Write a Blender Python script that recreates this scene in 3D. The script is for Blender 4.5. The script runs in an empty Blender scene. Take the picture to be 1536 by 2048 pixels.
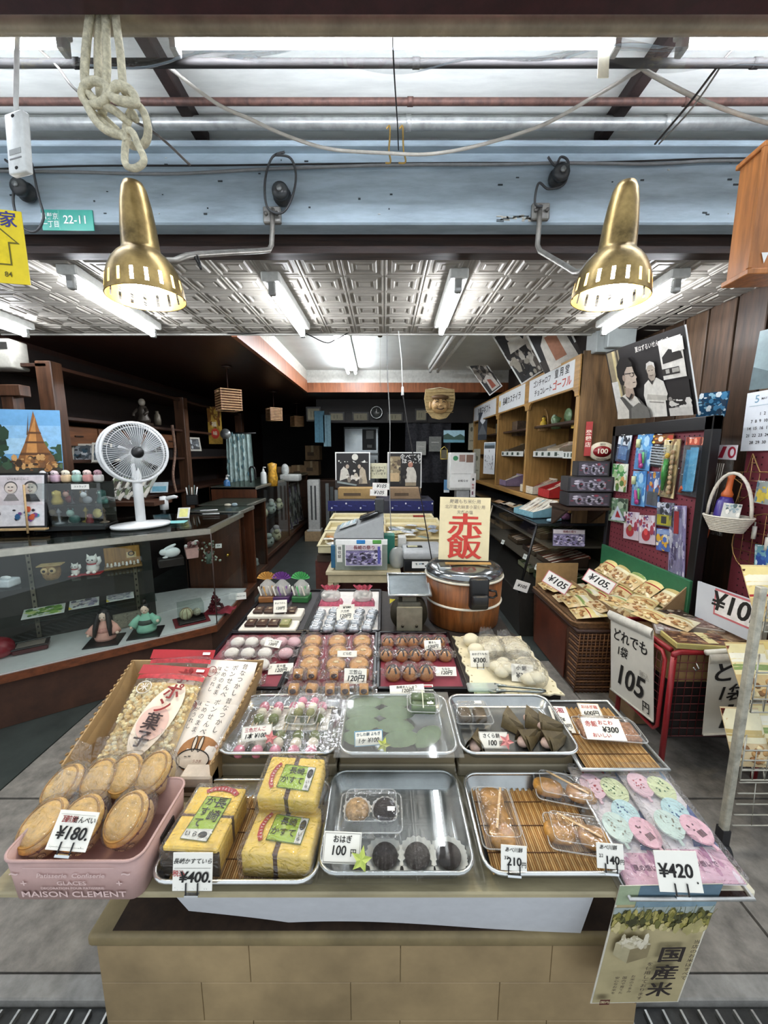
import bpy,bmesh,math,random
from mathutils import Vector,Matrix
sc=bpy.context.scene
COL=sc.collection
random.seed(7)
R=math.radians
# ---------------- camera, world, exposure ----------------
PITCH,FPX=R(8.8),769.0
EYE=Vector((0,0,1.5))
cam=bpy.data.objects.new('camera',bpy.data.cameras.new('camera'))
COL.objects.link(cam)
cam.location=EYE
cam.rotation_euler=(math.pi/2-PITCH,0,0)
cam.data.sensor_fit='VERTICAL'
cam.data.sensor_height=36.0
cam.data.lens=FPX/2048*36.0
cam.data.clip_start,cam.data.clip_end=0.02,60
sc.camera=cam
W=bpy.data.worlds.new('arcade_daylight')
sc.world=W
W.use_nodes=True
W.node_tree.nodes['Background'].inputs[0].default_value=(0.86,0.93,1.0,1)
W.node_tree.nodes['Background'].inputs[1].default_value=0.7
TUBE=46.0
sc.view_settings.view_transform='Standard'
sc.view_settings.look='None'
sc.view_settings.exposure=0.75
sc.view_settings.gamma=1.0
sc.cycles.max_bounces=7
sc.cycles.diffuse_bounces=4
sc.cycles.glossy_bounces=3
sc.cycles.transparent_max_bounces=24
sc.cycles.sample_clamp_indirect=6.0
sc.cycles.caustics_reflective=False
sc.cycles.caustics_refractive=False
# ---------------- helpers ----------------
def at(px,py,x=None,y=None,z=None):
 """the point that a photo pixel shows, at a known depth, height or side distance"""
 a,b=(px-768)/FPX,(1024-py)/FPX
 d=Vector((a,math.cos(PITCH)+b*math.sin(PITCH),-math.sin(PITCH)+b*math.cos(PITCH)))
 t=(x/d.x) if x is not None else (y/d.y) if y is not None else ((z-EYE.z)/d.z)
 return EYE+d*t
def lin(h):
 h=h.lstrip('#')
 v=[int(h[i:i+2],16)/255 for i in (0,2,4)]
 return tuple(c/12.92 if c<=.04045 else ((c+.055)/1.055)**2.4 for c in v)+(1,)
MC={}
def C(h,rough=.6,metal=0.,var=.12,scale=25.,bump=0.,coat=0.,stretch=None,trans=0.,spec=.5):
 """procedural paint, plastic, paper, cloth, wood or metal: noise-varied colour on a principled shader"""
 key=(h,rough,metal,var,scale,bump,coat,stretch,trans,spec)
 if key in MC:return MC[key]
 m=bpy.data.materials.new('surface');m.use_nodes=True
 nt=m.node_tree;N=nt.nodes;L=nt.links
 b=N['Principled BSDF']
 c=lin(h)
 b.inputs['Roughness'].default_value=rough
 b.inputs['Metallic'].default_value=metal
 b.inputs['Coat Weight'].default_value=coat
 b.inputs['Specular IOR Level'].default_value=spec
 if trans:
  b.inputs['Subsurface Weight'].default_value=trans
  b.inputs['Subsurface Radius'].default_value=(.01,.008,.006)
 if var or bump:
  tc=N.new('ShaderNodeTexCoord');mp=N.new('ShaderNodeMapping')
  L.new(tc.outputs['Object'],mp.inputs[0])
  if stretch:mp.inputs['Scale'].default_value=stretch
  n=N.new('ShaderNodeTexNoise');n.inputs['Scale'].default_value=scale
  n.inputs['Detail'].default_value=5
  n.inputs['Roughness'].default_value=.65
  L.new(mp.outputs[0],n.inputs[0])
  mx=N.new('ShaderNodeMix');mx.data_type='RGBA'
  cr=N.new('ShaderNodeMapRange')
  cr.inputs[1].default_value=.3;cr.inputs[2].default_value=.7
  L.new(n.outputs[0],cr.inputs[0])
  mx.inputs[6].default_value=tuple(x*(1-var*1.6) for x in c[:3])+(1,)
  mx.inputs[7].default_value=tuple(min(1,x*(1+var)) for x in c[:3])+(1,)
  L.new(cr.outputs[0],mx.inputs[0])
  L.new(mx.outputs[2],b.inputs['Base Color'])
  if bump:
   bp=N.new('ShaderNodeBump');bp.inputs['Strength'].default_value=bump
   bp.inputs['Distance'].default_value=.01
   L.new(n.outputs[0],bp.inputs['Height']);L.new(bp.outputs[0],b.inputs['Normal'])
 else:
  b.inputs['Base Color'].default_value=c
 MC[key]=m
 return m
def wood(h,var=.35,scale=6.,ax=2,rough=.5,bump=.05):
 s=[8.,8.,8.];s[ax]=.7
 return C(h,rough,0,var,scale,bump,0,tuple(s))
def film(h='#ffffff',refl=.5,rough=.07,bump=0.,scale=60.,haze=0.):
 """clear plastic or glass: straight-through transparency with a sheen that grows at grazing angles"""
 key=('film',h,refl,rough,bump,scale,haze)
 if key in MC:return MC[key]
 m=bpy.data.materials.new('clear');m.use_nodes=True
 nt=m.node_tree;N=nt.nodes;L=nt.links
 N.remove(N['Principled BSDF'])
 out=N['Material Output']
 t=N.new('ShaderNodeBsdfTransparent');t.inputs[0].default_value=lin(h)
 g=N.new('ShaderNodeBsdfGlossy');g.inputs['Roughness'].default_value=rough
 lw=N.new('ShaderNodeLayerWeight');lw.inputs[0].default_value=.12
 mr=N.new('ShaderNodeMapRange')
 mr.inputs[3].default_value=.09*refl;mr.inputs[4].default_value=min(1,.7*refl)
 L.new(lw.outputs['Fresnel'],mr.inputs[0])
 mx=N.new('ShaderNodeMixShader')
 L.new(mr.outputs[0],mx.inputs[0]);L.new(t.outputs[0],mx.inputs[1]);L.new(g.outputs[0],mx.inputs[2])
 last=mx
 if haze:
  d=N.new('ShaderNodeBsdfDiffuse');d.inputs[0].default_value=lin('#f2f2ee')
  m2=N.new('ShaderNodeMixShader');m2.inputs[0].default_value=haze
  L.new(mx.outputs[0],m2.inputs[1]);L.new(d.outputs[0],m2.inputs[2]);last=m2
 if bump:
  tc=N.new('ShaderNodeTexCoord');n=N.new('ShaderNodeTexNoise')
  n.inputs['Scale'].default_value=scale;n.inputs['Detail'].default_value=2
  n.inputs['Distortion'].default_value=1.5
  L.new(tc.outputs['Object'],n.inputs[0])
  bp=N.new('ShaderNodeBump');bp.inputs['Strength'].default_value=bump;bp.inputs['Distance'].default_value=.02
  L.new(n.outputs[0],bp.inputs['Height'])
  L.new(bp.outputs[0],g.inputs['Normal']);L.new(bp.outputs[0],lw.inputs['Normal'])
 L.new(last.outputs[0],out.inputs[0])
 MC[key]=m
 return m
def glow(h,s):
 key=('glow',h,s)
 if key in MC:return MC[key]
 m=bpy.data.materials.new('lit');m.use_nodes=True
 b=m.node_tree.nodes['Principled BSDF']
 b.inputs['Base Color'].default_value=lin(h)
 b.inputs['Emission Color'].default_value=lin(h)
 b.inputs['Emission Strength'].default_value=s
 MC[key]=m
 return m
WRAP=film('#ffffff',.95,.07,1.,38,.035)
GLASS=film('#fafcfb',.35,.01)
CLEAR=film('#ffffff',.7,.03,.25,30,.015)
class MB:
 """collects shapes for one mesh object; every shape goes through the current matrix m"""
 def __init__(s,m=None):s.bm=bmesh.new();s.mats=[];s.m=m or Matrix()
 def mi(s,m):
  if isinstance(m,str):m=C(m)
  if m not in s.mats:s.mats.append(m)
  return s.mats.index(m)
 def add(s,vs,fs,mat,smooth=False):
  i=s.mi(mat)
  v=[s.bm.verts.new(s.m@Vector(p)) for p in vs]
  for f in fs:
   try:fc=s.bm.faces.new([v[k] for k in f])
   except ValueError:continue
   fc.material_index=i;fc.smooth=smooth
  return s
 def take(s,bm,mat,smooth=False):
  bm.verts.index_update()
  s.add([v.co.copy() for v in bm.verts],[[v.index for v in f.verts] for f in bm.faces],mat,smooth)
  bm.free();return s
 def box(s,c,d,mat,bev=0.,rot=None,seg=1):
  b=bmesh.new();bmesh.ops.create_cube(b,size=1)
  M=Matrix.Translation(c)@(rot.to_4x4() if rot is not None else Matrix())@Matrix.Diagonal((d[0],d[1],d[2],1))
  bmesh.ops.transform(b,matrix=M,verts=b.verts)
  if bev:bmesh.ops.bevel(b,geom=b.edges[:],offset=bev,segments=seg,profile=.5,affect='EDGES')
  return s.take(b,mat,bev>0 and seg>1)
 def b2(s,lo,hi,mat,bev=0.,seg=1):
  c=[(a+b)/2 for a,b in zip(lo,hi)];d=[abs(b-a) for a,b in zip(lo,hi)]
  return s.box(c,d,mat,bev,None,seg)
 def cyl(s,p0,p1,r0,mat,r1=None,n=12,caps=True,smooth=True):
  return s.tube([p0,p1],[r0,r0 if r1 is None else r1],mat,n,caps=caps,smooth=smooth)
 def tube(s,pts,r,mat,n=6,closed=False,caps=True,smooth=True,flat=1.):
  P=[Vector(p) for p in pts];k=len(P)
  rs=r if isinstance(r,(list,tuple)) else [r]*k
  T=[]
  for i in range(k):
   a=P[i-1] if (i or closed) else P[i];b=P[(i+1)%k] if (i<k-1 or closed) else P[i]
   t=(b-a);T.append(t.normalized() if t.length>1e-9 else Vector((0,0,1)))
  u=Vector((0,0,1)) if abs(T[0].z)<.9 else Vector((0,1,0))
  u=(u-T[0]*u.dot(T[0])).normalized()
  vs=[];fs=[]
  for i in range(k):
   u=u-T[i]*u.dot(T[i])
   u=u.normalized() if u.length>1e-6 else T[i].orthogonal().normalized()
   w=T[i].cross(u)
   for j in range(n):
    a=2*math.pi*j/n
    vs.append(P[i]+(u*math.cos(a)*flat+w*math.sin(a))*rs[i])
  for i in range(k if closed else k-1):
   for j in range(n):
    a,b=i*n,((i+1)%k)*n
    fs.append((a+j,a+(j+1)%n,b+(j+1)%n,b+j))
  if caps and not closed:
   fs.append(tuple(range(n))[::-1]);fs.append(tuple((k-1)*n+j for j in range(n)))
  return s.add(vs,fs,mat,smooth)
 def lathe(s,prof,mat,n=20,c=(0,0,0),sx=1.,sy=1.,smooth=True,wob=0.):
  vs=[];fs=[];k=len(prof)
  for i,(r,z) in enumerate(prof):
   for j in range(n):
    a=2*math.pi*j/n
    q=r*(1+(wob if j%2 else-wob)*(i/k))
    vs.append((c[0]+q*sx*math.cos(a),c[1]+q*sy*math.sin(a),c[2]+z))
  for i in range(k-1):
   for j in range(n):
    fs.append((i*n+j,i*n+(j+1)%n,(i+1)*n+(j+1)%n,(i+1)*n+j))
  if prof[0][0]>0:fs.append(tuple(range(n))[::-1])
  if prof[-1][0]>0:fs.append(tuple((k-1)*n+j for j in range(n)))
  return s.add(vs,fs,mat,smooth)
 def cup(s,prof,mat,n=20,c=(0,0,0),sx=1.,sy=1.,wob=0.):
  """open lathe (no caps)"""
  vs=[];fs=[];k=len(prof)
  for i,(r,z) in enumerate(prof):
   for j in range(n):
    a=2*math.pi*j/n;q=r*(1+(wob if j%2 else-wob))
    vs.append((c[0]+q*sx*math.cos(a),c[1]+q*sy*math.sin(a),c[2]+z))
  for i in range(k-1):
   for j in range(n):
    fs.append((i*n+j,i*n+(j+1)%n,(i+1)*n+(j+1)%n,(i+1)*n+j))
  return s.add(vs,fs,mat,True)
 def ell(s,c,r,mat,n=12,k=8,rot=None,pw=1.,lump=0.):
  if not isinstance(r,(tuple,list)):r=(r,r,r)
  vs=[];fs=[]
  for i in range(k+1):
   t=math.pi*i/k
   for j in range(n):
    a=2*math.pi*j/n
    st,ct=math.sin(t),math.cos(t)
    f=lambda q:math.copysign(abs(q)**pw,q)
    w=1+(random.uniform(-lump,lump) if lump else 0)
    p=Vector((r[0]*f(st)*f(math.cos(a))*w,r[1]*f(st)*f(math.sin(a))*w,r[2]*f(ct)*w))
    if rot is not None:p=rot@p
    vs.append(p+Vector(c))
  for i in range(k):
   for j in range(n):
    fs.append((i*n+j,(i+1)*n+j,(i+1)*n+(j+1)%n,i*n+(j+1)%n))
  s.add(vs,fs,mat,True)
  return s
 def poly(s,pts,mat):return s.add(pts,[tuple(range(len(pts)))],mat)
 def prism(s,pts,z0,z1,mat,smooth=False):
  k=len(pts)
  vs=[(x,y,z0) for x,y in pts]+[(x,y,z1) for x,y in pts]
  fs=[tuple(range(k))[::-1],tuple(range(k,2*k))]+[(i,(i+1)%k,k+(i+1)%k,k+i) for i in range(k)]
  return s.add(vs,fs,mat,smooth)
 def hull(s,lo,hi,mat,smooth=False):
  """solid between two loops of equal length"""
  k=len(lo)
  fs=[tuple(range(k))[::-1],tuple(range(k,2*k))]+[(i,(i+1)%k,k+(i+1)%k,k+i) for i in range(k)]
  return s.add(list(lo)+list(hi),fs,mat,smooth)
 def grid(s,fn,nu,nv,mat,smooth=True):
  vs=[fn(i/nu,j/nv) for j in range(nv+1) for i in range(nu+1)]
  w=nu+1
  fs=[(j*w+i,j*w+i+1,(j+1)*w+i+1,(j+1)*w+i) for j in range(nv) for i in range(nu)]
  return s.add(vs,fs,mat,smooth)
 def text(s,body,x,y,size,mat,z=0.,shear=0.,bold=.012,al='CENTER',rot=0.,sx=1.):
  c=bpy.data.curves.new('lettering','FONT')
  c.body=body;c.size=size;c.shear=shear;c.offset=min(bold,.012)*size
  c.align_x=al;c.align_y='CENTER';c.resolution_u=3 if size>.012 else 2
  c.space_line=1.12
  o=bpy.data.objects.new('lettering',c)
  me=bpy.data.meshes.new_from_object(o)
  M=Matrix.Translation((x,y,z))@Matrix.Rotation(rot,4,'Z')@Matrix.Diagonal((sx,1,1,1))
  for dx in ((0,) if bold<=.016 else (0,(bold-.012)*size*1.3)):
   s.add([M@(v.co+Vector((dx,0,.0002 if dx else 0))) for v in me.vertices],[tuple(p.vertices) for p in me.polygons],mat)
  bpy.data.objects.remove(o);bpy.data.meshes.remove(me);bpy.data.curves.remove(c)
  return s
 def pic(s,w,h,bg,items=(),t=.002,border=None,lift=.0005):
  """flat print, card or sign in local XY (origin bottom middle, facing +Z); items in 0..1 units"""
  if border:
   s.box((0,h/2,-t/2),(w,h,t),border[0])
   b=border[1]
   s.poly([(-w/2+b,b,lift),(w/2-b,b,lift),(w/2-b,h-b,lift),(-w/2+b,h-b,lift)],bg)
  else:
   s.box((0,h/2,-t/2),(w,h,t),bg)
  z=lift
  X=lambda u:(u-.5)*w
  for it in items:
   z+=lift*.5
   k,col=it[0],it[1]
   if k=='r':
    x0,y0,x1,y1=it[2:6]
    s.poly([(X(x0),y0*h,z),(X(x1),y0*h,z),(X(x1),y1*h,z),(X(x0),y1*h,z)],col)
   elif k=='p':s.poly([(X(x),y*h,z) for x,y in it[2]],col)
   elif k=='e':
    cx,cy,rx,ry=it[2:6]
    s.poly([(X(cx)+rx*w*math.cos(a*math.pi/9),cy*h+ry*h*math.sin(a*math.pi/9),z) for a in range(18)],col)
   elif k=='l':
    s.line(it[2],it[3],w,h,z,col)
   elif k=='t':
    kw=it[6] if len(it)>6 else {}
    s.text(it[2],X(it[3]),it[4]*h,it[5],C(col) if isinstance(col,str) else col,z,**kw)
   elif k=='s':
    # scatter of small dabs: colour list, box, count, size
    rnd=random.Random(it[6] if len(it)>6 else 3)
    x0,y0,x1,y1=it[2]
    for _ in range(it[3]):
     a,b=rnd.uniform(x0,x1),rnd.uniform(y0,y1)
     q=it[4]*rnd.uniform(.5,1.4);g=rnd.uniform(.3,1.6)
     cc=col[rnd.randrange(len(col))]
     th=rnd.uniform(0,3)
     pts=[]
     for d in range(6):
      an=th+d*math.pi/3
      pts.append((X(min(.995,max(.005,a+q*math.cos(an)))),min(.995,max(.005,b+q*g*math.sin(an)))*h,z))
     z+=lift*.04
     s.poly(pts,cc)
  return s
 def line(s,pts,wd,w,h,z,col):
  for (a,b),(c,d) in zip(pts,pts[1:]):
   p,q=Vector(((a-.5)*w,b*h)),Vector(((c-.5)*w,d*h))
   t=q-p
   if t.length<1e-7:continue
   n=Vector((-t.y,t.x)).normalized()*wd*w/2
   s.poly([(p+n).to_3d()+Vector((0,0,z)),(p-n).to_3d()+Vector((0,0,z)),(q-n).to_3d()+Vector((0,0,z)),(q+n).to_3d()+Vector((0,0,z))],col)
 def put(s,name,parent=None,fix=True,loc=None):
  if fix:bmesh.ops.recalc_face_normals(s.bm,faces=s.bm.faces[:])
  me=bpy.data.meshes.new(name);s.bm.to_mesh(me);s.bm.free()
  for m in s.mats:me.materials.append(m)
  o=bpy.data.objects.new(name,me);COL.objects.link(o)
  if parent is not None:o.parent=parent
  if loc is not None:o.location=loc
  return o
def tag(o,label,cat,group=None,kind=None):
 o['label']=label;o['category']=cat
 if group:o['group']=group
 if kind:o['kind']=kind
 return o
def struct(o,label=None):
 o['kind']='structure'
 if label:o['label']=label
 return o
def thing(name,loc,label,cat,group=None,rz=0.,rx=0.,ry=0.,m=None):
 o=bpy.data.objects.new(name,None);COL.objects.link(o)
 o.empty_display_size=.02
 if m is not None:o.matrix_world=m
 else:o.location=loc;o.rotation_euler=(rx,ry,rz)
 return tag(o,label,cat,group)
KIDS={}
def dup(root,loc,label,rz=0.,sc_=1.,group=None,rx=None,m=None):
 r=root.copy();COL.objects.link(r)
 if m is not None:r.matrix_world=m
 else:
  r.location=loc;r.rotation_euler=(root.rotation_euler.x if rx is None else rx,root.rotation_euler.y,rz)
  r.scale=(sc_,)*3 if not isinstance(sc_,tuple) else sc_
 r['label']=label
 if group:r['group']=group
 for ch in list(root.children):
  c=ch.copy();COL.objects.link(c);c.parent=r
  for g in list(ch.children):
   d=g.copy();COL.objects.link(d);d.parent=c
 return r
def stand(loc,yaw=0.,tilt=0.,roll=0.):
 """matrix that stands a flat print up at loc: yaw turns it, tilt leans its top away (90 = lying), roll spins it in its plane"""
 return Matrix.Translation(loc)@Matrix.Rotation(R(yaw),4,'Z')@Matrix.Rotation(R(90-tilt),4,'X')@Matrix.Rotation(R(roll),4,'Z')
def flat_print(name,m,w,h,bg,items,label,cat,group=None,**kw):
 """a card, poster or sign that is one mesh, with its own origin"""
 o=MB().pic(w,h,bg,items,**kw).put(name,fix=False)
 o.matrix_world=m
 return tag(o,label,cat,group)
ORD=['first','second','third','fourth','fifth','sixth','seventh','eighth','ninth','tenth']
INK,WHITE,PAPER,CREAM,RED=C('#14110f',.7,0,0),C('#f2f2ee',.6,0,.03),C('#efeee6',.7,0,.04),C('#efe6c2',.6,0,.06),C('#b3202a',.5,0,.06)
STEEL=C('#b9bcbc',.28,.9,.08,12)
CHROME=C('#d5d8d8',.12,1,0)
BLACK=C('#0d0d0e',.35,0,0)
BRASS=C('#a58c5a',.33,.85,.45,9,.08)
# ---------------- structure ----------------
concrete=C('#827d75',.8,0,.28,14,.45)
lino=C('#3c423f',.45,0,.25,5,.05)
darkwood=wood('#2a1710',.4,5,2)
b=MB()
for x0,x1,y0,y1 in ((-4.2,-1.73,-.6,1.47),(-1.72,-.3,-.6,1.47),(-.29,1.2,-.6,1.47),(1.21,4.2,-.6,1.47),
      (-1.72,-.3,1.48,2.6),(-.29,1.2,1.48,2.6),(1.21,4.2,1.48,2.6)):
 if y0<0:
  b.b2((x0,.905,-.06),(x1,y1,0),concrete)
  b.b2((x0,-.6,-.06),(x1,.56,0),concrete)
  b.b2((x0,.845,-.06),(x1,.9,.004),C('#8d8b86',.85,0,.25,14,.3),.004)
 else:b.b2((x0,y0,-.06),(x1,y1,0),concrete)
b.b2((-4.2,-.6,-.14),(4.2,2.6,-.055),C('#2b2a28',.9))
struct(b.put('pavement'))
b=MB();b.b2((-4.2,2.6,-.06),(4.2,9.2,0),lino);b.b2((-4.2,1.48,-.06),(-1.73,2.6,-.002),lino)
struct(b.put('floor'))
# drain covers either side of the stall base
for k,(x0,x1,side) in enumerate(((-1.55,-.55,'left'),(.5,1.6,'right'))):
 b=MB()
 b.b2((x0,.565,-.05),(x1,.84,-.018),C('#3d3e3d',.5,.6,.3,20,.1))
 n=int((x1-x0)/.0485)
 for i in range(n):
  x=x0+.02+i*.0485
  b.box((x,.70,-.012),(.006,.262,.014),C('#b6b8b5',.35,.8,.2,40))
  for j in range(4):
   b.ell((x+.024,.60+j*.066,-.016),(.006,.006,.006),C('#6f7170',.4,.7),8,4)
 tag(b.put('drain_cover'),'steel slatted drain cover in the pavement, %s of the tiled stall base'%side,'drain cover','drain covers')
# walls
struct(MB().b2((-2.9,1.3,0),(-2.8,9.2,3.0),darkwood).put('wall_left'))
plank=wood('#4f3b2b',.45,4,2,.6,.15)
b=MB()
b.b2((2.0,1.2,0),(2.1,9.2,3.0),darkwood)
for i in range(13):
 y=1.25+i*.19
 b.box((1.985,y,1.35),(.03,.175,2.7),[plank,wood('#5d4836',.4,4),wood('#423022',.4,4)][i%3],.004)
struct(b.put('wall_right'))
struct(MB().b2((-2.9,9.0,0),(2.1,9.1,3.0),C('#15110f',.8)).put('wall_back'))
# pressed tile ceiling over the front of the shop
tin=C('#98938a',.5,0,.1,8,.03)
b=MB()
CZ=2.36
T=.2
prof=[(0,0),(.006,-.004),(.012,-.004),(.016,0),(.034,0),(.04,-.007),(.05,-.007),(.056,-.002),(.068,-.002),(.072,-.005)]
for i in range(-14,12):
 for j in range(6):
  x0,y0=i*T,1.86+j*T*.93
  if x0>1.6 and y0>2.75:continue
  vs=[];fs=[]
  for k,(d,h) in enumerate(prof):
   vs+=[(x0+d,y0+d,CZ+h),(x0+T-d,y0+d,CZ+h),(x0+T-d,y0+T*.93-d,CZ+h),(x0+d,y0+T*.93-d,CZ+h)]
   if k:
    for q in range(4):fs.append(((k-1)*4+q,(k-1)*4+(q+1)%4,k*4+(q+1)%4,k*4+q))
  q=(len(prof)-1)*4
  fs.append((q,q+1,q+2,q+3))
  b.add(vs,fs,tin)
b.b2((-2.8,1.86,CZ+.001),(2.4,2.98,CZ+.03),tin)
b.b2((-2.8,2.975,CZ-.012),(1.7,2.99,CZ+.3),C('#c9c7bf',.5))
struct(b.put('ceiling_front',fix=False))
# darker board ceiling at the left, white recess, wooden fascia
b=MB()
b.b2((-2.8,2.99,2.35),(-1.1,9.0,2.38),wood('#33170c',.3,4,1,.4))
b.b2((-1.1,5.66,2.35),(2.0,9.0,2.38),wood('#24110a',.3,4,0,.4))
struct(b.put('ceiling_rear'))
struct(MB().b2((-1.2,2.95,2.64),(2.05,5.9,2.68),C('#c8ccc8',.6,0,.06,5)).put('ceiling_recess'))
fas=wood('#8d5535',.3,5,2,.4)
b=MB()
b.b2((-1.12,2.99,2.34),(-1.08,5.66,2.50),fas);b.b2((-1.115,2.99,2.50),(-1.085,5.66,2.66),C('#b9b5ab',.6))
struct(b.put('trim_1'))
b=MB()
b.b2((-1.12,5.62,2.34),(2.0,5.66,2.47),fas);b.b2((-1.1,5.625,2.47),(2.0,5.655,2.66),C('#c4c4bd',.6))
struct(b.put('trim_2'))
struct(MB().b2((1.75,2.4,2.36),(2.05,9.0,2.7),C('#241a14',.8)).put('trim_3'))
# dark lintel board behind the blue beam
struct(MB().b2((-2.8,1.80,2.345),(2.4,1.86,2.75),wood('#2c1a11',.5,5,0,.6,.2)).put('trim_4'))
# blue painted beam
blue=C('#9fb0ba',.5,0,.2,7,.12,0,(.5,2,3))
b=MB()
b.b2((-2.8,1.70,2.405),(2.4,1.78,2.665),blue,.006)
b.b2((-2.8,1.66,2.655),(2.4,1.78,2.675),blue,.003)
rnd=random.Random(4)
for i in range(46):
 x,z,r_=rnd.uniform(-1.7,1.7),rnd.uniform(2.42,2.64),rnd.uniform(.002,.006)
 b.box((x,1.699,z),(r_*rnd.uniform(1,4),.003,r_),C('#30383c',.7) if i%4 else C('#b9bdb8',.7))
for x0,x1 in ((.46,.66),):
 for i in range(26):b.box((rnd.uniform(x0,x1),1.699,2.425+rnd.uniform(-.008,.01)),(rnd.uniform(.004,.03),.003,rnd.uniform(.003,.01)),C(['#a9a79a','#5b6468','#c3beb0'][i%3],.8))
struct(b.put('beam'))
# soffit over the pavement, gutter, roof edge
struct(MB().b2((-3,1.06,2.75),(3,1.80,2.78),C('#d6d8d3',.65,0,.1,4,.08,0,(1,6,1))).put('ceiling_canopy'))
struct(MB().b2((-3,1.76,2.65),(3,1.80,2.76),C('#d9dcda',.6)).put('trim_5'))
b=MB();b.tube([(-3,1.09,2.512),(3,1.09,2.512)],.018,C('#a5987f',.5,.1,.25,8),14)
b.b2((-3,.96,2.449),(3,1.0,2.88),C('#36161a',.6,0,.3,20))
struct(b.put('trim_6'))
# rafters
raft=C('#2a1d1a',.7,0,.4,14,.3)
for sx,side in ((-.715,'left, behind the hanging rope'),(.855,'right, beside the white paper strip')):
 b=MB();b.b2((sx-.022,1.06,2.705),(sx+.022,1.74,2.755),raft,.004)
 tag(b.put('rafter'),'dark rusty rafter under the white canopy soffit, %s'%side,'rafter','canopy rafters')
# pipes along the beam
def pipe(y,z,r,m,label):
 b=MB();b.tube([(-2.6,y,z),(2.6,y,z)],r,m,12)
 for i in range(-2,3):b.tube([(i*.95+.08,y,z),(i*.95+.1,y,z)],r*1.18,m,12)
 tag(b.put('pipe'),label,'pipe','pipes under the canopy')
pipe(1.255,2.576,.0105,C('#171312',.8,0,.3),'black iron pipe just below the tube lamps')
pipe(1.52,2.69,.011,C('#5a4038',.6,.3,.35,40),'thin rusty brown pipe across the white soffit')
pipe(1.62,2.70,.021,C('#a3a6a4',.35,.5,.2),'thick grey conduit directly above the blue beam')
# canopy tube lamps and their rippled plastic cover
def bare_tube(x0,x1,y,z,label):
 t=thing('tube_lamp',((x0+x1)/2,y,z),label,'lamp','canopy tube lamps')
 h=(x1-x0)/2
 MB().tube([(-h,0,0),(h,0,0)],.0075,glow('#eef4ff',TUBE*1.7),12).put('tube',t)
 MB().b2((-h-.02,-.014,.016),(h+.02,.014,.045),C('#d7d7d2',.4),.004).put('housing',t)
 for s in (-1,1):MB().b2((s*h-.01,-.016,-.02),(s*h+.01,.016,.03),C('#c9c9c4',.4),.003).put('socket',t)
bare_tube(-.56,.62,1.211,2.579,'long tube lamp behind rippled plastic at the top middle of the canopy')
bare_tube(-2.0,-.86,1.211,2.579,'tube lamp behind the plastic at the left, above the white control box')
bare_tube(.80,1.95,1.211,2.579,'tube lamp behind the plastic at the right, above the wooden sign box')
rip=film('#e9ecec',.8,.06,.4,5,.05)
b=MB()
b.grid(lambda u,v:(-2.2+4.4*u,1.15+.0045*math.sin(u*40)+.085*v,2.545-.012*math.sin(u*31+v*5)-.008*math.sin(u*77)+.01*v),160,5,rip)
tag(b.put('plastic_cover',fix=False),'clear rippled plastic strip stretched under the canopy tube lamps','plastic sheet')
b=MB().pic(.03,.12,C('#e8e2c8',.7),t=.002)
o=b.put('paper_strip');o.matrix_world=stand(at(1206,155,y=1.21),0,0,2);tag(o,'cream paper strip hanging beside the right rafter','paper strip')
# wires and cables
def spl(P,seg=8):
 Q=[]
 for i in range(len(P)-1):
  p0,p1,p2,p3=P[max(0,i-1)],P[i],P[i+1],P[min(len(P)-1,i+2)]
  for k in range(seg):
   t=k/seg
   Q.append(.5*((2*p1)+(p2-p0)*t+(2*p0-5*p1+4*p2-p3)*t*t+(3*p1-p0-3*p2+p3)*t**3))
 Q.append(P[-1]);return Q
def cable(pts,r,m,name,label,cat='cable',group='loose cables',seg=8):
 return tag(MB().tube(spl([Vector(p) for p in pts],seg),r,m,6).put(name),label,cat,group)
wc=C('#d4d0c6',.5)
cable([at(x,y,y=d) for x,y,d in ((322,122,1.28),(335,132,1.3),(430,205,1.38),(500,238,1.42),(575,272,1.46),(660,298,1.49),(770,306,1.5),(860,308,1.5),(960,290,1.48),(1085,250,1.44),(1190,192,1.38),(1262,150,1.3),(1290,132,1.28))],.0055,wc,'cable','white cable sagging in front of the soffit between the two rafters')
cable([at(x,y,y=d) for x,y,d in ((1285,135,1.28),(1300,147,1.3),(1370,185,1.35),(1440,215,1.4),(1536,246,1.42),(1640,262,1.42))],.006,wc,'cable','white cable running off right from the right rafter')
cable([at(x,y,y=1.25) for x,y in ((-60,-70),(40,60),(110,128),(165,190),(300,260),(380,330))],.0035,C('#4c463f',.6),'wire','dark wire slanting down behind the hanging rope','wire')
cable([at(782,-40,y=1.16),at(787,120,y=1.2),at(795,250,y=1.45),at(797,300,y=1.58)],.0022,INK,'wire','thin black wire hanging straight down the middle of the canopy','wire')
cable([at(1560,10,y=1.2),at(1455,110,y=1.25),at(1380,205,y=1.35),at(1310,288,y=1.5)],.0035,C('#3a3532',.6),'wire','dark wire slanting down from the top right corner','wire')
cable([at(1450,120,y=1.26),at(1385,215,y=1.36),at(1318,288,y=1.5)],.0026,C('#8b8780',.6),'wire','thin grey wire beside the slanting dark one at right','wire')
bz=lambda x,y:at(x,y,y=1.685)
cable([bz(x,y) for x,y in ((-40,342),(140,344),(330,348),(540,338),(790,330),(1000,329),(1130,326),(1300,328),(1420,322),(1560,322))],.006,C('#7d7f80',.5,.2),'cable','grey cable clipped along the top of the blue beam')
cable([bz(x,y) for x,y in ((-40,340),(160,332),(420,331),(640,328),(900,326),(1180,325),(1400,318),(1560,316))],.0035,INK,'cable','black cable along the upper edge of the blue beam')
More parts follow.
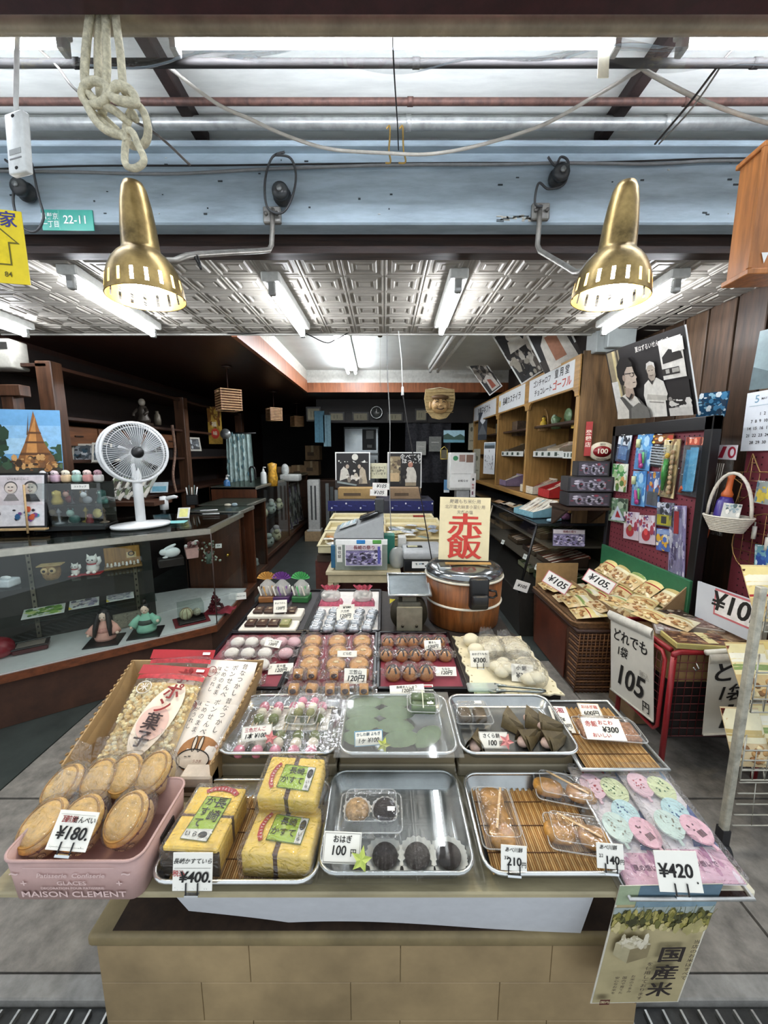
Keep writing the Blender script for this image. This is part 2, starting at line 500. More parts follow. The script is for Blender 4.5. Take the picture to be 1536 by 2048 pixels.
for i,(px,lab) in enumerate(((775,'left'),(801,'right'))):
 cable([at(px-2,258,y=1.515),at(px+4,252,y=1.51),at(px+5,270,y=1.515),at(px+3+3*i,300,y=1.53),at(px+6+4*i,324,y=1.55),at(px-4,326,y=1.55)],.003,C('#c3a15c',.35,.7),'hook','%s one of the pair of brass S hooks on the rusty pipe'%lab,'hook','brass hooks on the pipe')
# insulators with looped wire on the beam
def insulator(px,py,label,loop):
 p=at(px,py,y=1.69)
 t=thing('insulator',p,label,'insulator','wire insulators on the blue beam')
 b=MB(Matrix.Rotation(R(90),4,'X'))
 b.lathe([(.034,0),(.036,.012),(.026,.018),(.024,.03),(.033,.036),(.03,.05),(.012,.056),(0,.056)],C('#2b2e30',.35),18)
 b.put('body',t)
 b=MB(Matrix.Rotation(R(90),4,'X'));b.cyl((0,0,.05),(0,0,.062),.01,C('#8e9292',.3,.8));b.put('bolt',t)
 b=MB()
 pts=[Vector((lx,-.03,lz)) for lx,lz in loop]
 b.tube(spl(pts),.0045,C('#3a3c3e',.5),6);b.put('wire_loop',t)
insulator(58,388,'black wire insulator on the beam at far left, above the yellow sign',[(-.05,.1),(-.02,.06),(-.04,-.05),(-.02,-.13),(.03,-.15),(.07,-.1),(.06,-.02),(.05,.09)])
insulator(566,396,'black wire insulator above the left lamp arm, with a big wire hoop',[(.02,.14),(-.03,.12),(-.06,.04),(-.055,-.05),(0,-.07),(.04,-.02),(.06,.06),(.04,.12),(-.02,.13)])
insulator(1113,360,'black wire insulator above the right lamp arm',[(-.05,.06),(-.02,.03),(0,.06),(.03,.04),(.02,-.03),(-.04,-.05),(-.08,-.03),(-.09,-.1),(-.06,-.11)])
# hanging rope, knotted
rp=C('#cfc7ac',.85,0,.25,90,.6,0,(1,1,1))
b=MB()
def rope(pts,r=.0085,y=1.02):
 b.tube(spl([at(x,yy,y=y+d) for x,yy,d in pts],7),r,rp,8)
rope([(195,-60,0),(182,20,0),(173,90,0),(170,165,-.01),(190,200,-.02),(230,222,-.02),(262,250,0)])
rope([(206,-60,.01),(200,40,.01),(196,120,.01),(200,190,.01),(205,230,.01),(235,262,.01)])
rope([(214,-60,0),(212,60,0),(214,130,0),(210,190,0),(205,225,-.01)])
rope([(222,-60,0),(232,40,0),(241,110,0),(246,170,0),(250,185,-.01)])
rope([(166,176,-.02),(185,162,-.03),(212,172,-.03),(210,200,-.03),(178,210,-.02),(164,190,-.02),(170,172,-.02)])
rope([(222,190,-.03),(235,172,-.035),(262,182,-.03),(270,205,-.03),(235,200,-.04),(220,190,-.03)],.0095)
rope([(172,205,-.02),(190,240,-.03),(215,262,-.03),(245,272,-.02),(255,285,-.02)])
rope([(255,195,-.02),(285,220,-.01),(296,260,0),(288,288,.01),(262,290,.01),(252,262,0),(262,225,0),(272,240,0)])
rope([(186,225,.0),(212,250,-.01),(240,268,.0),(262,262,-.03),(276,290,-.03),(288,320,-.03),(272,336,-.03),(252,330,-.03),(250,300,-.02),(256,262,-.02)],.0075)
tag(b.put('rope'),'knotted cream rope hanging at the upper left','rope')
# white control box at left
p=at(38,290,y=1.12)
t=thing('control_box',p,'small white box hanging from a cable at the left edge','control box',rz=R(-22),ry=R(6))
MB().box((0,0,0),(.075,.018,.135),C('#dfe1de',.4),.004,seg=2).put('case',t)
b=MB();b.box((0,-.0095,-.02),(.05,.001,.012),C('#9a9c9a',.5));b.box((0,-.0095,-.035),(.05,.001,.003),C('#777',.5) if 0 else C('#777777',.5))
b.ell((0,-.009,.058),(.007,.002,.004),INK,10,6);b.ell((0,-.009,-.056),(.007,.002,.004),INK,10,6);b.put('plate',t)
b=MB();b.tube([(0,0,.067),(0,0,.09),(-.002,.01,.2),(-.01,.03,.34)],.0055,C('#e3e3df',.4),8);b.put('cord',t)
# signs on the front
teal=C('#2ba08f',.35,0,.05)
m=stand(at(137,461,y=1.695),0,0,-.5)
flat_print('address_sign',m,.205,.075,teal,[('r','#7fcabd',.335,.04,.345,.96),('t','#e8f6f0','黒髪京',.16,.66,.026,{'sx':.9}),('t','#e8f6f0','一丁目',.17,.28,.026,{'sx':.9}),('t','#f2fbf6','22-11',.66,.5,.042,{'bold':.02})],
   'green address plate reading 22-11 on the blue beam','sign',t=.004)
m=stand(at(10,566,y=1.24),12,0,0)
flat_print('arrow_sign',m,.13,.20,C('#efd414',.4,0,.05),[('t','#3a3a86','家',.72,.86,.045,{'bold':.03}),('p','#6b6210',[(.1,.55),(.5,.78),(.9,.55),(.7,.55),(.7,.25),(.3,.25),(.3,.55)]),('p','#efd414',[(.17,.57),(.5,.755),(.83,.57),(.67,.57),(.67,.27),(.33,.27),(.33,.57)]),('t','#5d5410','84',.6,.12,.02)],
   'yellow sign with an outlined up arrow at the left edge','sign',t=.003)
p=at(1516,546,y=1.25)
t=thing('wooden_box',p,'varnished wooden sign box hanging at the right edge above the wall','wooden box',rz=R(-4))
wl=wood('#b5743e',.3,5,2,.35)
MB().b2((-.025,0,0),(.10,.09,.345),wl,.003).put('panel',t)
b=MB();b.b2((-.033,-.006,-.004),(.11,.098,.012),wl,.002);b.b2((-.033,-.006,.335),(.11,.098,.35),wl,.002);b.b2((-.034,-.006,.012),(-.022,.006,.335),wl,.002);b.put('frame',t)
MB().add([(.0,-.003,.055),(.02,-.003,.055),(.01,-.003,.025)],[(0,1,2)],WHITE).put('tag',t)
# ---------------- brass spot lamps on bent arms ----------------
def spot(px,py,y,label,lean,arm_px,clamp_px):
 p=at(px,py,y=y)
 t=thing('spot_lamp',p,label,'lamp','brass spot lamps on the blue beam',ry=lean)
 prof=[(.099,0),(.0985,.012),(.094,.045),(.088,.065),(.077,.088),(.064,.105),(.052,.116),(.049,.120),(.047,.126),(.044,.18),(.038,.235),(.031,.272),(.024,.288),(.012,.293),(0,.294)]
 # shade wall with a row of slots left open near the rim
 b=MB();n=72
 vs=[];fs=[]
 for (r,z) in prof:
  for j in range(n):vs.append((r*math.cos(2*math.pi*j/n),r*math.sin(2*math.pi*j/n),z))
 for i in range(len(prof)-1):
  for j in range(n):
   if i==1 and j%4==0:continue
   fs.append((i*n+j,i*n+(j+1)%n,(i+1)*n+(j+1)%n,(i+1)*n+j))
 b.add(vs,fs,BRASS,True)
 b.tube([(.0993*math.cos(a*math.pi/24),.0993*math.sin(a*math.pi/24),0) for a in range(48)],.0016,BRASS,5,True);b.put('shade',t)
 b=MB();b.cup([(.0975,.002),(.0935,.042)],C('#efe3c0',.5,0,.03),36) if 0 else None
 MB().lathe([(.0,.02),(.03,.024),(.046,.045),(.05,.07),(.036,.1),(.02,.125),(.016,.15),(.0,.155)],glow('#ffecc4',110),20).put('bulb',t)
 b=MB();b.lathe([(.02,.15),(.02,.2),(.0,.2)],C('#d8d2c4',.5),16);b.put('socket',t)
 wp=t.matrix_world
 A=[at(x,yy,y=d) for x,yy,d in arm_px]
 inv=(Matrix.Translation(p)@Matrix.Rotation(lean,4,'Y')).inverted()
 b=MB();b.tube([inv@q for q in A],.0095,C('#8b8780',.4,.6,.2),10);b.put('arm',t)
 q=at(*clamp_px,y=1.69);b=MB(inv)
 b.b2((q.x-.035,q.y-.012,q.z-.03),(q.x+.035,q.y+.008,q.z+.03),C('#8e8d88',.45,.6,.2),.004)
 for s in (-1,1):b.tube([(q.x+s*.022,q.y-.012,q.z),(q.x+s*.022,q.y-.022,q.z)],.007,C('#6e6c68',.4,.7),8)
 b.put('bracket',t)
spot(294,597,1.16,'worn brass lamp on the bent arm at left, near the green address plate',R(-2),((545,418,1.68),(545,455,1.67),(543,490,1.66),(538,500,1.65),(520,502,1.6),(460,505,1.45),(398,509,1.3),(375,512,1.25),(350,522,1.2),(325,522,1.175),(310,515,1.17)),(545,432))
spot(1219,597,1.16,'worn brass lamp on the bent arm at right, near the wooden sign box',R(4),((1080,412,1.68),(1078,450,1.67),(1075,490,1.66),(1080,502,1.64),(1100,514,1.55),(1130,532,1.4),(1150,545,1.3),(1163,544,1.22),(1180,525,1.18),(1195,510,1.17)),(1080,425))
cable([at(385,505,y=1.27),at(395,525,y=1.27),at(402,538,y=1.27),at(396,515,y=1.28),at(388,508,y=1.27)],.003,INK,'wire','black wire tied round the left lamp arm','wire')
# ---------------- fluorescent fixtures ----------------
def fixture(p0,p1,z,label,lit=True,twin=False,drop=.05):
 a,c=Vector((p0[0],p0[1],z)),Vector((p1[0],p1[1],z))
 L=(c-a).length;ang=math.atan2(c.y-a.y,c.x-a.x)
 t=thing('ceiling_light',(a+c)/2,label,'ceiling light','fluorescent tube fixtures on the ceilings',rz=ang)
 body=C('#c9cac5',.4)
 MB().b2((-L/2-.02,-.045 if not twin else-.075,.03),(L/2+.02,.045 if not twin else .075,.075),body,.006).put('housing',t)
 for k,oy in enumerate((-.05,.05) if twin else (0,)):
  MB().tube([(-L/2+.02,oy,-.005),(L/2-.02,oy,-.005)],.0165,glow('#f4f8ff',TUBE) if lit else C('#d9dad6',.3),14).put('tube',t)
  for s in (-1,1):
   b=MB();b.b2((s*(L/2-.012)-.016,oy-.017,-.026),(s*(L/2-.012)+.016,oy+.017,.035),C('#8f908c',.45),.005);b.put('socket',t)
 return t
g=lambda px,py,z=2.285:tuple(at(px,py,z=z))[:2]
fixture(g(140,565),g(308,668),2.285,'slanting tube light on the tiled ceiling beside the left brass lamp')
fixture(g(543,578),g(606,668),2.285,'tube light at the middle left of the tiled ceiling')
fixture(g(917,572),g(882,665),2.285,'tube light at the middle right of the tiled ceiling')
fixture(g(1355,572),g(1206,664),2.285,'slanting tube light on the tiled ceiling beside the right brass lamp')
fixture(g(-110,610),g(54,668),2.285,'tube light cut off by the left edge of the view')
g2=lambda px,py:tuple(at(px,py,z=2.565))[:2]
fixture(g2(676,655),g2(704,746),2.565,'twin tube light in the white ceiling recess',twin=True)
fixture(g2(930,655),g2(868,742),2.565,'unlit twin tube light in the white ceiling recess',lit=False,twin=True)
cable([at(x,y,y=2.95) for x,y in ((455,667),(510,667),(560,657),(610,667),(650,685),(670,680),(715,655))],.004,INK,'cable','black cable looping under the ceiling edge near the twin light')
p=at(964,653,y=2.9)
tag(MB().box((0,0,0),(.07,.06,.05),BLACK,.015,seg=2).put('sensor',loc=p),'small black sensor on the ceiling edge beside the unlit light','sensor')
cable([at(x,y,y=2.9) for x,y in ((985,655),(1080,650),(1180,653),(1240,652),(1300,660),(1340,655),(1536,612))],.005,C('#9d9b92',.5),'cable','pale cable along the right edge of the tiled ceiling')
# ---------------- left side: wall shelving ----------------
lw=wood('#3a2216',.4,4,1,.45)
lwv=wood('#4f3423',.4,4,2,.4)
t=thing('wall_shelf',(-2.55,4.5,0),'tall dark brown wooden wall shelving along the left wall','shelf')
for i,y in enumerate((2.80,4.55,6.35)):
 MB().b2((.16,y-4.55,0),(.27,y-4.45,2.12),lwv,.005).put('post',t)
for z in (1.05,1.42,1.735,2.08):
 MB().b2((-.24,-1.75,z),(.24,1.9,z+.025),lw,.003).put('shelf_board',t)
MB().b2((-.245,-1.75,0),(-.225,1.9,2.3),C('#1c110c',.7,0,.2)).put('back_panel',t)
for i in range(4):
 y=-1.62+i*.44
 d=MB().b2((.0,y,1.55),(.14,y+.42,1.70),wood('#6a4226',.3,4,1,.45),.004).put('drawer',t)
 MB().b2((.138,y+.17,1.62),(.15,y+.25,1.63),C('#2c1a10',.4)).put('handle',d)
MB().b2((-.24,-1.7,1.445),(.1,1.9,1.548),C('#120b08',.8)).put('recess',t)  # solid near-black block filling the gap below the drawers
# cross beam and post far left
t=thing('timber_frame',(-2.45,2.55,0),'dark timber post and beam at the left edge behind the temple poster','timber frame')
MB().b2((-.35,0,1.86),(.12,.08,1.93),lwv,.004).put('beam',t)
MB().b2((-.03,.02,1.01),(.05,.1,1.86),lwv,.004).put('post',t)
# air conditioner box
p=at(16,712,y=2.75)
t=thing('wall_unit',p,'beige wall-mounted appliance box high at the left edge','wall unit')
MB().b2((-.3,-.06,-.09),(.075,.08,.10),C('#a9a79d',.5),.012,2).put('case',t)
b=MB();b.b2((-.02,-.064,.03),(.06,-.058,.075),C('#2c2b29',.5));b.put('vent',t)
MB().b2((-.28,-.068,-.05),(-.035,-.06,.02),C('#94928a',.5),.002).put('flap',t)
# temple poster
m=stand(at(50,946,y=2.46),14,6)
flat_print('temple_poster',m,.42,.40,C('#6fa9d6',.5,0,.06),[
 ('r','#8fc0e4',0,.35,1,.75),('r','#a9d2ec',.1,.3,.8,.55),('r','#3c3a2e',0,0,1,.16),
 ('s',['#26402a','#38543a','#1a2c1e'],(.0,.12,.3,.7),40,.06,5),('s',['#2c4a30','#55704a'],(.78,.1,1,.5),22,.05,6),
 ('p','#8c5a2c',[(.38,.08),(.92,.08),(.86,.3),(.78,.48),(.72,.7),(.66,.98),(.6,.7),(.53,.48),(.45,.28)]),
 ('p','#c68a4a',[(.5,.08),(.68,.08),(.68,.9),(.62,.7),(.56,.45)]),
 ('p','#5e3a1e',[(.45,.28),(.86,.28),(.84,.32),(.47,.32)]),('p','#5e3a1e',[(.53,.47),(.78,.47),(.77,.5),(.54,.5)]),('p','#5e3a1e',[(.58,.62),(.75,.62),(.74,.65),(.59,.65)]),
 ('p','#5a4024',[(.56,.6),(.6,.95),(.58,.6)]),('s',['#7a5230','#a5713c','#3f2a16','#d0a064'],(.36,.04,.92,.26),60,.035,8),('p','#1d1a1c',[(0,0),(.12,0),(.12,.5),(.06,.78),(0,.82)])],
 'large photo poster of a stone temple tower under blue sky at the left edge','poster',t=.004)
# ---------------- corner glass showcase ----------------
A,Bc,Cc=Vector((-2.78,1.40)),Vector((-1.155,2.51)),Vector((-1.19,3.22))
u=(Bc-A).normalized();nrm=Vector((-u.y,u.x))
bA,bB=A+nrm*.42,Vector((-1.66,2.66))
t=thing('glass_showcase',(-1.9,2.4,0),'large corner glass showcase of keepsakes with maroon skirt at left','showcase')
O=Vector((-1.9,2.4))
lo=lambda p:(p.x-O.x,p.y-O.y)
skirt=C('#43281a',.75,0,.3,6,.25)
plan=[A,Bc,Cc,Vector((-1.7,3.22)),Vector((-2.25,2.55))+Vector((0,.35)),A+nrm*.75]
ins=[p+(Vector((-1.95,2.7))-p)*.06 for p in plan]
MB().prism([lo(p) for p in ins],.0,.272,skirt).put('skirt',t)
b=MB();b.prism([lo(p) for p in plan],.272,.318,wood('#6b3a20',.3,5,0,.35,.05));b.put('trim',t)
MB().prism([lo(p+(Vector((-1.95,2.7))-p)*.015) for p in plan],.318,.33,C('#c9cac8',.5,0,.04)).put('base_board',t)
backp=C('#35332f',.6,0,.15,8)
b=MB()
for p,q in ((bA,bB),):
 d=(q-p).normalized();n_=Vector((-d.y,d.x))*.012
 b.prism([lo(p),lo(q),lo(q+n_),lo(p+n_)],.33,.965,backp)
b.put('back_panel',t)
b=MB()
for f in (.30,.60,.93):
 p=bA+(bB-bA)*f-nrm*.012
 b.prism([lo(p),lo(p+u*.022),lo(p+u*.022+nrm*.01),lo(p+nrm*.01)],.34,.95,C('#7b7566',.4,.6))
 for k in range(14):
  q=p-nrm*.0008+u*.011
  b.m=Matrix.Translation((lo(q)[0],lo(q)[1],.37+k*.042))@Matrix.Rotation(math.atan2(u.y,u.x),4,'Z')
  b.box((0,0,0),(.009,.002,.014),INK);b.m=Matrix()
b.put('shelf_rail',t)
def wall(b,p,q,z0,z1,m,th=.004):
 d=(q-p).normalized();n_=Vector((-d.y,d.x))*th
 b.prism([lo(p),lo(q),lo(q+n_),lo(p+n_)],z0,z1,m)
sg=film('#f7faf9',.3,.01)
b=MB();wall(b,A,Bc,.33,.965,sg);b.put('front_glass',t)
b=MB();wall(b,Bc,Cc,.33,.965,sg);b.put('side_glass',t)
b=MB();b.prism([lo(p) for p in (bA-nrm*.01,bB-nrm*.01,bB-nrm*.26,bA-nrm*.26)],.738,.744,film('#f0f5f3',.3,.02));b.put('upper_shelf',t)
b=MB();b.prism([lo(p) for p in (bA-nrm*.01,bB-nrm*.01,bB-nrm*.2,bA-nrm*.2)],.50,.506,film('#e6ecea',.3,.02));b.put('lower_shelf',t)
alu=C('#b5b3a6',.3,.8,.1)
b=MB();wall(b,A,Bc,.962,1.0,alu,.03);wall(b,Bc,Cc,.962,1.0,alu,.03);b.put('top_frame',t)
MB().prism([lo(p+(Vector((-1.95,2.7))-p)*.02) for p in plan],.988,.996,film('#dfe6e4',.45,.02)).put('top_glass',t)
b=MB();b.prism([lo(p) for p in (bB,Bc+(Cc-Bc)*.95+Vector((-.02,0)),Cc+Vector((-.5,-.02)))],.33,.335,C('#c9cac8',.5));b.put('corner_board',t)
b=MB();b.tube([lo(Bc)+(.33,),lo(Bc)+(.965,)],.004,C('#3b2c26',.4),8);b.put('corner_post',t)
# things inside the showcase
def P(px,py,z):return at(px,py,z=z)
ang=math.atan2(u.y,u.x)
SG='keepsakes in the corner showcase'
o=MB();o.b2((-.05,-.04,0),(.05,.04,.045),C('#d8dde2',.5),.01,2);o.ell((0,0,.05),(.03,.015,.01),C('#f4f5f6',.7),10,6)
tag(o.put('tissue_box',loc=P(14,1172,.745)),'pale blue-white tissue box at the left end of the showcase shelf','tissue box',SG)
p=P(105,1158,.745)
t=thing('owl_figurine',p,'carved wooden owl on the upper glass shelf of the showcase','figurine',SG,rz=ang*.6)
ow=C('#9c7c4e',.6,0,.3,40,.3)
MB().lathe([(.0,0),(.03,0),(.042,.02),(.046,.05),(.042,.075),(.03,.09),(0,.095)],ow,16).put('body',t)
b=MB();b.b2((-.06,-.035,.085),(.06,.035,.093),C('#b59a68',.6,0,.2),.003);b.put('cap',t)
for s in (-1,1):
 e=MB();e.ell((s*.019,-.04,.062),(.019,.008,.019),C('#c9ae7c',.6),14,6);e=e.put('eye',t)
 MB().ell((s*.019,-.047,.062),(.008,.004,.008),INK,10,5).put('pupil',e)
MB().add([(-.006,-.044,.052),(.006,-.044,.052),(0,-.052,.042),(0,-.044,.036)],[(0,1,2),(0,2,3),(1,3,2)],C('#4e3a22')).put('beak',t)
def neko(px,py,s,label):
 t=thing('lucky_cat',P(px,py,.745),label,'figurine',SG,rz=ang*.5)
 wt=C('#ece8e0',.35,0,.03)
 b=MB();b.ell((0,0,.03*s),(.03*s,.026*s,.034*s),wt,14,10);b.ell((0,-.003,.073*s),(.027*s,.024*s,.023*s),wt,14,10)
 for q in (-1,1):
  b.add([(q*.026*s,0,.083*s),(q*.008*s,0,.093*s),(q*.022*s,0,.108*s),(q*.018*s,-.01*s,.09*s)],[(0,1,2),(0,2,3),(1,3,2),(0,3,1)],wt)
  b.ell((q*.014*s,-.026*s,.009*s),(.01*s,.012*s,.009*s),wt,10,6)
 b.tube([(.026*s,-.01*s,.045*s),(.04*s,-.012*s,.065*s),(.036*s,-.014*s,.09*s)],[.009*s,.009*s,.01*s],wt,8)
 b.put('body',t)
 b=MB()
 for q in (-1,1):b.ell((q*.01*s,-.0255*s,.076*s),(.005*s,.003*s,.004*s),INK,8,5)
 b.ell((0,-.0265*s,.069*s),(.003*s,.003*s,.002*s),C('#b02a2a'),6,4);b.put('face',t)
 MB().tube([(.022*s*math.cos(a),.021*s*math.sin(a)-.001,.052*s) for a in [k*math.pi/8 for k in range(16)]],.004*s,C('#b3202a'),6,True).put('collar',t)
 MB().b2((-.045*s,-.04*s,-.004),(.045*s,.03*s,.001),C('#a31d26',.6),.003).put('cushion',t)
neko(152,1150,.75,'smaller white lucky cat on red cushion, next to the owl')
neko(187,1145,1.15,'larger white lucky cat on red cushion, next to the gold plaque')
p=P(247,1131,.745)
t=thing('gold_plaque',p,'gold-coloured stand of tiny white figures on the showcase shelf','plaque',SG,rz=ang)
MB().b2((-.1,.0,.0),(.1,.012,.13),wood('#a87a34',.3,5,2,.35),.003).put('back',t)
MB().b2((-.105,-.09,0),(.105,0,.012),C('#7a5a2a',.5),.003).put('stand_base',t)
b=MB().pic(.055,.055,C('#d9c08a'),[('e','#3a2c1c',.5,.5,.36,.3),('e','#b08a4c',.5,.5,.22,.18)],t=.003);b.bm.transform(stand((.05,-.004,.05),0,6));b.put('emblem',t)
for i in range(9):
 b=MB();x=-.085+i*.021
 b.lathe([(.008,0),(.009,.008),(.005,.014),(.0065,.02),(.004,.026),(0,.028)],C(['#e9e4da','#d6c9b0','#f2efe8'][i%3],.4),10,(x,-.04-.02*(i%2),.012));b.put('little_figure',t)
p=P(341,1115,.80)
t=thing('rabbit_figurine',p,'white ceramic rabbit on a dark stand inside the showcase','figurine',SG,rz=ang)
wt=C('#eef0ef',.25,0,.02)
b=MB();b.ell((.01,0,.035),(.052,.034,.034),wt,18,12);b.ell((-.038,-.004,.042),(.026,.022,.022),wt,14,10)
for q in (-1,1):b.ell((.0,q*.009,.072),(.042,.006,.009),wt,12,8,Matrix.Rotation(R(-22),3,'Y'))
b.ell((-.03,-.012,.008),(.018,.014,.008),wt,10,6);b.put('body',t)
MB().b2((-.075,-.05,-.052),(.075,.05,0),C('#241c18',.4),.004).put('stand_base',t)
# pink gift basket of flowers
p=P(384,1109,.80)
t=thing('flower_box',p,'pink box of pale flowers at the showcase corner','flower box',SG,rz=ang)
MB().hull([(-.035,-.03,-.02),(.035,-.03,-.02),(.035,.03,-.02),(-.035,.03,-.02)],[(-.042,-.036,.05),(.042,-.036,.05),(.042,.036,.05),(-.042,.036,.05)],C('#d5a7a0',.6)).put('box',t)
b=MB();rnd=random.Random(2)
for i in range(22):b.ell((rnd.uniform(-.04,.04),rnd.uniform(-.03,.03),.055+rnd.uniform(0,.035)),rnd.uniform(.009,.015),C(['#e8c6c0','#f0e6e2','#c98a86','#6b3a3a'][i%4],.7),8,6)
b.put('flowers',t)
p=P(418,1118,.77)
t=thing('bead_ornament',p,'dusty green beaded flower ornament behind the showcase corner glass','ornament',SG)
b=MB()
for i in range(46):b.ell((rnd.gauss(0,.03),rnd.gauss(0,.02),rnd.uniform(-.02,.12)),rnd.uniform(.005,.011),C(['#7c8b78','#a9b3a2','#4e5a4c','#5e3a34'][i%4],.3),8,5)
b.tube([(0,0,-.03),(0,0,.05)],.02,C('#4a5a4e'),8);b.put('beads',t)
# postcards lying on lower shelf
for i,(px,py,cols,lab) in enumerate(((86,1232,['#6f9a44','#8fb658','#c6d58a','#4e7a36'],'green leafy postcard on the lower showcase shelf'),(168,1215,['#b9b2c0','#8d8aa0','#d8cfc4','#6a6672'],'postcard with a grey photo in the middle of the lower showcase shelf'),(241,1200,['#a8aab4','#c9c6cc','#7d7f8c'],'postcard with a pale street photo at the right of the lower showcase shelf'))):
 w=.20 if i==0 else .155
 m=Matrix.Translation(P(px,py,.515))@Matrix.Rotation(ang,4,'Z')@Matrix.Rotation(R(12),4,'X')
 flat_print('postcard',m,w,.115,C('#d9dcd6',.35,0,.03),[('s',cols,(.1,.14,.9,.86),60,.09,i)]+([('p','#d8c23a',[(0,0),(.12,0),(0,.3)])] if i else []),lab,'postcard',SG)
# dolls in kimono
def doll(px,py,robe,sash,hair_long,label):
 t=thing('kimono_doll',P(px,py,.335),label,'doll',SG,rz=ang*.55);t.scale=(1.1,1.1,1.3)
 skin=C('#e8cdb8',.5,0,.03);hr=C('#17100e',.5,0,.2,60)
 b=MB()
 b.lathe([(.0,.002),(.05,.002),(.054,.015),(.048,.035),(.04,.06),(.034,.078),(.02,.09),(.016,.1),(0,.1)],C(robe,.7,0,.08),18,sy=.85)
 for s in (-1,1):
  b.tube([(s*.026,0,.082),(s*.05,-.012,.062),(s*.066,-.03,.04+(.02 if s>0 and not hair_long else 0))],[.016,.02,.024],C(robe,.7,0,.08),10)
 b.put('robe',t)
 b=MB();b.ell((0,-.003,.118),(.023,.023,.026),skin,14,10)
 for s in (-1,1):
  b.ell((s*.069,-.036,.04+(.02 if s>0 and not hair_long else 0)),(.009,.009,.008),skin,8,6)
  b.ell((s*.009,-.025,.118),(.003,.002,.002),INK,6,4)
 b.ell((0,-.0255,.108),(.004,.002,.0015),RED,6,4);b.put('head',t)
 b=MB();b.ell((0,.005,.125),(.028,.026,.026),hr,14,8)
 if hair_long:
  for s in (-1,1):b.tube([(s*.02,-.008,.135),(s*.027,-.014,.11),(s*.034,-.03,.07),(s*.04,-.045,.03)],[.01,.013,.014,.008],hr,8)
  b.ell((0,.02,.09),(.028,.014,.05),hr,12,8)
 else:
  b.ell((0,.0,.155),(.012,.012,.014),hr,10,6)
 b.put('hair',t)
 MB().lathe([(.0445,.04),(.046,.052),(.041,.066)],C(sash,.6,0,.2,80),18,sy=.86).put('sash',t)
 MB().b2((-.085,-.095,-.006),(.085,.06,.001),BLACK,.002).put('board',t)
doll(212,1278,'#d9a292','#c98d80',True,'doll in pink kimono with long black hair on a black board')
doll(294,1262,'#8fc7ad','#39463e',False,'doll in green kimono with topknot on a black board')
b=MB().pic(.16,.10,C('#7d7768'),[('r','#8f8a7a',.04,.06,.48,.94),('r','#8f8a7a',.52,.06,.96,.94),('s',['#6c6758','#a29c8a'],(.06,.1,.94,.9),60,.03)],t=.004)
o=b.put('folding_screen');o.matrix_world=stand(P(257,1254,.335),math.degrees(ang),10);tag(o,'small grey folding screen between the two kimono dolls','screen',SG)
# maroon bag, lacquer box
b=MB();b.ell((0,0,.05),(.1,.06,.06),C('#7d1a24',.35,0,.2,20),18,10,None,.8)
tag(b.put('cloth_bundle',loc=P(-8,1312,.335)),'shiny maroon bundle on the showcase floor at the left edge','bundle',SG)
p=P(64,1298,.335)
t=thing('lacquer_box',p,'dark lacquer box with tray lid on the showcase floor','box',SG,rz=ang)
MB().b2((-.08,-.05,0),(.08,.05,.028),C('#4b1d1f',.25),.004).put('body',t)
b=MB();b.b2((-.084,-.054,.028),(.084,.054,.036),C('#2b2523',.25),.003);b.b2((-.065,-.036,.036),(.065,.036,.038),C('#857a70',.4));b.put('lid',t)
# boxed ball
p=P(383,1240,.335)
t=thing('ball_ornament',p,'cream thread ball in a clear box on a dark red mat','ornament',SG,rz=ang)
MB().b2((-.11,-.085,-.003),(.11,.085,.002),C('#6f1720',.7)).put('mat',t)
MB().b2((-.085,-.065,.002),(.085,.065,.014),C('#1a1514',.3),.003).put('stand_base',t)
b=MB();b.ell((-.03,-.005,.055),.042,C('#d9d0ae',.6,0,.3,30),18,12);b.put('ball',t)
b=MB()
for k in range(4):b.tube([(-.03+.0425*math.cos(a)*math.cos(k*.8),-.005+.0425*math.cos(a)*math.sin(k*.8),.055+.0425*math.sin(a)) for a in [q*math.pi/10 for q in range(20)]],.0015,C('#8b5a3a'),4,True)
b.put('threads',t)
MB().ell((.04,.02,.045),.028,C('#c9c2ae',.4,0,.5,60),14,10).put('second_ball',t)
MB().b2((-.078,-.058,.014),(.078,.058,.13),film('#eef3f0',.4,.01)).put('cover',t)
p=P(432,1222,.335)
t=thing('bead_garland',p,'heap of dark red beads on a maroon cloth at the showcase corner','ornament',SG)
b=MB()
for i in range(90):
 a,q=rnd.uniform(0,6.28),rnd.uniform(0,1)
 b.ell((.055*q*math.cos(a),.05*q*math.sin(a),.02+(1-q)*.14*rnd.uniform(.3,1)),rnd.uniform(.006,.011),C(['#4a0f18','#7a1d2a','#2c0a10','#b08a8e'][0 if i%9 else 3] if i%3 else '#5e1420',.2),8,5)
b.put('beads',t)
MB().grid(lambda a,c:((a-.5)*.2+.03,(c-.5)*.14,.004+.012*math.sin(a*9+c*5)**2*(a>.5)),14,8,C('#7a1526',.6)).put('cloth',t)
m=stand(P(482,1199,.335),18,25)
flat_print('name_card',m,.08,.055,PAPER,[('t','#1c1a18','Not for sale',.5,.5,.013,{'shear':.2})],'white folded name card by the showcase corner','card',SG)
m=stand(P(437,1096,.79),18,35)
flat_print('name_card',m,.045,.035,PAPER,[('t','#333333','見本',.5,.5,.012)],'little white card hanging on the showcase glass near the cabinet knob','card',SG)
# ---------------- on the showcase top ----------------
TOPZ=1.001
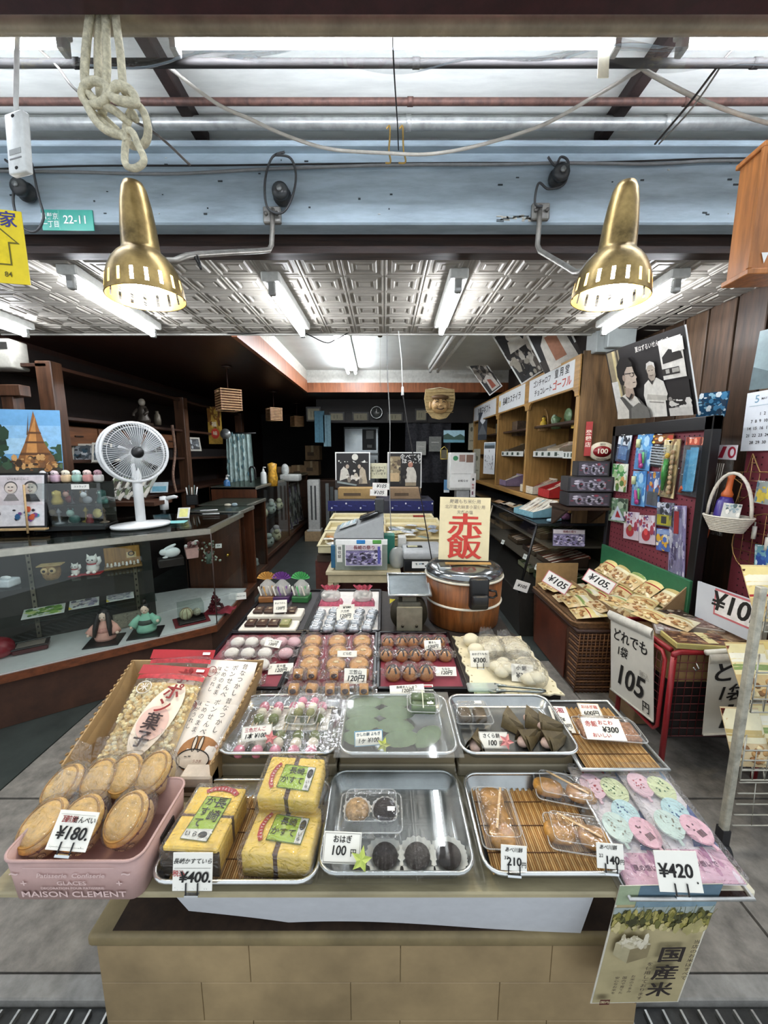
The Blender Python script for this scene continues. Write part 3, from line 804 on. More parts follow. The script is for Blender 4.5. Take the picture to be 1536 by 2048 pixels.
# standing fan
p=P(283,1052,TOPZ)
t=thing('electric_fan',p,'white round desk fan standing on the glass showcase','fan',rz=R(46))
fw=C('#e4e6e6',.35,0,.02)
b=MB();b.lathe([(.0,0),(.175,0),(.18,.008),(.178,.018),(.06,.028),(.045,.034),(0,.034)],fw,32,sy=.8);b.put('base',t)
MB().tube([(0,0,.03),(0,0,.34),(0,.02,.42)],[.03,.03,.026],fw,16).put('pole',t)
HZ=.50
def ring(r,y,th,m,b,n=40):b.tube([(r*math.cos(2*math.pi*k/n),y,HZ+r*math.sin(2*math.pi*k/n)) for k in range(n)],th,m,6,True)
b=MB();ring(.192,-.03,.010,fw,b);ring(.193,.06,.011,fw,b);ring(.165,-.062,.0015,fw,b);ring(.16,.10,.003,fw,b)
for k in range(72):
 a=2*math.pi*k/72;ca,sa=math.cos(a),math.sin(a)
 b.tube([(.036*ca,-.082,HZ+.036*sa),(.11*ca,-.077,HZ+.11*sa),(.165*ca,-.062,HZ+.165*sa),(.192*ca,-.03,HZ+.192*sa),(.196*ca,.02,HZ+.196*sa),(.192*ca,.06,HZ+.192*sa),(.15*ca,.1,HZ+.15*sa)],.0011,fw,4)
b.put('guard',t)
b=MB(Matrix.Translation((0,0,HZ))@Matrix.Rotation(R(90),4,'X'));b.lathe([(.0,.092),(.03,.09),(.038,.082),(.038,.07),(0,.07)],BLACK,24);b.put('hub_cap',t)
b=MB()
for k in range(7):
 a0=2*math.pi*k/7
 b.grid(lambda q,v,a0=a0:((.03+.145*q)*math.cos(a0+.7*v+.3*q),-.02+.035*v,HZ+(.03+.145*q)*math.sin(a0+.7*v+.3*q)),6,4,C('#6f7577',.35))
b.put('blades',t)
b=MB(Matrix.Translation((0,.07,HZ))@Matrix.Rotation(R(-90),4,'X'));b.lathe([(.08,0),(.075,.05),(.05,.08),(0,.085)],fw,24);b.put('motor',t)
# caricature frame on easel
p=P(24,1066,TOPZ)
t=thing('framed_drawing',p,'black-framed drawing of two smiling people on a small easel','frame',rz=R(8))
b=MB().pic(.40,.345,C('#e6e2e4',.4),[('r','#ece9ea',.05,.05,.95,.95),('r','#e3d9da',.06,.42,.94,.94),
 ('e','#5b5654',.5,.74,.095,.115),('e','#eadccf',.5,.73,.085,.1),('e','#4c4846',.78,.74,.1,.12),('e','#ead9ca',.78,.72,.09,.1),
 ('p','#8b8684',[(.4,.5),(.46,.62),(.55,.62),(.62,.5)]),('p','#2e2d30',[(.68,.48),(.72,.62),(.85,.62),(.92,.48)]),
 ('r','#3a3634',.46,.74,.49,.755),('r','#3a3634',.51,.74,.54,.755),('r','#3a3634',.74,.735,.77,.75),('r','#3a3634',.79,.735,.82,.75),('l','#8a3a36',[(.47,.69),(.5,.675),(.53,.69)],.008),('l','#8a3a36',[(.75,.68),(.78,.665),(.81,.68)],.008),
 ('s',['#2f5f8a','#3aa0b0','#d0603a','#1f1f24','#7a4a8a'],(.55,.14,.9,.36),14,.035,4),('t','#3a3836','ありがとう',.2,.26,.03),('t','#3a3836','長崎の味',.2,.16,.03),('t','#7a7674','いつもにこにこ',.62,.89,.018)],t=.012,border=(BLACK,.012),lift=.001)
b.bm.transform(stand((0,0,.03),0,10));b.put('picture',t)
el=C('#c9a878',.5,0,.15)
b=MB();b.b2((-.2,-.02,.016),(.2,.02,.03),el,.002)
for s in (-1,1):b.tube([(s*.11,-.03,0),(s*.09,.02,.3)],.006,el,6)
b.tube([(0,.2,0),(0,.09,.3)],.006,el,6);b.put('easel',t)
# small display case of figurines
p=P(157,1056,TOPZ)
t=thing('display_case',p,'clear three-tier case of small souvenir figurines on the showcase','display case',rz=R(10))
MB().b2((-.205,-.09,-.001),(.205,.09,.03),BLACK,.003).put('case_base',t)
cg=film('#f4f7f6',.5,.01)
b=MB()
for z in (.03,.16,.30):b.b2((-.2,-.085,z),(.2,.085,z+.006),film('#f2f6f5',.5,.02))
b.put('shelves',t)
b=MB();b.b2((-.2,.08,.03),(.2,.085,.305),C('#4a4740',.5));b.put('back',t)
b=MB();b.b2((-.203,-.088,.03),(-.2,.085,.305),cg);b.b2((.2,-.088,.03),(.203,.085,.305),cg);b.b2((-.2,-.088,.03),(.2,-.085,.305),cg);b.put('panes',t)
def fig(b,x,y,z,s,cols,kind):
 c=[C(q,.4,.3 if kind==2 else 0) for q in cols]
 if kind==0:
  b.lathe([(.018*s,0),(.02*s,.012*s),(.013*s,.03*s),(.015*s,.036*s),(.014*s,.05*s),(0,.056*s)],c[0],10,(x,y,z));b.ell((x,y-.012*s,z+.044*s),.006*s,c[1],6,4)
 elif kind==1:
  b.ell((x,y,z+.018*s),(.022*s,.015*s,.018*s),c[0],10,6);b.ell((x-.012*s,y-.006,z+.042*s),(.014*s,.012*s,.014*s),c[1],10,6)
  for q in (-1,1):b.ell((x-.012*s+q*.009*s,y,z+.056*s),(.004*s,.003*s,.007*s),c[0],6,4)
 else:
  b.lathe([(.02*s,0),(.02*s,.006*s),(.006*s,.01*s),(.005*s,.05*s),(.012*s,.055*s),(0,.075*s)],c[0],10,(x,y,z))
pal=[('#2c2a2c','#8a8478'),('#b8a04a','#e2d27a'),('#d8d2c8','#7a2a2a'),('#6a5a48','#b09a70'),('#7a2c30','#d8a89a'),('#3f6a62','#98b8ac'),('#9a9ca0','#e0e2e4')]
for zi,z in enumerate((.036,.166)):
 for i in range(9):
  c=pal[(i*3+zi*2)%7]
  b=MB();fig(b,0,0,0,1.15+.25*((i*5+zi)%3),c,(i+zi)%3)
  o=b.put('souvenir_figurine');o.location=p+Matrix.Rotation(R(10),3,'Z')@Vector((-.175+i*.044,-.03+.05*(i%2),z))
  tag(o,'tiny souvenir figurine in the clear case, %s tier, %s from left'%(('lower','middle')[zi],ORD[i]),'figurine','souvenir figurines in the clear case')
b=MB(Matrix.Translation(p+Vector((.14,.0,.10)))@Matrix.Rotation(R(80),4,'X'));b.lathe([(0,0),(.03,.0),(.031,.004),(0,.006)],C('#d8c678',.4),24)
tag(b.put('coin_dish'),'round pale gold dish in the lower tier of the clear case','dish')
for i,cs in enumerate((('#e6d8d0','#f0ece8'),('#d8b8c8','#f2dfe2'),('#e8c8a0','#f5e8d0'),('#a8cfc0','#d8ece4'),('#d89a94','#f2d8d0'),('#e2dcd8','#c8a0a8'))):
 b=MB()
 b.b2((-.026,-.022,0),(.026,.022,.05),C(cs[0],.6,0,.05),.012,2);b.ell((0,-.004,.06),(.026,.02,.02),C(cs[1],.6),12,8)
 for s in (-1,1):b.ell((s*.01,-.025,.06),(.003,.002,.004),INK,6,4)
 o=b.put('plush_charm');o.location=p+Matrix.Rotation(R(10),3,'Z')@Vector((-.16+i*.063,0,.307))
 tag(o,'small pastel plush charm on top of the clear case, %s from left'%ORD[i],'plush charm','plush charms on the clear case')
m=stand(P(186,968,1.30)*0+p+Vector((.13,-.11,.27)),10,4)
flat_print('label_card',m,.10,.032,PAPER,[('t','#2a2a2a','ストラップ',.5,.5,.014)],'white label card on the corner of the clear figurine case','card')
# framed photos on shelf
for i,(px,py,w) in enumerate(((171,926,.19),(212,924,.2),(240,921,.14))):
 m=stand(at(px,py,y=3.05),12,14)
 flat_print('framed_photo',m,w,.155,C('#3a3d40'),[('r','#60666a',.1,.1,.9,.9),('s',['#1e2224','#8a9094','#4a5256','#c8ccce','#2f4a58'],(.15,.15,.85,.85),40,.1,i+3)],'white photo frame on the left wall shelf, %s of three from left'%ORD[i],'photo frame','photo frames on the left wall shelf',border=(C('#cfcbbd'),.016),t=.012)
# leaning art boards beneath
for i in range(5):
 m=stand(at(214+i*17,1000-i*2,y=2.95+.02*i),20,12,-28)
 flat_print('art_card',m,.075,.2,C('#8b8b84'),[('s',['#2b2d2c','#d8d4c8','#6e7a5a','#a5a79e','#40382e'],(.04,.04,.96,.96),40,.16,i+11)],'tilted picture card in the rack behind the fan, %s from left'%ORD[i],'picture card','tilted picture cards behind the fan')
b=MB();b.b2((-.25,-.05,-.03),(.3,.2,0),wood('#4c2c1a',.4,4,0));tag(b.put('card_rack',loc=at(238,1003,y=2.95)),'low wooden rack holding tilted picture cards behind the fan','rack')
# statue on upper shelf
p=at(289,852,x=-2.36)
t=thing('statue',p,'dark figure statue on a plinth on the upper left shelf','statue')
dk=C('#4c443c',.35,.3,.3,30)
MB().b2((-.06,-.06,0),(.06,.06,.03),C('#3c2c20',.4),.004).put('plinth',t)
b=MB();b.lathe([(.0,.03),(.055,.03),(.06,.06),(.04,.1),(.045,.15),(.03,.19),(0,.2)],dk,14);b.ell((.0,-.01,.225),(.032,.03,.036),C('#8f877a',.4),12,8);b.tube([(.04,-.02,.16),(.07,-.05,.13),(.05,-.07,.1)],.014,dk,8);b.tube([(-.04,-.02,.16),(-.075,-.03,.12),(-.06,-.06,.09)],.014,dk,8);b.put('figure',t)
for i,(px,py) in enumerate(((316,850),(362,875),(372,876))):
 b=MB();b.lathe([(0,0),(.03,0),(.034,.05),(.028,.1),(.016,.12),(.016,.14),(0,.14)],C(['#6e6658','#8a7c60','#7d7468'][i],.4,.2),14)
 tag(b.put('jar',loc=at(px,py,x=-2.36)),['small jar right of the statue on the left shelf','left of the two pale jars on the far left shelf','right of the two pale jars on the far left shelf'][i],'jar','jars on the left wall shelf')
m=stand(at(392,902,x=-2.34),60,10)
flat_print('framed_photo',m,.16,.17,C('#26282a'),[('s',['#50565a','#a8acae'],(.2,.2,.8,.8),14,.12)],'white photo frame far along the left wall shelf','photo frame',border=(C('#b9b5a8'),.02),t=.012)
cable([at(x,y,x=-2.26) for x,y in ((344,850),(350,900),(346,950),(352,985))],.014,C('#8a6a58',.6,0,.5,60),'paper_crane_string','string of folded paper charms hanging on the shelf post behind the fan','charm string',None)
# spray dispenser, notes, pens
p=P(330,1030,TOPZ)
t=thing('tape_dispenser',p,'white gun-shaped dispenser with clear tank beside the fan','dispenser',rz=R(10))
b=MB();b.lathe([(.028,0),(.03,.01),(.03,.05),(.026,.055)],film('#dce4e6',.5,.03),16);b.put('tank',t)
b=MB();b.lathe([(.031,.045),(.032,.09),(.03,.15),(.0,.155)],fw,16);b.tube([(0,0,.13),(.09,-.02,.15),(.11,-.02,.145)],[.018,.014,.01],fw,10);b.put('head',t)
MB().ell((.112,-.02,.144),(.006,.006,.006),C('#5a2c2c'),8,6).put('nozzle',t)
flat_print('blue_folder',Matrix.Translation(P(342,1046,TOPZ+.004))@Matrix.Rotation(R(12),4,'Z'),.17,.10,C('#8fd6d4',.5,0,.03),[],'light turquoise paper sheet lying beside the fan base','paper sheet',t=.004)
m=stand(P(366,1036,TOPZ),14,40)
flat_print('memo_pad',m,.085,.095,C('#d5d6d2'),[('r','#e4e08c',.15,.1,.85,.9)],'clear stand with pale yellow memo behind the turquoise sheet','memo pad',t=.006)
m=stand(at(318,985,x=-2.31),20,40);flat_print('leaflet',m,.16,.13,C('#c8d8dc'),[('r','#7cb8cc',.1,.1,.9,.6)],'pale blue leaflet behind the fan pole','leaflet')
p=P(385,1010,TOPZ)
t=thing('desk_clutter_stand',p,'small dark desk stand of white tools behind the yellow memo','desk stand',rz=R(20))
MB().b2((-.05,-.03,0),(.05,.03,.10),BLACK,.006).put('holder',t)
for i in range(5):MB().tube([(-.035+i*.018,0,.08),(-.045+i*.024,.01,.17+.02*(i%2))],.006,C(['#e8e8e4','#2c3a34','#d8d4c8','#6a7a74','#efefec'][i]),8).put('tool',t)
for i,(px,py,l,a) in enumerate(((418,1022,.14,25),(422,1029,.13,10),(402,1022,.1,40))):
 b=MB();b.tube([(-l/2,0,.006),(l/2,0,.006)],.005,C(['#e9e9e6','#c8c9c6','#40444a'][i],.3),8)
 o=b.put('pen',loc=P(px,py,TOPZ));o.rotation_euler.z=R(a);tag(o,['longest white pen on the corner of the glass counter','grey pen nearest the counter edge','dark pen on the glass counter by the memo pad'][i],'pen','pens on the glass counter')
b=MB();b.ell((-.03,0,.014),(.035,.02,.015),C('#b9b3a0',.7,0,.2),10,6);b.ell((.03,.01,.016),(.03,.022,.018),C('#8fa0a4',.7,0,.2),10,6)
tag(b.put('cloth_pouch',loc=P(462,1013,TOPZ)),'crumpled pale cloth pouch at the back corner of the glass counter','pouch')
# ---------------- wooden cabinets along the left aisle ----------------
cw=wood('#53301e',.3,4,2,.3)
def cabinet(x0,x1,y0,y1,h,label,glass=True,name='wooden_cabinet'):
 t=thing(name,((x0+x1)/2,(y0+y1)/2,0),label,'cabinet')
 hx,hy=(x1-x0)/2,(y1-y0)/2
 MB().b2((-hx,-hy+.02,0),(hx-.03,hy-.02,.2),skirt).put('skirt',t)
 MB().b2((-hx,-hy,.2),(hx,hy,.25),cw,.004).put('base',t)
 for s in (-1,1):MB().b2((-hx,s*hy-(.03 if s>0 else 0),.25),(hx,s*hy+(.03 if s<0 else 0),h),cw,.004).put('side_panel',t)
 MB().b2((-hx,-hy,.25),(-hx+.02,hy,h),cw).put('back_panel',t)
 MB().b2((-hx,-hy,h-.03),(hx+.01,hy,h),alu,.003).put('top_frame',t)
 MB().b2((-hx+.01,-hy+.01,h),(hx-.01,hy-.01,h+.006),film('#dfe6e4',.5,.02)).put('top_glass',t)
 if glass:
  MB().b2((hx-.012,-hy+.03,.25),(hx-.006,hy-.03,h-.03),film('#f7faf9',.4,.01)).put('front_glass',t)
  MB().b2((-hx+.02,-hy+.03,.66),(hx-.03,hy-.03,.668),film('#f0f5f3',.4,.02)).put('glass_shelf',t)
 return t
cabinet(-1.72,-1.24,3.24,3.62,1.0,'low wooden cabinet with brass knob right behind the corner showcase',False)
b=MB();b.ell((0,0,0),(.016,.02,.016),C('#caa24a',.25,.9),12,8)
tag(b.put('brass_fitting',loc=at(456,1110,y=3.215)),'brass knob on the wooden panel behind the corner showcase','knob')
cabinet(-1.80,-1.32,3.66,4.25,1.0,'wooden glass cabinet with small white ornaments, second along the left aisle')
cabinet(-1.95,-1.43,4.28,5.75,1.12,'long wooden glass cabinet of white plush toys along the left aisle')
cabinet(-1.97,-1.45,5.78,7.3,1.12,'far wooden glass cabinet with framed prints along the left aisle')
MB_=None
rnd=random.Random(9)
for i in range(14):
 r_=rnd.uniform(.06,.085);k=i%7
 b=MB();b.ell((0,0,r_),(r_,r_,r_),C(['#d6d4ca','#c9c6a4','#dcd2d2','#b9c4b8'][i%4],.8,0,.12,30),14,10)
 b.ell((r_*.3,-r_*.5,r_*2),(r_*.55,r_*.5,r_*.5),C(['#d6d4ca','#c9c6a4','#e6dada','#b9c4b8'][i%4],.8,0,.12,30),12,8)
 for q in range(6):b.ell((r_*.96*math.cos(q*1.1-1.8),r_*.96*math.sin(q*1.1-1.8),r_*(1+.35*(q%3-1))),r_*.16,C(['#7a3a3a','#3a4a3a','#4a4a6a'][q%3],.8),6,4)
 o=b.put('plush_toy',loc=(-1.6+.06*(i%2),4.42+k*.19,.251 if i<7 else .67))
 tag(o,'pale plush toy, %s shelf of long aisle cabinet, %s from front'%('lower' if i<7 else 'upper',ORD[k]),'plush toy','plush toys in the long aisle cabinet')
for i in range(5):
 b=MB();fig(b,0,0,0,1.6,('#b9c4be','#e0e4e0'),i%2)
 tag(b.put('ornament',loc=(-1.42,3.74+i*.1,.255)),'small pale ornament on the floor of the second aisle cabinet, %s from the front'%ORD[i],'ornament','ornaments in the second aisle cabinet')
for i in range(3):
 m=stand((-1.52,6.0+i*.42,.27),78,6)
 flat_print('framed_print',m,.34,.7,C('#7e8078'),[('s',['#c8c8c0','#4a4c52','#8a7a9a','#5e5a50'],(.05,.05,.95,.95),50,.1,i)],'tall framed print in the far aisle cabinet, %s from the front'%ORD[i],'print','framed prints in the far aisle cabinet',border=(C('#d0cdc4'),.02),t=.01)
# bottles on the counter
def bottle(loc,body,cap,h,label,pump=True):
 t=thing('pump_bottle',loc,label,'bottle','bottles on the aisle cabinets')
 MB().lathe([(0,0),(.034,0),(.036,.01),(.036,h*.62),(.03,h*.7),(.013,h*.75),(.013,h*.78),(0,h*.78)],body,16).put('body',t)
 b=MB();b.lathe([(.015,h*.76),(.015,h*.84),(.006,h*.85),(.006,h*.95),(0,h*.95)],cap,12)
 b.tube([(0,0,h*.95),(.035,-.01,h*.96)],[.01,.006],cap,8);b.put('pump',t)
bottle(at(455,988,y=4.4),C('#3a6a9a',.2,0,.1),C('#e8e8e4',.4),.22,'blue pump bottle on the cabinet before the pale curtain')
bottle(at(528,972,y=4.75),C('#d8dcd8',.2,0,.05),C('#f0f0ec',.4),.24,'white pump bottle on the long aisle cabinet')
b=MB();b.lathe([(0,0),(.06,0),(.065,.1),(.05,.2),(.06,.28),(0,.3)],C('#c9962c',.5,0,.5,25),14)
tag(b.put('orange_packet',loc=at(546,972,y=4.9)),'orange and yellow packet next to the white pump bottle','packet')
b=MB();b.b2((-.14,-.1,0),(.14,.1,.1),C('#b7b9b4',.4),.02,2);b.ell((-.08,0,.16),(.06,.05,.09),C('#c8ccc8',.5,0,.2),12,8)
tag(b.put('white_machine',loc=at(582,962,y=5.6)),'pale machine under a plastic bag at the end of the aisle cabinet','machine')
# black handle-like stand before curtain
cable([at(x,y,y=4.6) for x,y in ((502,965),(500,938),(505,934),(510,940),(511,958))],.012,BLACK,'black_hook_stand','black bent stand on the aisle cabinet','stand',None)
# curtain and banner
cur=C('#b9d0cc',.8,0,.3,14,.1,0,(3,3,1))
def curt(a,v):
 x=-1.98+.62*a;return (x,5.9+.02*math.sin(a*34),.95+.72*v)
t=thing('curtain',(0,0,0),'pale blue-green patterned curtain hanging beyond the left shelf','curtain')
pts=[at(456,985,y=5.2),at(512,985,y=5.2),at(503,868,y=5.2),at(452,868,y=5.2)]
t.location=pts[0]
b=MB()
def cf(a,v):
 lo_,hi_=pts[0].lerp(pts[1],a),pts[3].lerp(pts[2],a)
 q=lo_.lerp(hi_,v)-pts[0];q.y+=.018*math.sin(a*36);return q
b.grid(cf,48,10,cur);b.put('cloth',t,fix=False)
b=MB()
for i in range(40):
 q=cf(rnd.random(),rnd.random());q.y-=.024
 b.ell(q,(.012,.002,.03),C(['#6f9498','#8fb0b0','#5a7e88'][i%3],.8),8,4)
b.put('leaf_print',t)['kind']='stuff'
q0,q1=pts[3]-pts[0],pts[2]-pts[0]
MB().tube([q0+Vector((-.06,0,.01)),q1+Vector((.06,0,.01))],.012,BLACK,8).put('rod',t)
m=stand(at(432,888,x=-2.262),0,0)
flat_print('hanging_banner',m,.185,.49,C('#b08a34',.7,0,.35,12),[('r','#5a3a16',0,.97,1,1),('s',['#8a5a1e','#d0a848','#6a3c14'],(.05,.5,.95,.95),30,.12),('e','#c9402e',.5,.28,.3,.14),('t','#f2e6c8','福',.45,.52,.07,{'bold':.03}),('t','#f2e6c8','味',.5,.28,.06,{'bold':.03}),('t','#4a1c12','和',.62,.75,.05)],
   'mustard yellow vertical banner with red roundel near the first pendant lamp','banner',t=.003)
b=MB(Matrix.Translation(at(452,868,y=4.9))@Matrix.Rotation(R(90),4,'X'));b.lathe([(.0,0),(.06,0),(.065,.02),(.0,.024)],C('#8d918f',.3,.5),24)
tag(b.put('wall_dial'),'round grey dial at the upper corner of the curtain','dial')
# slatted pendant lamps
for i,(px,py,y,s) in enumerate(((457,801,4.0,.27),(548,829,5.6,.23),(594,843,6.9,.23))):
 p=at(px,py,y=y)
 t=thing('pendant_lamp',p,'square slatted wooden pendant lamp, %s along the dark ceiling'%('nearest','second','farthest')[i],'lamp','slatted pendant lamps',rz=R(38))
 b=MB();h=s*.36
 for k in range(9):
  z=-h+k*h/4
  for q in range(4):
   b.m=Matrix.Rotation(q*math.pi/2,4,'Z');b.box((0,-s*.36,z),(s*.76,.012,.009),C('#c9a070',.5,0,.2));b.m=Matrix()
 for q in range(4):
  a=q*math.pi/2+math.pi/4;b.box((s*.5*math.cos(a),s*.5*math.sin(a),0),(.014,.014,h*2),C('#6a3c22',.5))
 b.put('slats',t)
 MB().b2((-s*.3,-s*.3,-h*.9),(s*.3,s*.3,h*.9),C('#7a5236',.6,0,.2)).put('inner_shade',t)
 MB().tube([(0,0,h),(0,0,2.35-p.z)],.005,C('#3a2018',.5),6).put('cord',t)
 MB().lathe([(.05,2.345-p.z),(.05,2.335-p.z),(0,2.325-p.z)],C('#2a1810',.5),14).put('ceiling_rose',t)
# ---------------- back of the shop ----------------
# lintel with framed certificates and a clock
struct(MB().b2((-1.1,6.42,1.98),(2.0,6.5,2.36),C('#17110e',.6,0,.3,6)).put('trim_7'))
for i,(px,w,h) in enumerate(((628,.24,.23),(674,.25,.15),(721,.27,.15),(790,.26,.14),(842,.2,.2))):
 m=stand(at(px,843,y=6.40),0,-8)
 flat_print('certificate',m,w,h,C('#6e6a58',.3),[('r','#8c8770',.12,.15,.88,.85),('r','#5a5646',.3,.3,.34,.7),('r','#5a5646',.5,.3,.54,.7)],'dark framed certificate on the lintel at the back, %s from left'%ORD[i],'certificate','framed certificates on the back lintel',border=(C('#1d1712',.3),.022),t=.015)
p=at(753,825,y=6.39)
t=thing('wall_clock',p,'round silver wall clock on the back lintel','clock')
b=MB(Matrix.Rotation(R(90),4,'X'));b.tube([(.092*math.cos(k*math.pi/16),.092*math.sin(k*math.pi/16),.012) for k in range(32)],.012,C('#b8bab8',.25,.8),8,True);b.put('rim',t)
b=MB(Matrix.Rotation(R(90),4,'X'));b.lathe([(.09,0),(.09,.008),(0,.008)],C('#4a4d4b',.3),32);b.put('face',t)
b=MB();b.box((.0,-.011,.03),(.006,.003,.06),WHITE);b.box((.02,-.011,-.008),(.045,.003,.006),WHITE);b.put('hands',t)
# tall fridge
p=at(724,1010,y=8.2);p.z=0
t=thing('refrigerator',p,'tall stainless steel refrigerator against the back wall','refrigerator')
ss=C('#b9c0c2',.22,.85,.1,6)
MB().b2((-.37,0,0),(.37,.6,2.03),C('#8f9594',.4,.5),.01).put('body',t)
for z0,z1,nm in ((1.48,2.0,0),(.12,1.45,1)):
 d=MB().b2((-.355,-.03,z0),(.355,0,z1),ss,.01).put('door',t)
 MB().b2((.28,-.06,z0+.1),(.31,-.03,z1-.1),C('#44484a',.3)).put('handle',d)
b=MB();b.b2((.02,-.034,1.55),(.31,-.03,1.98),C('#1c1e20',.4));b.b2((.1,-.036,1.78),(.26,-.034,1.95),WHITE);b.b2((.12,-.036,1.6),(.22,-.034,1.66),WHITE);b.put('notice_panel',t)
# noren curtain and paper sheets on the back
b=MB();b.grid(lambda a,v:(.35+.75*a,6.46+.018*math.sin(a*22),1.0+.99*v),30,3,C('#2b2b30',.9,0,.5,30))
tag(b.put('doorway_curtain',fix=False),'dark patterned curtain hanging in the back doorway','curtain')
for i,(px,py,w,h,c,lab) in enumerate(((842,885,.16,.22,'#a9aaa2','pale paper sheet on the back wall left of the white time recorder'),(870,878,.2,.24,'#7d7f7a','greyish paper sheet right beside the hanging mask'),(836,898,.1,.1,'#3f8a5c','small green paper sheet on the back wall'),(640,860,.16,.5,'#4f7a8c','blue hanging apron at the back, right of the pendant lamps'),(655,868,.12,.5,'#6f8e98','pale blue hanging cloth at the back beside the blue apron'))):
 m=stand(at(px,py+25,y=6.36),0,0)
 flat_print('hung_sheet',m,w,h,C(c,.8,0,.15),[('r','#cfcfc6',.2,.6,.8,.64),('r','#8d8d86',.2,.4,.7,.43)] if i<3 else [('r','#3f6272',.45,0,.5,1)],lab,'hanging sheet')
# stacked cartons at the back
cart=C('#8a6f4e',.75,0,.15,12)
def carton(p,w,d,h,label,name='cardboard_box',col=None,group=None,rz=0.,tape=True):
 t=thing(name,p,label,'box',group,rz=rz)
 c=col or cart
 MB().b2((-w/2,-d/2,0),(w/2,d/2,h),c,.004).put('carton',t)
 if tape:MB().b2((-w*.08,-d/2-.002,h*.5),(w*.08,d/2+.002,h+.002),C('#b09a72',.4)).put('tape',t)
 MB().b2((-w*.35,-d/2-.003,h*.3),(w*.1,-d/2-.001,h*.55),C('#5c4a36',.7)).put('print',t)
 return t
for i,(px,py,lab) in enumerate(((573,958,'upper left'),(601,955,'upper right'),(626,950,'second stack upper'),(628,920,'second stack top'))):
 p=at(px,py,y=7.45)
 carton(p,.27,.3,.24 if i<2 else .27,'cardboard carton stacked at the back of the aisle, %s'%lab,group='cartons at the back of the aisle')
b=MB();b.b2((-.9,-.15,0),(.6,.25,.95),C('#4a3526',.6));b.b2((-.92,-.18,.95),(.62,.28,.98),C('#5a4030',.5))
p=at(600,962,y=7.6);tag(b.put('back_counter',loc=(p.x+.2,7.55,0)),'dark wooden counter carrying cartons at the back of the aisle','counter')
# white tower heater on a wooden block, folded frames next to it
p=at(630,1060,y=6.5)
t=thing('wooden_block',(p.x,6.5,0),'pale wooden block under the white tower heater','block')
MB().b2((-.15,-.1,0),(.13,.12,.17),C('#b59a74',.7,0,.15)).put('block',t) if 0 else None
bpy.data.objects.remove(t)
tag(MB().b2((-.16,-.1,0),(.12,.12,.17),C('#b59a74',.7,0,.15),.004).put('wooden_block',loc=(p.x,6.5,0)),'pale wooden block under the white tower heater','block')
t=thing('tower_heater',(p.x,6.5,.171),'white tower heater at the far end of the aisle','heater')
MB().b2((-.10,-.08,0),(.10,.1,.88),C('#dcdcd6',.4),.02,2).put('body',t)
b=MB()
for x in (-.03,.035):b.b2((x-.014,-.084,.2),(x+.014,-.079,.78),C('#4c4e4c',.5))
b.put('grille',t)
MB().b2((-.12,-.1,-.0),(.12,.12,.03),C('#d2d2cc',.4),.006).put('foot',t)
for i in range(3):
 b=MB();x=.22+i*.07;b.b2((-.03,-.02,0),(.03,.01,.98-.06*i),C(['#8d9290','#6a6e6c','#b4b8b6'][i],.35,.6),.004)
 o=b.put('metal_frame',loc=(p.x+x,6.55+.05*i,0));tag(o,'folded metal frame leaning beside the tower heater, %s from the heater'%ORD[i],'metal frame','folded metal frames by the heater')
# central display: rack with navy cloth
t=thing('display_rack',(0,4.75,0),'wooden display stand carrying the cream trays in the middle of the shop','display stand')
b=MB();b.b2((-.64,-1.28,.0),(.66,.6,.5),C('#5e2c20',.5,0,.2));b.put('chest',t)
MB().hull([(-.62,-1.3,.5),(.64,-1.3,.5),(.64,.62,.5),(-.62,.62,.5)],[(-.62,-1.3,.56),(.64,-1.3,.56),(.64,.62,.66),(-.62,.62,.66)],C('#4a3a2c',.6)).put('slope',t)
MB().b2((-.6,.0,.5),(.62,.62,at(676,998,y=4.95).z-.001),C('#3a3a44',.6)).put('step',t)
navy=C('#1c2260',.7,0,.2)
for i,(x0,x1) in enumerate(((656,752),(778,866))):
 p0,p1=at(x0,1022,y=4.72),at(x1,1022,y=4.72)
 w=p1.x-p0.x
 m=stand(((p0.x+p1.x)/2,4.72,p0.z),0,0)
 b=MB().pic(w,.125,navy,[('e','#e8e8ec',.08+.3*k,.3+.45*(k%2),.018,.09) for k in range(4)]+[('l','#6a72b8',[(.12+.3*k,.55),(.2+.3*k,.5)],.012) for k in range(3)],t=.02)
 o=b.put('navy_cloth',fix=False);o.matrix_world=m;tag(o,'navy cloth with white plum blossoms draped on the stand, %s half'%('left','right')[i],'cloth','navy cloths on the display stand')
def tray_box(x0,x1,py_front,y,d,h,col,label,sl=0.12):
 a,c=at(x0,py_front,y=y),at(x1,py_front,y=y)
 w=c.x-a.x
 t=thing('cream_tray',((a.x+c.x)/2,y,a.z),label,'tray','cream trays in the middle of the shop',rx=sl)
 m=C(col,.5,0,.06)
 b=MB()
 b.b2((-w/2,0,0),(w/2,d,.008),m)
 for q in (-1,1):b.b2((q*w/2-.008,0,0),(q*w/2+.008,d,h),m,.003)
 b.b2((-w/2,-.008,0),(w/2,.008,h),m,.003);b.b2((-w/2,d-.008,0),(w/2,d+.008,h),m,.003)
 b.put('tray',t)
 b=MB();b.tube([(-w/2-.008,-.01,h),(w/2+.008,-.01,h),(w/2+.008,d+.01,h),(-w/2-.008,d+.01,h)],.009,m,6,True);b.put('rim',t)
 return t,w
cr='#d8cda6'
tray_box(638,700,1106,3.35,.42,.07,cr,'nearest cream tray left of the cash register, holding snack packets',.08)
tray_box(652,720,1072,3.85,.36,.06,cr,'second cream tray left of the cash register',.06)
tray_box(662,730,1046,4.28,.3,.045,cr,'farthest cream tray left of the cash register',.04)
tray_box(770,892,1092,3.55,.45,.07,'#cbb88a','nearest cream tray to the right of the register, full of packets',.1)
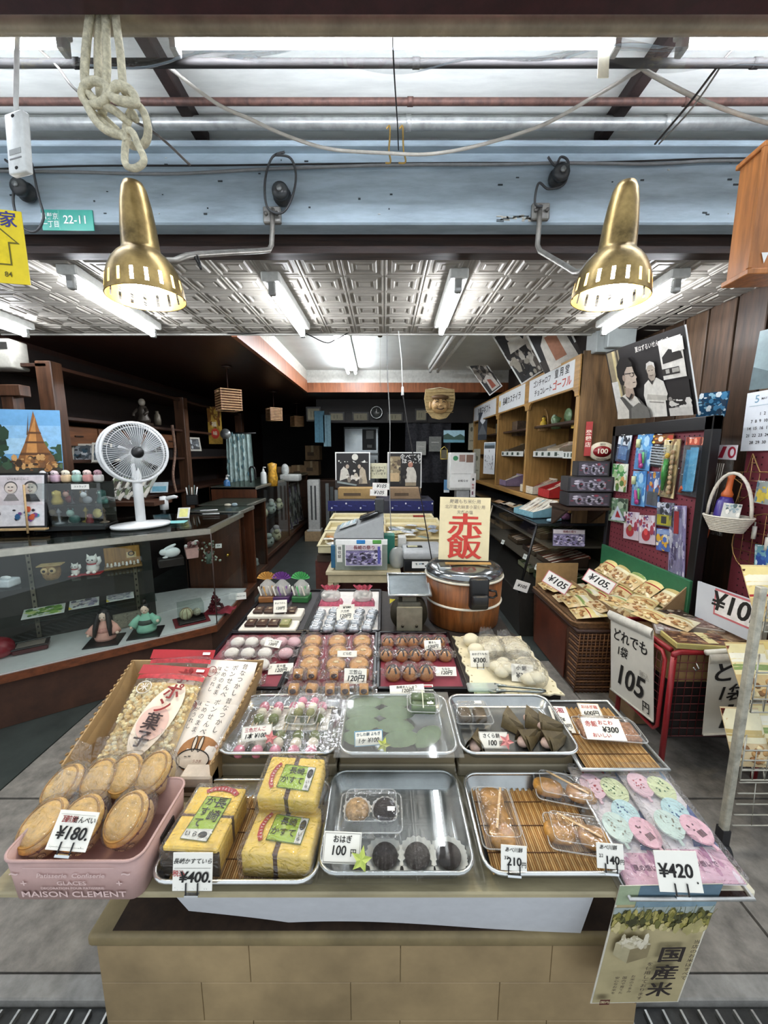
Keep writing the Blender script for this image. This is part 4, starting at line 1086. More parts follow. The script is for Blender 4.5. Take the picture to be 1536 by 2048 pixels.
tray_box(770,880,1058,4.08,.28,.05,cr,'second cream tray to the right of the register',.06)
tray_box(768,866,1043,4.42,.2,.045,cr,'farthest cream tray to the right of the register, with red packet',.04)
rnd=random.Random(12)
def packets(n,x0,x1,y0,y1,zf,cols,label,group,s=.05):
 for i in range(n):
  x,y=rnd.uniform(x0,x1),rnd.uniform(y0,y1)
  b=MB()
  c=C(cols[i%len(cols)],.35,0,.3,30)
  b.grid(lambda a,v:((a-.5)*s*1.7,(v-.5)*s*1.2,.012*(math.sin(a*3.14)*math.sin(v*3.14))**.5+.001),6,5,c)
  b.box((0,0,.004),(s*1.3,s*.9,.008),c,.002)
  o=b.put('snack_packet',loc=(x,y,zf(x,y)+.012*(i%3)));o.rotation_euler=(.1,rnd.uniform(-.1,.1),rnd.uniform(0,3))
  tag(o,label,'packet',group)
zz=lambda x,y:at(800,1082,y=3.6).z+.02+(y-3.6)*.1
packets(22,at(785,1080,y=3.6).x,at(875,1080,y=3.6).x,3.63,3.98,zz,['#c9cdd2','#e2e2da','#9aa4b0','#d2c89a','#7f8a80'],'pale snack packet in the nearest cream tray right of the register','pale packets in the nearest right tray',.07)
zz2=lambda x,y:at(660,1100,y=3.4).z+.015+(y-3.4)*.08
packets(9,at(645,1100,y=3.4).x,at(672,1100,y=3.4).x,3.4,3.72,zz2,['#8a5030','#b0763c','#e0dcd0'],'brown snack packet in the nearest cream tray left of the register','brown packets in the nearest left tray',.06)
b=MB();b.b2((-.07,-.03,0),(.07,.03,.03),C('#a03a28',.4,0,.4,40));tag(b.put('red_packet',loc=at(838,1036,y=4.52)),'red packet lying in the far cream tray right of the register','packet')
# boxes and posters on the rack
for i,(x0,x1,y0,y1) in enumerate(((676,752,976,998),(780,842,976,998))):
 a,c=at(x0,y1,y=4.95),at(x1,y0,y=4.95)
 carton(Vector(((a.x+c.x)/2,5.05,a.z)),c.x-a.x,.2,c.z-a.z,('flat brown carton under the left black-and-white poster','plain brown carton under the right black-and-white poster')[i],tape=False,col=C(['#a98a58','#9a8062'][i],.7,0,.1))
def bw_people(fig,extra=()):
 return [('r','#100e0e',0,0,1,1)]+list(extra)+fig
figL=[('r','#3a3432',0,0,1,.22),('p','#d6d2c8',[(.12,.2),(.16,.5),(.26,.62),(.36,.5),(.42,.3)]),('e','#2a2422',.32,.62,.07,.07),('e','#b8a898',.35,.6,.05,.06),('p','#b9ad98',[(.68,.12),(.7,.5),(.76,.6),(.86,.5),(.92,.12)]),('e','#1c1816',.72,.64,.075,.06),('e','#c0ae9c',.69,.6,.045,.06),('e','#e8e4da',.55,.48,.04,.035),
  ('s',['#e2ded4','#8c857a','#c9c2b4'],(.25,.2,.75,.34),18,.05),('p','#8f9a98',[(.05,.14),(.6,.06),(.62,.1),(.06,.2)]),('s',['#efefe8'],(.08,.7,.92,.76),16,.02),('e','#d8d6cc',.57,.86,.09,.09)]
figR=[('r','#8f7f62',.08,.18,.38,.88),('s',['#5e5040','#b9a988'],(.1,.4,.36,.85),16,.05),('r','#c9b088',.08,.18,.34,.42),('p','#d9d4c8',[(.52,.15),(.5,.4),(.58,.58),(.76,.58),(.86,.4),(.84,.15)]),('e','#c08a72',.67,.66,.07,.08),('p','#b88070',[(.6,.6),(.64,.66),(.7,.66),(.74,.6)]),('r','#9a8c74',.52,.06,.84,.16),('s',['#1e1a18','#3a3430'],(.36,.1,.52,.6),10,.05),('t','#f4f4ee','食べても',.68,.86,.075,{'bold':.02}),('t','#f4f4ee','ほっこり',.72,.74,.07,{'bold':.02})]
for i,(x0,x1,fg,nm) in enumerate(((671,740,figL,'left black-and-white poster of two people packing sweets on the display stand'),(775,844,figR,'right black-and-white poster of a woman with handwriting on the display stand'))):
 a,c=at(x0,976,y=5.22),at(x1,904,y=5.22)
 m=stand(((a.x+c.x)/2,5.22,a.z),0,3)
 flat_print('photo_poster',m,c.x-a.x,c.z-a.z,C('#14100f',.4,0,0),fg,nm,'poster','black-and-white posters',border=(WHITE,.016),t=.012,lift=.002)
m=stand(at(756,957,y=5.3),0,3)
flat_print('handwritten_note',m,.25,.21,C('#d6d2b4',.7),[('t','#33312b','当店のすべて\n和三盆糖を\n使っています',.5,.5,.036)],'cream handwritten note between the two posters','note')
for i,(px,py,y) in enumerate(((762,979,4.66),(757,992,4.6))):
 m=stand(at(px,py,y=y),0,8,-2)
 flat_print('price_card',m,.21,.08,C('#f0e0dc',.6,0,.02),[('r','#f6f4ee',.02,.05,.98,.95),('t','#17130f','¥105',.5,.5,.06,{'shear':.3,'bold':.02})],('¥105 price card behind, above the navy cloth','¥105 price card in front, above the navy cloth')[i],'price card','price cards above the navy cloth')
# cash desk
p=at(727,1160,y=3.02)
t=thing('cash_desk',(p.x,3.2,0),'small cream-painted wooden desk under the cash register','desk')
cw2=C('#c5b896',.6,0,.12,10)
DZ=at(727,1142,y=3.02).z
MB().b2((-.305,-.2,DZ-.03),(.305,.25,DZ),cw2,.004).put('desk_top',t)
MB().b2((-.29,-.185,DZ-.10),(.29,.235,DZ-.03),cw2,.003).put('apron',t)
for sx in (-.27,.27):
 for sy in (-.165,.215):MB().b2((sx-.022,sy-.02,0),(sx+.022,sy+.02,DZ-.1),cw2).put('leg',t)
t=thing('cash_register',(at(720,1080,y=3.1).x,3.15,DZ+.001),'grey cash register on the cream desk','cash register')
gr=C('#8d9090',.45,0,.06)
z1=at(720,1080,y=3.0).z-DZ
b=MB();b.b2((-.215,-.08,0),(.2,.2,z1),C('#7d8080',.45),.006);b.put('drawer_unit',t)
zt=at(760,1020,y=3.2).z-DZ
MB().hull([(-.21,-.09,z1),(.195,-.09,z1),(.195,.2,z1),(-.21,.2,z1)],[(-.21,-.07,z1+.03),(.195,-.02,z1+.17),(.195,.2,z1+.19),(-.21,.2,z1+.05)],gr).put('housing',t)
b=MB(Matrix.Translation((-.01,.06,z1+.115))@Matrix.Rotation(R(-19),4,'Y'))
b.b2((-.17,-.09,0),(-.02,.1,.012),C('#c5c9c8',.4),.003)
b.put('keyboard',t)
for r_ in range(4):
 b=MB(Matrix.Translation((-.01,.06,z1+.127))@Matrix.Rotation(R(-19),4,'Y'))
 for c_ in range(5):b.b2((-.165+c_*.028,-.08+r_*.042,0),(-.143+c_*.028,-.05+r_*.042,.008),C('#e2e4e2' if c_%2 else '#b9cdd2',.4),.002)
 b.put('key_row',t)
b=MB(Matrix.Translation((.1,.07,z1+.165))@Matrix.Rotation(R(-19),4,'Y'));b.b2((-.11,-.075,0),(.06,.09,.02),C('#1c1e20',.2),.008,2);b.put('display',t)
b=MB();b.b2((.12,.08,z1+.18),(.2,.14,z1+.30),C('#3b3d3e',.4),.006);b.put('customer_display',t)
# folders and photo on the desk front
y0=2.98
a,c=at(668,1140,y=y0),at(775,1086,y=y0)
t=thing('binder',((a.x+c.x)/2,3.035,DZ+.001),'grey-green binder with clipped papers standing before the cash register','binder')
w,h=c.x-a.x,c.z-DZ
MB().b2((-w/2,-.0,0),(w/2,.03,h),C('#8c958c',.5,0,.08),.003).put('cover',t)
MB().b2((-w/2-.03,-.004,.02),(-w/2+.005,.035,h*.86),C('#2f5f7e',.4),.004).put('spine',t)
MB().b2((-w/2+.01,-.003,h-.03),(w/2,.025,h+.012),WHITE,.002).put('papers',t)
for x,cc in ((.0,'#2f7fc0'),(.13,'#5aa04a')):MB().b2((x-.035,-.008,h-.02),(x+.035,.0,h+.012),C(cc,.4),.003).put('clip',t)
b=MB().pic(.045,.16,PAPER,[('t',INK,'領\n収\n証',.5,.5,.03)],t=.002);b.bm.transform(stand((-w/2+.04,-.002,.07),0,0));b.put('label_strip',t)
a,c=at(690,1133,y=y0-.03),at(764,1090,y=y0-.03)
m=stand(((a.x+c.x)/2,y0-.012,a.z),0,2)
flat_print('crowd_photo',m,c.x-a.x,c.z-a.z,C('#2a2830'),[('r','#8c86a8',.02,.02,.98,.7),('r','#d8cfd4',.02,.72,.98,.96),('s',['#b9b0d0','#48425a','#7a6f9a','#d8d2e2','#2c2834'],(.06,.08,.94,.68),80,.06),('t','#7a2a32','長崎の祭り',.52,.84,.035),('r','#5a5aa8',.88,.1,.95,.9)],'glossy group photo card clipped on the binder front','photo',border=(WHITE,.008),t=.003)
# clear bag and printer box, pedestal cartons
b=MB();b.ell((0,0,.09),(.07,.05,.09),film('#e8ecec',.7,.1,.4,30,.25),14,10,None,.8);tag(b.put('plastic_bag',loc=(at(795,1140,y=3.1).x,3.1,DZ)),'crumpled clear plastic bag on the desk right of the register','bag')
for i,(px,c_,hh,lab) in enumerate(((781,'#2f7a68',.19,'green box file behind the plastic bag'),(797,'#d2d2cc',.17,'white box file behind the plastic bag'))):
 tag(MB().b2((-.035-.02*(1-i),0,0),(.035,.12,hh+.06),C(c_,.5),.003).put('box_file',loc=(at(px,1140,y=3.25).x+.03*i,3.22+.02*i,DZ)),lab,'box file')
a,c=at(808,1145,y=2.95),at(889,1098,y=2.95)
PZ=a.z
t=thing('printer',((a.x+c.x)/2,3.1,PZ),'grey and black printer right of the cash register','printer')
w=c.x-a.x
MB().b2((-w/2,-.13,0),(w/2,.22,.10),C('#17181a',.35),.008,2).put('body',t)
MB().b2((-w/2-.006,-.145,.10),(w/2+.006,.24,.165),C('#a9abab',.45),.016,2).put('lid',t)
b=MB().pic(.13,.055,WHITE,[('s',['#2f6f8a','#1c1c1c','#5a8a6a'],(.1,.3,.9,.7),8,.07)],t=.002);b.bm.transform(stand((-.03,-.131,.03),0,0));b.put('sticker',t)
b=MB();b.b2((-.13,.0,.166),(-.0,.06,.17),C('#1c1c18',.4));b.b2((-.12,.008,.17),(-.04,.052,.171),C('#c8c49a',.4));b.put('label',t)
carton(Vector(((a.x+c.x)/2-.0,3.1,0)),.30,.3,PZ-.002,'brown carton under the grey printer',tape=True)
# hanging switch cords
cable([at(774,660,y=2.95),at(775,750,y=3.0),at(780,850,y=3.05),at(779,960,y=3.1),at(782,1060,y=3.12)],.004,C('#8a8b88',.5),'cord','thin pale hanging cord over the cash desk','cord','hanging cords over the cash desk')
t=thing('switch_cord',at(800,665,y=2.9),'hanging cord with white inline plug above the printer','cord','hanging cords over the cash desk')
q0=at(800,665,y=2.9);L_=[at(x,y,y=2.9)-q0 for x,y in ((797,662),(803,720),(805,782))]
MB().tube(L_,.004,WHITE,6).put('cord',t)
MB().tube([L_[2]+Vector((0,0,.03)),L_[2]+Vector((0,0,-.03))],[.008,.011],WHITE,8).put('plug',t)
L2=[at(x,y,y=2.9)-q0 for x,y in ((806,790),(815,850),(832,940),(848,1030),(862,1110),(868,1150))]
MB().tube(L2,.0045,INK,6).put('black_cord',t)
b=MB();b.lathe([(.05,0),(.055,.012),(.05,.02),(0,.022)],BLACK,16);o=b.put('ceiling_hub',loc=at(795,660,y=2.9));tag(o,'black cable hub on the ceiling edge where the cords hang','cable hub')
t=thing('pull_lamp',at(760,667,y=3.6),'tiny bulb holder with pull string in the ceiling recess','lamp')
MB().tube([(0,0,.04),(0,0,2.642-t.location.z)],.005,INK,6).put('stem',t)
MB().lathe([(.03,.05),(.03,.0),(.018,-.03),(.0,-.035)],C('#5a564c',.3,.6),12).put('holder',t)
MB().tube([(0,0,-.03),(0,0,-.45)],.002,C('#c9c6bc'),4).put('string',t)
# smiling mask plaque
p=at(879,808,y=4.3)
t=thing('mask_plaque',p,'woven plaque with a carved smiling face hung by a string at the back','plaque')
st=C('#b09868',.8,0,.3,50,.3,0,(1,1,6))
s_=4.25/FPX
b=MB()
out=[(-28,28),(28,28),(30,10),(26,-12),(14,-27),(0,-30),(-14,-27),(-26,-12),(-30,10)]
b.m=Matrix.Rotation(R(90),4,'X');b.prism([(x*s_,y*s_) for x,y in out],-.01,.012,st);b.m=Matrix();b.put('basket',t)
b=MB()
for k in range(7):b.tube([(-27*s_,-.013,(24-k*7)*s_*.9),(27*s_,-.013,(24-k*7)*s_*.9)],.004,C('#8f7648',.8),5)
b.put('weave',t)
fc=C('#b08e5e',.45,0,.15)
b=MB();b.ell((0,-.03,-.02),(.092,.05,.085),fc,18,12);b.ell((0,-.08,-.02),(.018,.02,.016),fc,10,8)
for q in (-1,1):b.ell((q*.1,-.02,-.015),(.018,.014,.04),fc,10,8);b.ell((q*.05,-.066,-.035),(.026,.018,.022),fc,10,8)
b.put('face',t)
b=MB();b.ell((0,-.03,.065),(.095,.052,.03),C('#5c4428',.5),16,8);b.put('cap',t)
b=MB()
for q in (-1,1):b.tube([(q*.018,-.078,.01),(q*.035,-.076,.018),(q*.055,-.066,.01)],.004,C('#2a1c10'),5);b.tube([(q*.015,-.082,.03),(q*.035,-.08,.04),(q*.058,-.068,.034)],.005,C('#3a2a18'),5)
b.tube([(-.04,-.072,-.05),(-.02,-.082,-.062),(0,-.085,-.065),(.02,-.082,-.062),(.04,-.072,-.05)],.005,C('#3a1c14'),5)
b.put('features',t)
b=MB();b.tube([(-28*s_,0,27*s_),(0,0,31*s_),(28*s_,0,27*s_)],.004,C('#d8d0b0'),5);b.put('string',t)
# time recorder on grey pedestal
p=at(918,1045,y=4.6);p.z=0
t=thing('time_recorder',p,'white time recorder with posted papers on a grey pedestal at the back right','time recorder')
MB().b2((-.13,-.1,0),(.15,.2,.93),C('#77797a',.4,.3),.006).put('pedestal',t)
MB().b2((-.05,-.06,.93),(.1,.1,1.06),C('#a9abaa',.4)).put('neck',t)
MB().b2((-.14,-.09,1.06),(.16,.12,1.50),C('#c9cac6',.4),.012,2).put('body',t)
b=MB().pic(.27,.40,WHITE,[('e','#4a9a6a',.2,.86,.11,.07),('r','#a88a80',.36,.76,.62,.96),('r','#8a6a5a',.66,.74,.96,.96),('r','#d0d0ca',.04,.4,.96,.42),('t','#333333','お知らせ',.55,.2,.03)],t=.003);b.bm.transform(stand((0,-.096,1.09),0,0));b.put('papers',t)
b=MB().pic(.06,.28,C('#e8e4e0'),[('e','#333333',.5,.75,.2,.06),('t','#b04a4a','勤\n怠',.5,.45,.03),('r','#7a4a5a',.3,.1,.6,.25)],t=.003);b.bm.transform(stand((.13,-.105,.98),0,0));b.put('card_strip',t)
m=stand(at(908,885,y=4.85),0,5)
flat_print('mountain_calendar',m,.26,.15,C('#8fb0bc'),[('p','#2e4a40',[(0,0),(0,.6),(.2,.75),(.5,.45),(.8,.7),(1,.5),(1,0)]),('p','#5a8a9a',[(0,0),(0,.25),(1,.2),(1,0)])],'photo of dark mountains above the white time recorder','photo')
m=stand(at(893,985,y=4.8),0,0)
flat_print('lake_photo',m,.07,.16,C('#5f8fb8'),[('r','#dfe6ea',0,0,1,.2)],'small blue photo at the left of the time recorder','photo')
t=thing('gold_lantern',at(888,908,y=4.7),'small brass frame lantern beside the time recorder','lantern')
b=MB();
for q in (-1,1):b.tube([(q*.04,0,-.06),(q*.04,0,.05)],.006,C('#b09a4a',.4,.5),6)
b.tube([(-.04,0,-.06),(.04,0,-.06)],.006,C('#b09a4a',.4,.5),6);b.tube([(-.04,0,.05),(0,0,.09),(.04,0,.05)],.006,C('#b09a4a',.4,.5),6);b.put('frame',t)
b=MB();b.b2((-.035,.0,-.055),(.035,.004,.05),C('#4a4430',.5));b.put('panel',t)
# ---------------- right side: sweet shelf ----------------
gw=wood('#a9824a',.25,5,1,.4,.03)
gv=wood('#a9824a',.25,5,2,.4,.03)
dkb=wood('#3a2618',.3,4,1,.5)
SX,SY0,SY1,SZ0,SZ1=1.47,2.98,6.4,1.08,2.22
t=thing('sweet_shelf',(SX,4.7,0),'long honey-coloured wooden shelf unit with lettered header boards on the right','shelf')
y0,y1=SY0-4.7,SY1-4.7
MB().b2((-.02,y0,SZ0-.05),(.50,y1,SZ0),gw,.004).put('base_board',t)
MB().b2((0,y0,SZ1-.03),(.42,y1,SZ1),gw,.003).put('top_board',t)
MB().b2((.42,y0,SZ0),(.44,y1,SZ1),wood('#5a3c22',.3,4,2)).put('back_panel',t)
BAY=[(2.98,4.02),(4.02,5.05),(5.05,6.4)]
for y in (2.98,4.0,5.03,6.36):
 MB().b2((-.01,y-4.7,SZ0),(.42,y-4.7+.045,SZ1),gv,.003).put('upright',t)
for z in (1.45,1.74):
 MB().b2((.06,y0+.02,z),(.42,y1,z+.02),dkb).put('shelf_board',t)
HB=[('ゴーフル','皇月堂','ゴンチャロフ\nチョコレート'),('長崎カステイラ',),('御みやげ',)]
for k,(a,c) in enumerate(BAY):
 # header board with rounded lower corners
 w=c-a
 pts=[(0,0),(0,.30)]+[(w,.30),(w,0)]+[(w-.05,0),(w-.06,.04),(w-.10,.06),(.10,.06),(.06,.04),(.05,0)]
 b=MB(Matrix.Translation((-.012,c-4.7,SZ1-.30))@Matrix(((0,0,1,0),(-1,0,0,0),(0,1,0,0),(0,0,0,1))))
 b.prism(pts,-.006,.014,gw);b.put('header_board',t)
 hb=MB()
 it=[]
 wd=w-.12
 if k==0:
  it=[('t','#17140f','ゴンチャロフ',.33,.70,.066,{'bold':.03}),('t','#17140f','チョコレート',.37,.28,.066,{'bold':.03}),('t','#2b2b2b','皇 月 堂',.77,.74,.075,{'bold':.03}),('t','#c0452c','ゴーフル',.78,.28,.085,{'bold':.035})]
 elif k==1:it=[('t','#17140f','長崎カステイラ',.53,.5,.09,{'bold':.03}),('e','#d8b84a',.06,.5,.03,.2)]
 else:it=[('t','#2b2b2b','洋菓子ギフト',.5,.5,.12,{'bold':.03})]
 hb.pic(wd,.205,C('#d9dcdc',.4,0,.03),it,t=.004)
 hb.bm.transform(Matrix.Translation((-.02,(a+c)/2-4.7+.02,SZ1-.225))@Matrix.Rotation(R(-90),4,'Z')@Matrix.Rotation(R(90),4,'X'))
 hb.put('sign_board',t,fix=False)
# near end panel with rail and notices
MB().b2((-.0,y0-.012,.952),(.5,y0,SZ1+.02),wood('#6a5032',.35,4,2,.5,.05)).put('end_panel',t)
FX=SX-.03
def yaw_r():return-90
# things on the shelf
def onz(px,py,x,z):
 p=onx(px,py,x);p.z=z;return p
def shelf_at(px,py,z):return at(px,py,z=z)
def onx(px,py,x):return at(px,py,x=x)
# basket with two yellow figures
p=onx(1085,862,1.62)
t=thing('handle_basket',p,'small wicker basket with a tall handle on the upper shelf','basket',rz=R(-70))
wk=C('#b08a58',.7,0,.3,60,.4)
MB().cup([(.05,0),(.06,.02),(.07,.05),(.072,.056)],wk,18,wob=.03).put('bowl',t)
MB().tube([(.07*math.cos(a),0,.05+.17*math.sin(a)) for a in [k*math.pi/12 for k in range(13)]],.006,wk,6).put('handle',t)
for i in range(2):
 t=thing('yellow_figure',p+Vector((-.01,.04-.08*i,.012)),'round yellow figure in the wicker basket, %s one'%('far','near')[i],'figurine','yellow figures in the wicker basket')
 b=MB();b.ell((0,0,.05),(.034,.034,.045),C('#d6b23c',.5,0,.08),12,8);b.ell((0,0,.105),(.02,.02,.02),C('#d6b23c',.5),10,6);b.put('body',t)
 b=MB();b.ell((0,0,.125),(.016,.016,.012),C('#4a3a20',.5),8,5);b.put('hat',t)
b=MB();b.lathe([(0,0),(.04,0),(.05,.03),(.03,.07),(.045,.1),(.0,.12)],C('#5f7a50',.4,0,.4,40),12);b.ell((.0,.05,.09),(.03,.03,.05),C('#8fa08a',.4),10,8)
tag(b.put('green_ornament',loc=onx(1112,858,1.64)),'green ornament with round disc next to the wicker basket','ornament')
b=MB(Matrix.Rotation(R(90),4,'Y'));b.lathe([(.07,0),(.072,.012),(0,.014)],C('#6f8a64',.35,0,.4,60),24)
tag(b.put('plate',loc=onx(1135,832,1.70)),'round green plate standing on the upper shelf','plate')
b=MB();b.b2((-.03,-.08,0),(.03,.08,.03),C('#c2a04a',.4),.004);tag(b.put('gift_box',loc=onx(1158,856,1.62)),'little gold box on the upper shelf near the end','box')
# packet rows & price strips on shelves
def candy_box(p,w,d,h,cols,label,group,rz=0.,tilt=.45):
 """open display carton with sloped rows of packets"""
 t=thing('candy_carton',p,label,'candy box',group,rz=rz)
 b=MB();b.b2((-w/2,-d/2,0),(w/2,d/2,.006),C(cols[0],.5,0,.1));b.b2((-w/2,-d/2,0),(w/2,-d/2+.004,h*.5),C(cols[0],.5,0,.2,40))
 for s in (-1,1):b.add([(s*w/2,-d/2,0),(s*w/2,d/2,0),(s*w/2,d/2,h),(s*w/2,-d/2,h*.5)],[(0,1,2,3)],C(cols[0],.5))
 b.b2((-w/2,d/2-.004,0),(w/2,d/2,h),C(cols[0],.5));b.put('carton',t)
 n=max(3,int(w/.05))
 for i in range(n):
  b=MB(Matrix.Translation((-w/2+(i+.5)*w/n,-d/2+.02,h*.25))@Matrix.Rotation(tilt,4,'X'))
  b.pic(w/n*.92,d*1.0,C(cols[1+i%(len(cols)-1)],.35,0,.15,30),[('s',[cols[(i+2)%len(cols)],'#f0ead8','#3a2a20'],(.1,.1,.9,.9),7,.16,i)],t=.02)
  b.put('packet',t)
 return t
cg_='candy cartons on the right shelf'
candy_box(onz(1078,905,1.66,1.471),.34,.2,.12,['#c8bfae','#d9c8a8','#a85a3a','#e6e0cc'],'candy carton on the middle shelf below the wicker basket',cg_,R(-90))
candy_box(onz(1128,902,1.64,1.471),.26,.2,.13,['#b0a088','#e2d6ba','#b04a3a','#d8cfc0'],'candy carton with white packets at the near end of the middle shelf',cg_,R(-90))
candy_box(onz(1025,903,1.66,1.471),.3,.2,.14,['#6a5a44','#d8c8a0','#8a6a3a','#c8b890'],'brown candy carton on the middle shelf under the far header board',cg_,R(-90))
candy_box(onz(1020,965,1.62,1.081),.36,.22,.15,['#8a7a96','#d8d4c4','#5a4a6a','#e8e4da'],'purple candy carton on the shelf base under the far header board',cg_,R(-90))
candy_box(onz(1075,985,1.60,1.081),.36,.24,.16,['#d8d0bc','#a83a34','#c8b088','#8a4030'],'white-fronted candy carton of brown sticks on the shelf base',cg_,R(-90))
candy_box(onz(1112,990,1.62,1.081),.25,.24,.16,['#b02a2c','#c83a34','#e8d8c0','#9a2028'],'red candy carton on the shelf base beside the brown sticks',cg_,R(-90))
for i,(x0,x1,y) in enumerate(((1066,1125,914),(1125,1156,917),(1000,1046,912))):
 a,c=onx(x0,y,SX+.05),onx(x1,y,SX+.05)
 m=Matrix.Translation((a+c)/2)@Matrix.Rotation(R(-90),4,'Z')@Matrix.Rotation(R(90),4,'X')
 flat_print('price_strip',m,abs(a.y-c.y),.055,C('#d4d6d0'),[('r','#3a4a40',.1+.22*k,.2,.18+.22*k,.8) for k in range(4)]+[('s',['#4a7a5a','#2a2a2a'],(.05,.2,.95,.8),8,.03)],
    'white price strip on the middle shelf edge, %s'%('below the basket','nearest the end','under the far header board')[i],'price strip','price strips on the right shelf')
for i in range(3):
 b=MB();b.b2((-.06,-.1,0),(.06,.1,.18+.05*(i%2)),C(['#6a6a5a','#8a845a','#5a4a3a'][i],.5,0,.3,20),.003)
 tag(b.put('gift_tin',loc=onx(1003+i*17,872,1.7)),'dull boxed gift on the upper shelf under the far header board, %s from the back'%ORD[i],'gift box','boxed gifts on the upper far shelf')
# pictures on top of the shelf, leaning out
def top_poster(c4,x,items,label,bgc='#15110f'):
 a=[onx(px,py,xx) for (px,py),xx in zip(c4,x)]
 # corners bl, br, tr, tl
 ex=((a[1]-a[0])+(a[2]-a[3]))/2;ey=((a[3]-a[0])+(a[2]-a[1]))/2
 w,h=ex.length,ey.length
 X=ex.normalized();Z=X.cross(ey).normalized();Y=Z.cross(X)
 ctr=(a[0]+a[1])/2
 m=Matrix(((X.x,Y.x,Z.x,ctr.x),(X.y,Y.y,Z.y,ctr.y),(X.z,Y.z,Z.z,ctr.z),(0,0,0,1)))
 return flat_print('photo_poster',m,w,h,C(bgc,.4,0,0),items,label,'poster','black-and-white posters',border=(WHITE,.014),t=.008,lift=.002)
pa=[('r','#3a332e',0,0,1,.2),('p','#ded8cc',[(.15,0),(.2,.42),(.4,.58),(.62,.58),(.85,.42),(.92,0)]),('p','#b07a5e',[(.38,.1),(.36,.5),(.64,.5),(.68,.1)]),('e','#b88a72',.5,.7,.17,.14),('p','#241b18',[(.32,.72),(.36,.86),(.5,.9),(.64,.86),(.68,.72),(.6,.78),(.4,.78)]),('e','#7a3a34',.5,.64,.06,.03),('t','#f0eee6','いつもの味',.3,.93,.05)]
pb=[('s',['#d8d2c6','#6a625a','#b0a898','#2c2724'],(.08,.05,.92,.55),60,.08),('e','#d6cec2',.5,.74,.18,.09),('p','#e0dacf',[(.2,.5),(.3,.68),(.7,.68),(.8,.5)]),('t','#f0eee6','長崎名物',.4,.9,.055)]
pc=[('s',['#8a8278','#3a3430','#c8c0b4'],(.08,.3,.92,.7),30,.1),('p','#d8d2c8',[(.3,.05),(.35,.4),(.6,.45),(.85,.3),(.9,.05)]),('p','#a85a44',[(.4,.1),(.45,.35),(.65,.3),(.7,.1)]),('t','#f0eee6','手づくり',.4,.85,.055)]
top_poster([(1003,784),(1008,768),(962,713),(946,717)],(1.60,1.60,1.42,1.42),pc,'small tilted photo print hanging farthest back above the shelf') if 0 else None
def lean(p,w,h,yaw,tilt,roll,items,label):
 return flat_print('photo_poster',stand(p,yaw,tilt,roll),w,h,C('#15110f',.4,0,0),items,label,'poster','black-and-white posters',border=(WHITE,.014),t=.008,lift=.002)
lean(at(992,782,y=5.3),.20,.56,-20,-8,36,pc,'small tilted photo print farthest back above the shelf')
lean(at(1070,752,y=3.95),.29,.62,-20,-8,32,pb,'tilted photo print of a crowded kitchen above the middle header board')
lean(at(1126,728,y=3.3),.30,.52,-18,-8,28,pa,'tilted photo print of a laughing woman above the nearest header board')
# cards and calendars hanging on the shelf front
m=stand(onx(977,948,1.40),-62,0)
flat_print('white_calendar',m,.21,.42,C('#d3d6d6',.5,0,.02),[('r','#3a4446',.04,.8,.96,.97),('r','#7a8a94',.04,.9,.96,.97),('s',['#8a8c90'],(.12,.15,.88,.6),40,.03),('t','#333333','5',.5,.72,.04)],'white wall calendar hanging at the far end of the right shelf','calendar')
for i,(px,py,c_) in enumerate(((952,960,'#9a9684'),(942,900,'#a8a28c'))):
 m=stand(onx(px,py,1.44),-65,0)
 flat_print('hung_print',m,.16,.48,C(c_,.6,0,.12),[('e','#5a5a4a',.5,.7,.2,.08),('r','#6a6a5a',.2,.3,.8,.33)],('narrow beige sheet left of the white wall calendar','beige scroll beneath the far header board')[i],'print')
m=stand(onx(964,880,1.45),-65,0);flat_print('mountain_print',m,.2,.4,C('#30343a'),[('p','#c8ccce',[(.2,.7),(.5,1),(.8,.7),(.5,.55)]),('p','#5a5e60',[(0,.2),(.5,.6),(1,.2)])],'dark print of a snowy peak under the far header board','print')
m=stand(at(1174,912,y=2.95),-25,0)
flat_print('red_plaque',m,.045,.255,C('#a32a24',.4,0,.08),[('t','#efe0cc','登\n録\n店',.5,.5,.04)],'narrow red vertical plaque on the shelf end post','plaque',t=.008)
p=at(1203,903,y=2.94)
t=thing('oval_sign',p,'oval cream and dark red sign on the shelf end panel','sign',rz=R(-14))
b=MB(Matrix.Rotation(R(90),4,'X'));b.lathe([(.09,0),(.092,.006),(.085,.012),(0,.014)],C('#d8ccb0',.4),32,sy=.78);b.put('plate',t)
b=MB(Matrix.Rotation(R(90),4,'X'));b.lathe([(.062,.014),(.062,.017),(0,.018)],C('#8a1c1e',.4),32,sy=.66);b.put('roundel',t)
b=MB(Matrix.Translation((0,-.0195,0))@Matrix.Rotation(R(90),4,'X'));b.text('100',0,0,.052,C('#efe6cc'),bold=.03);b.text('2013',0,.053,.018,INK);b.text('NAGASAKI',0,-.055,.015,INK);b.put('lettering',t,fix=False)
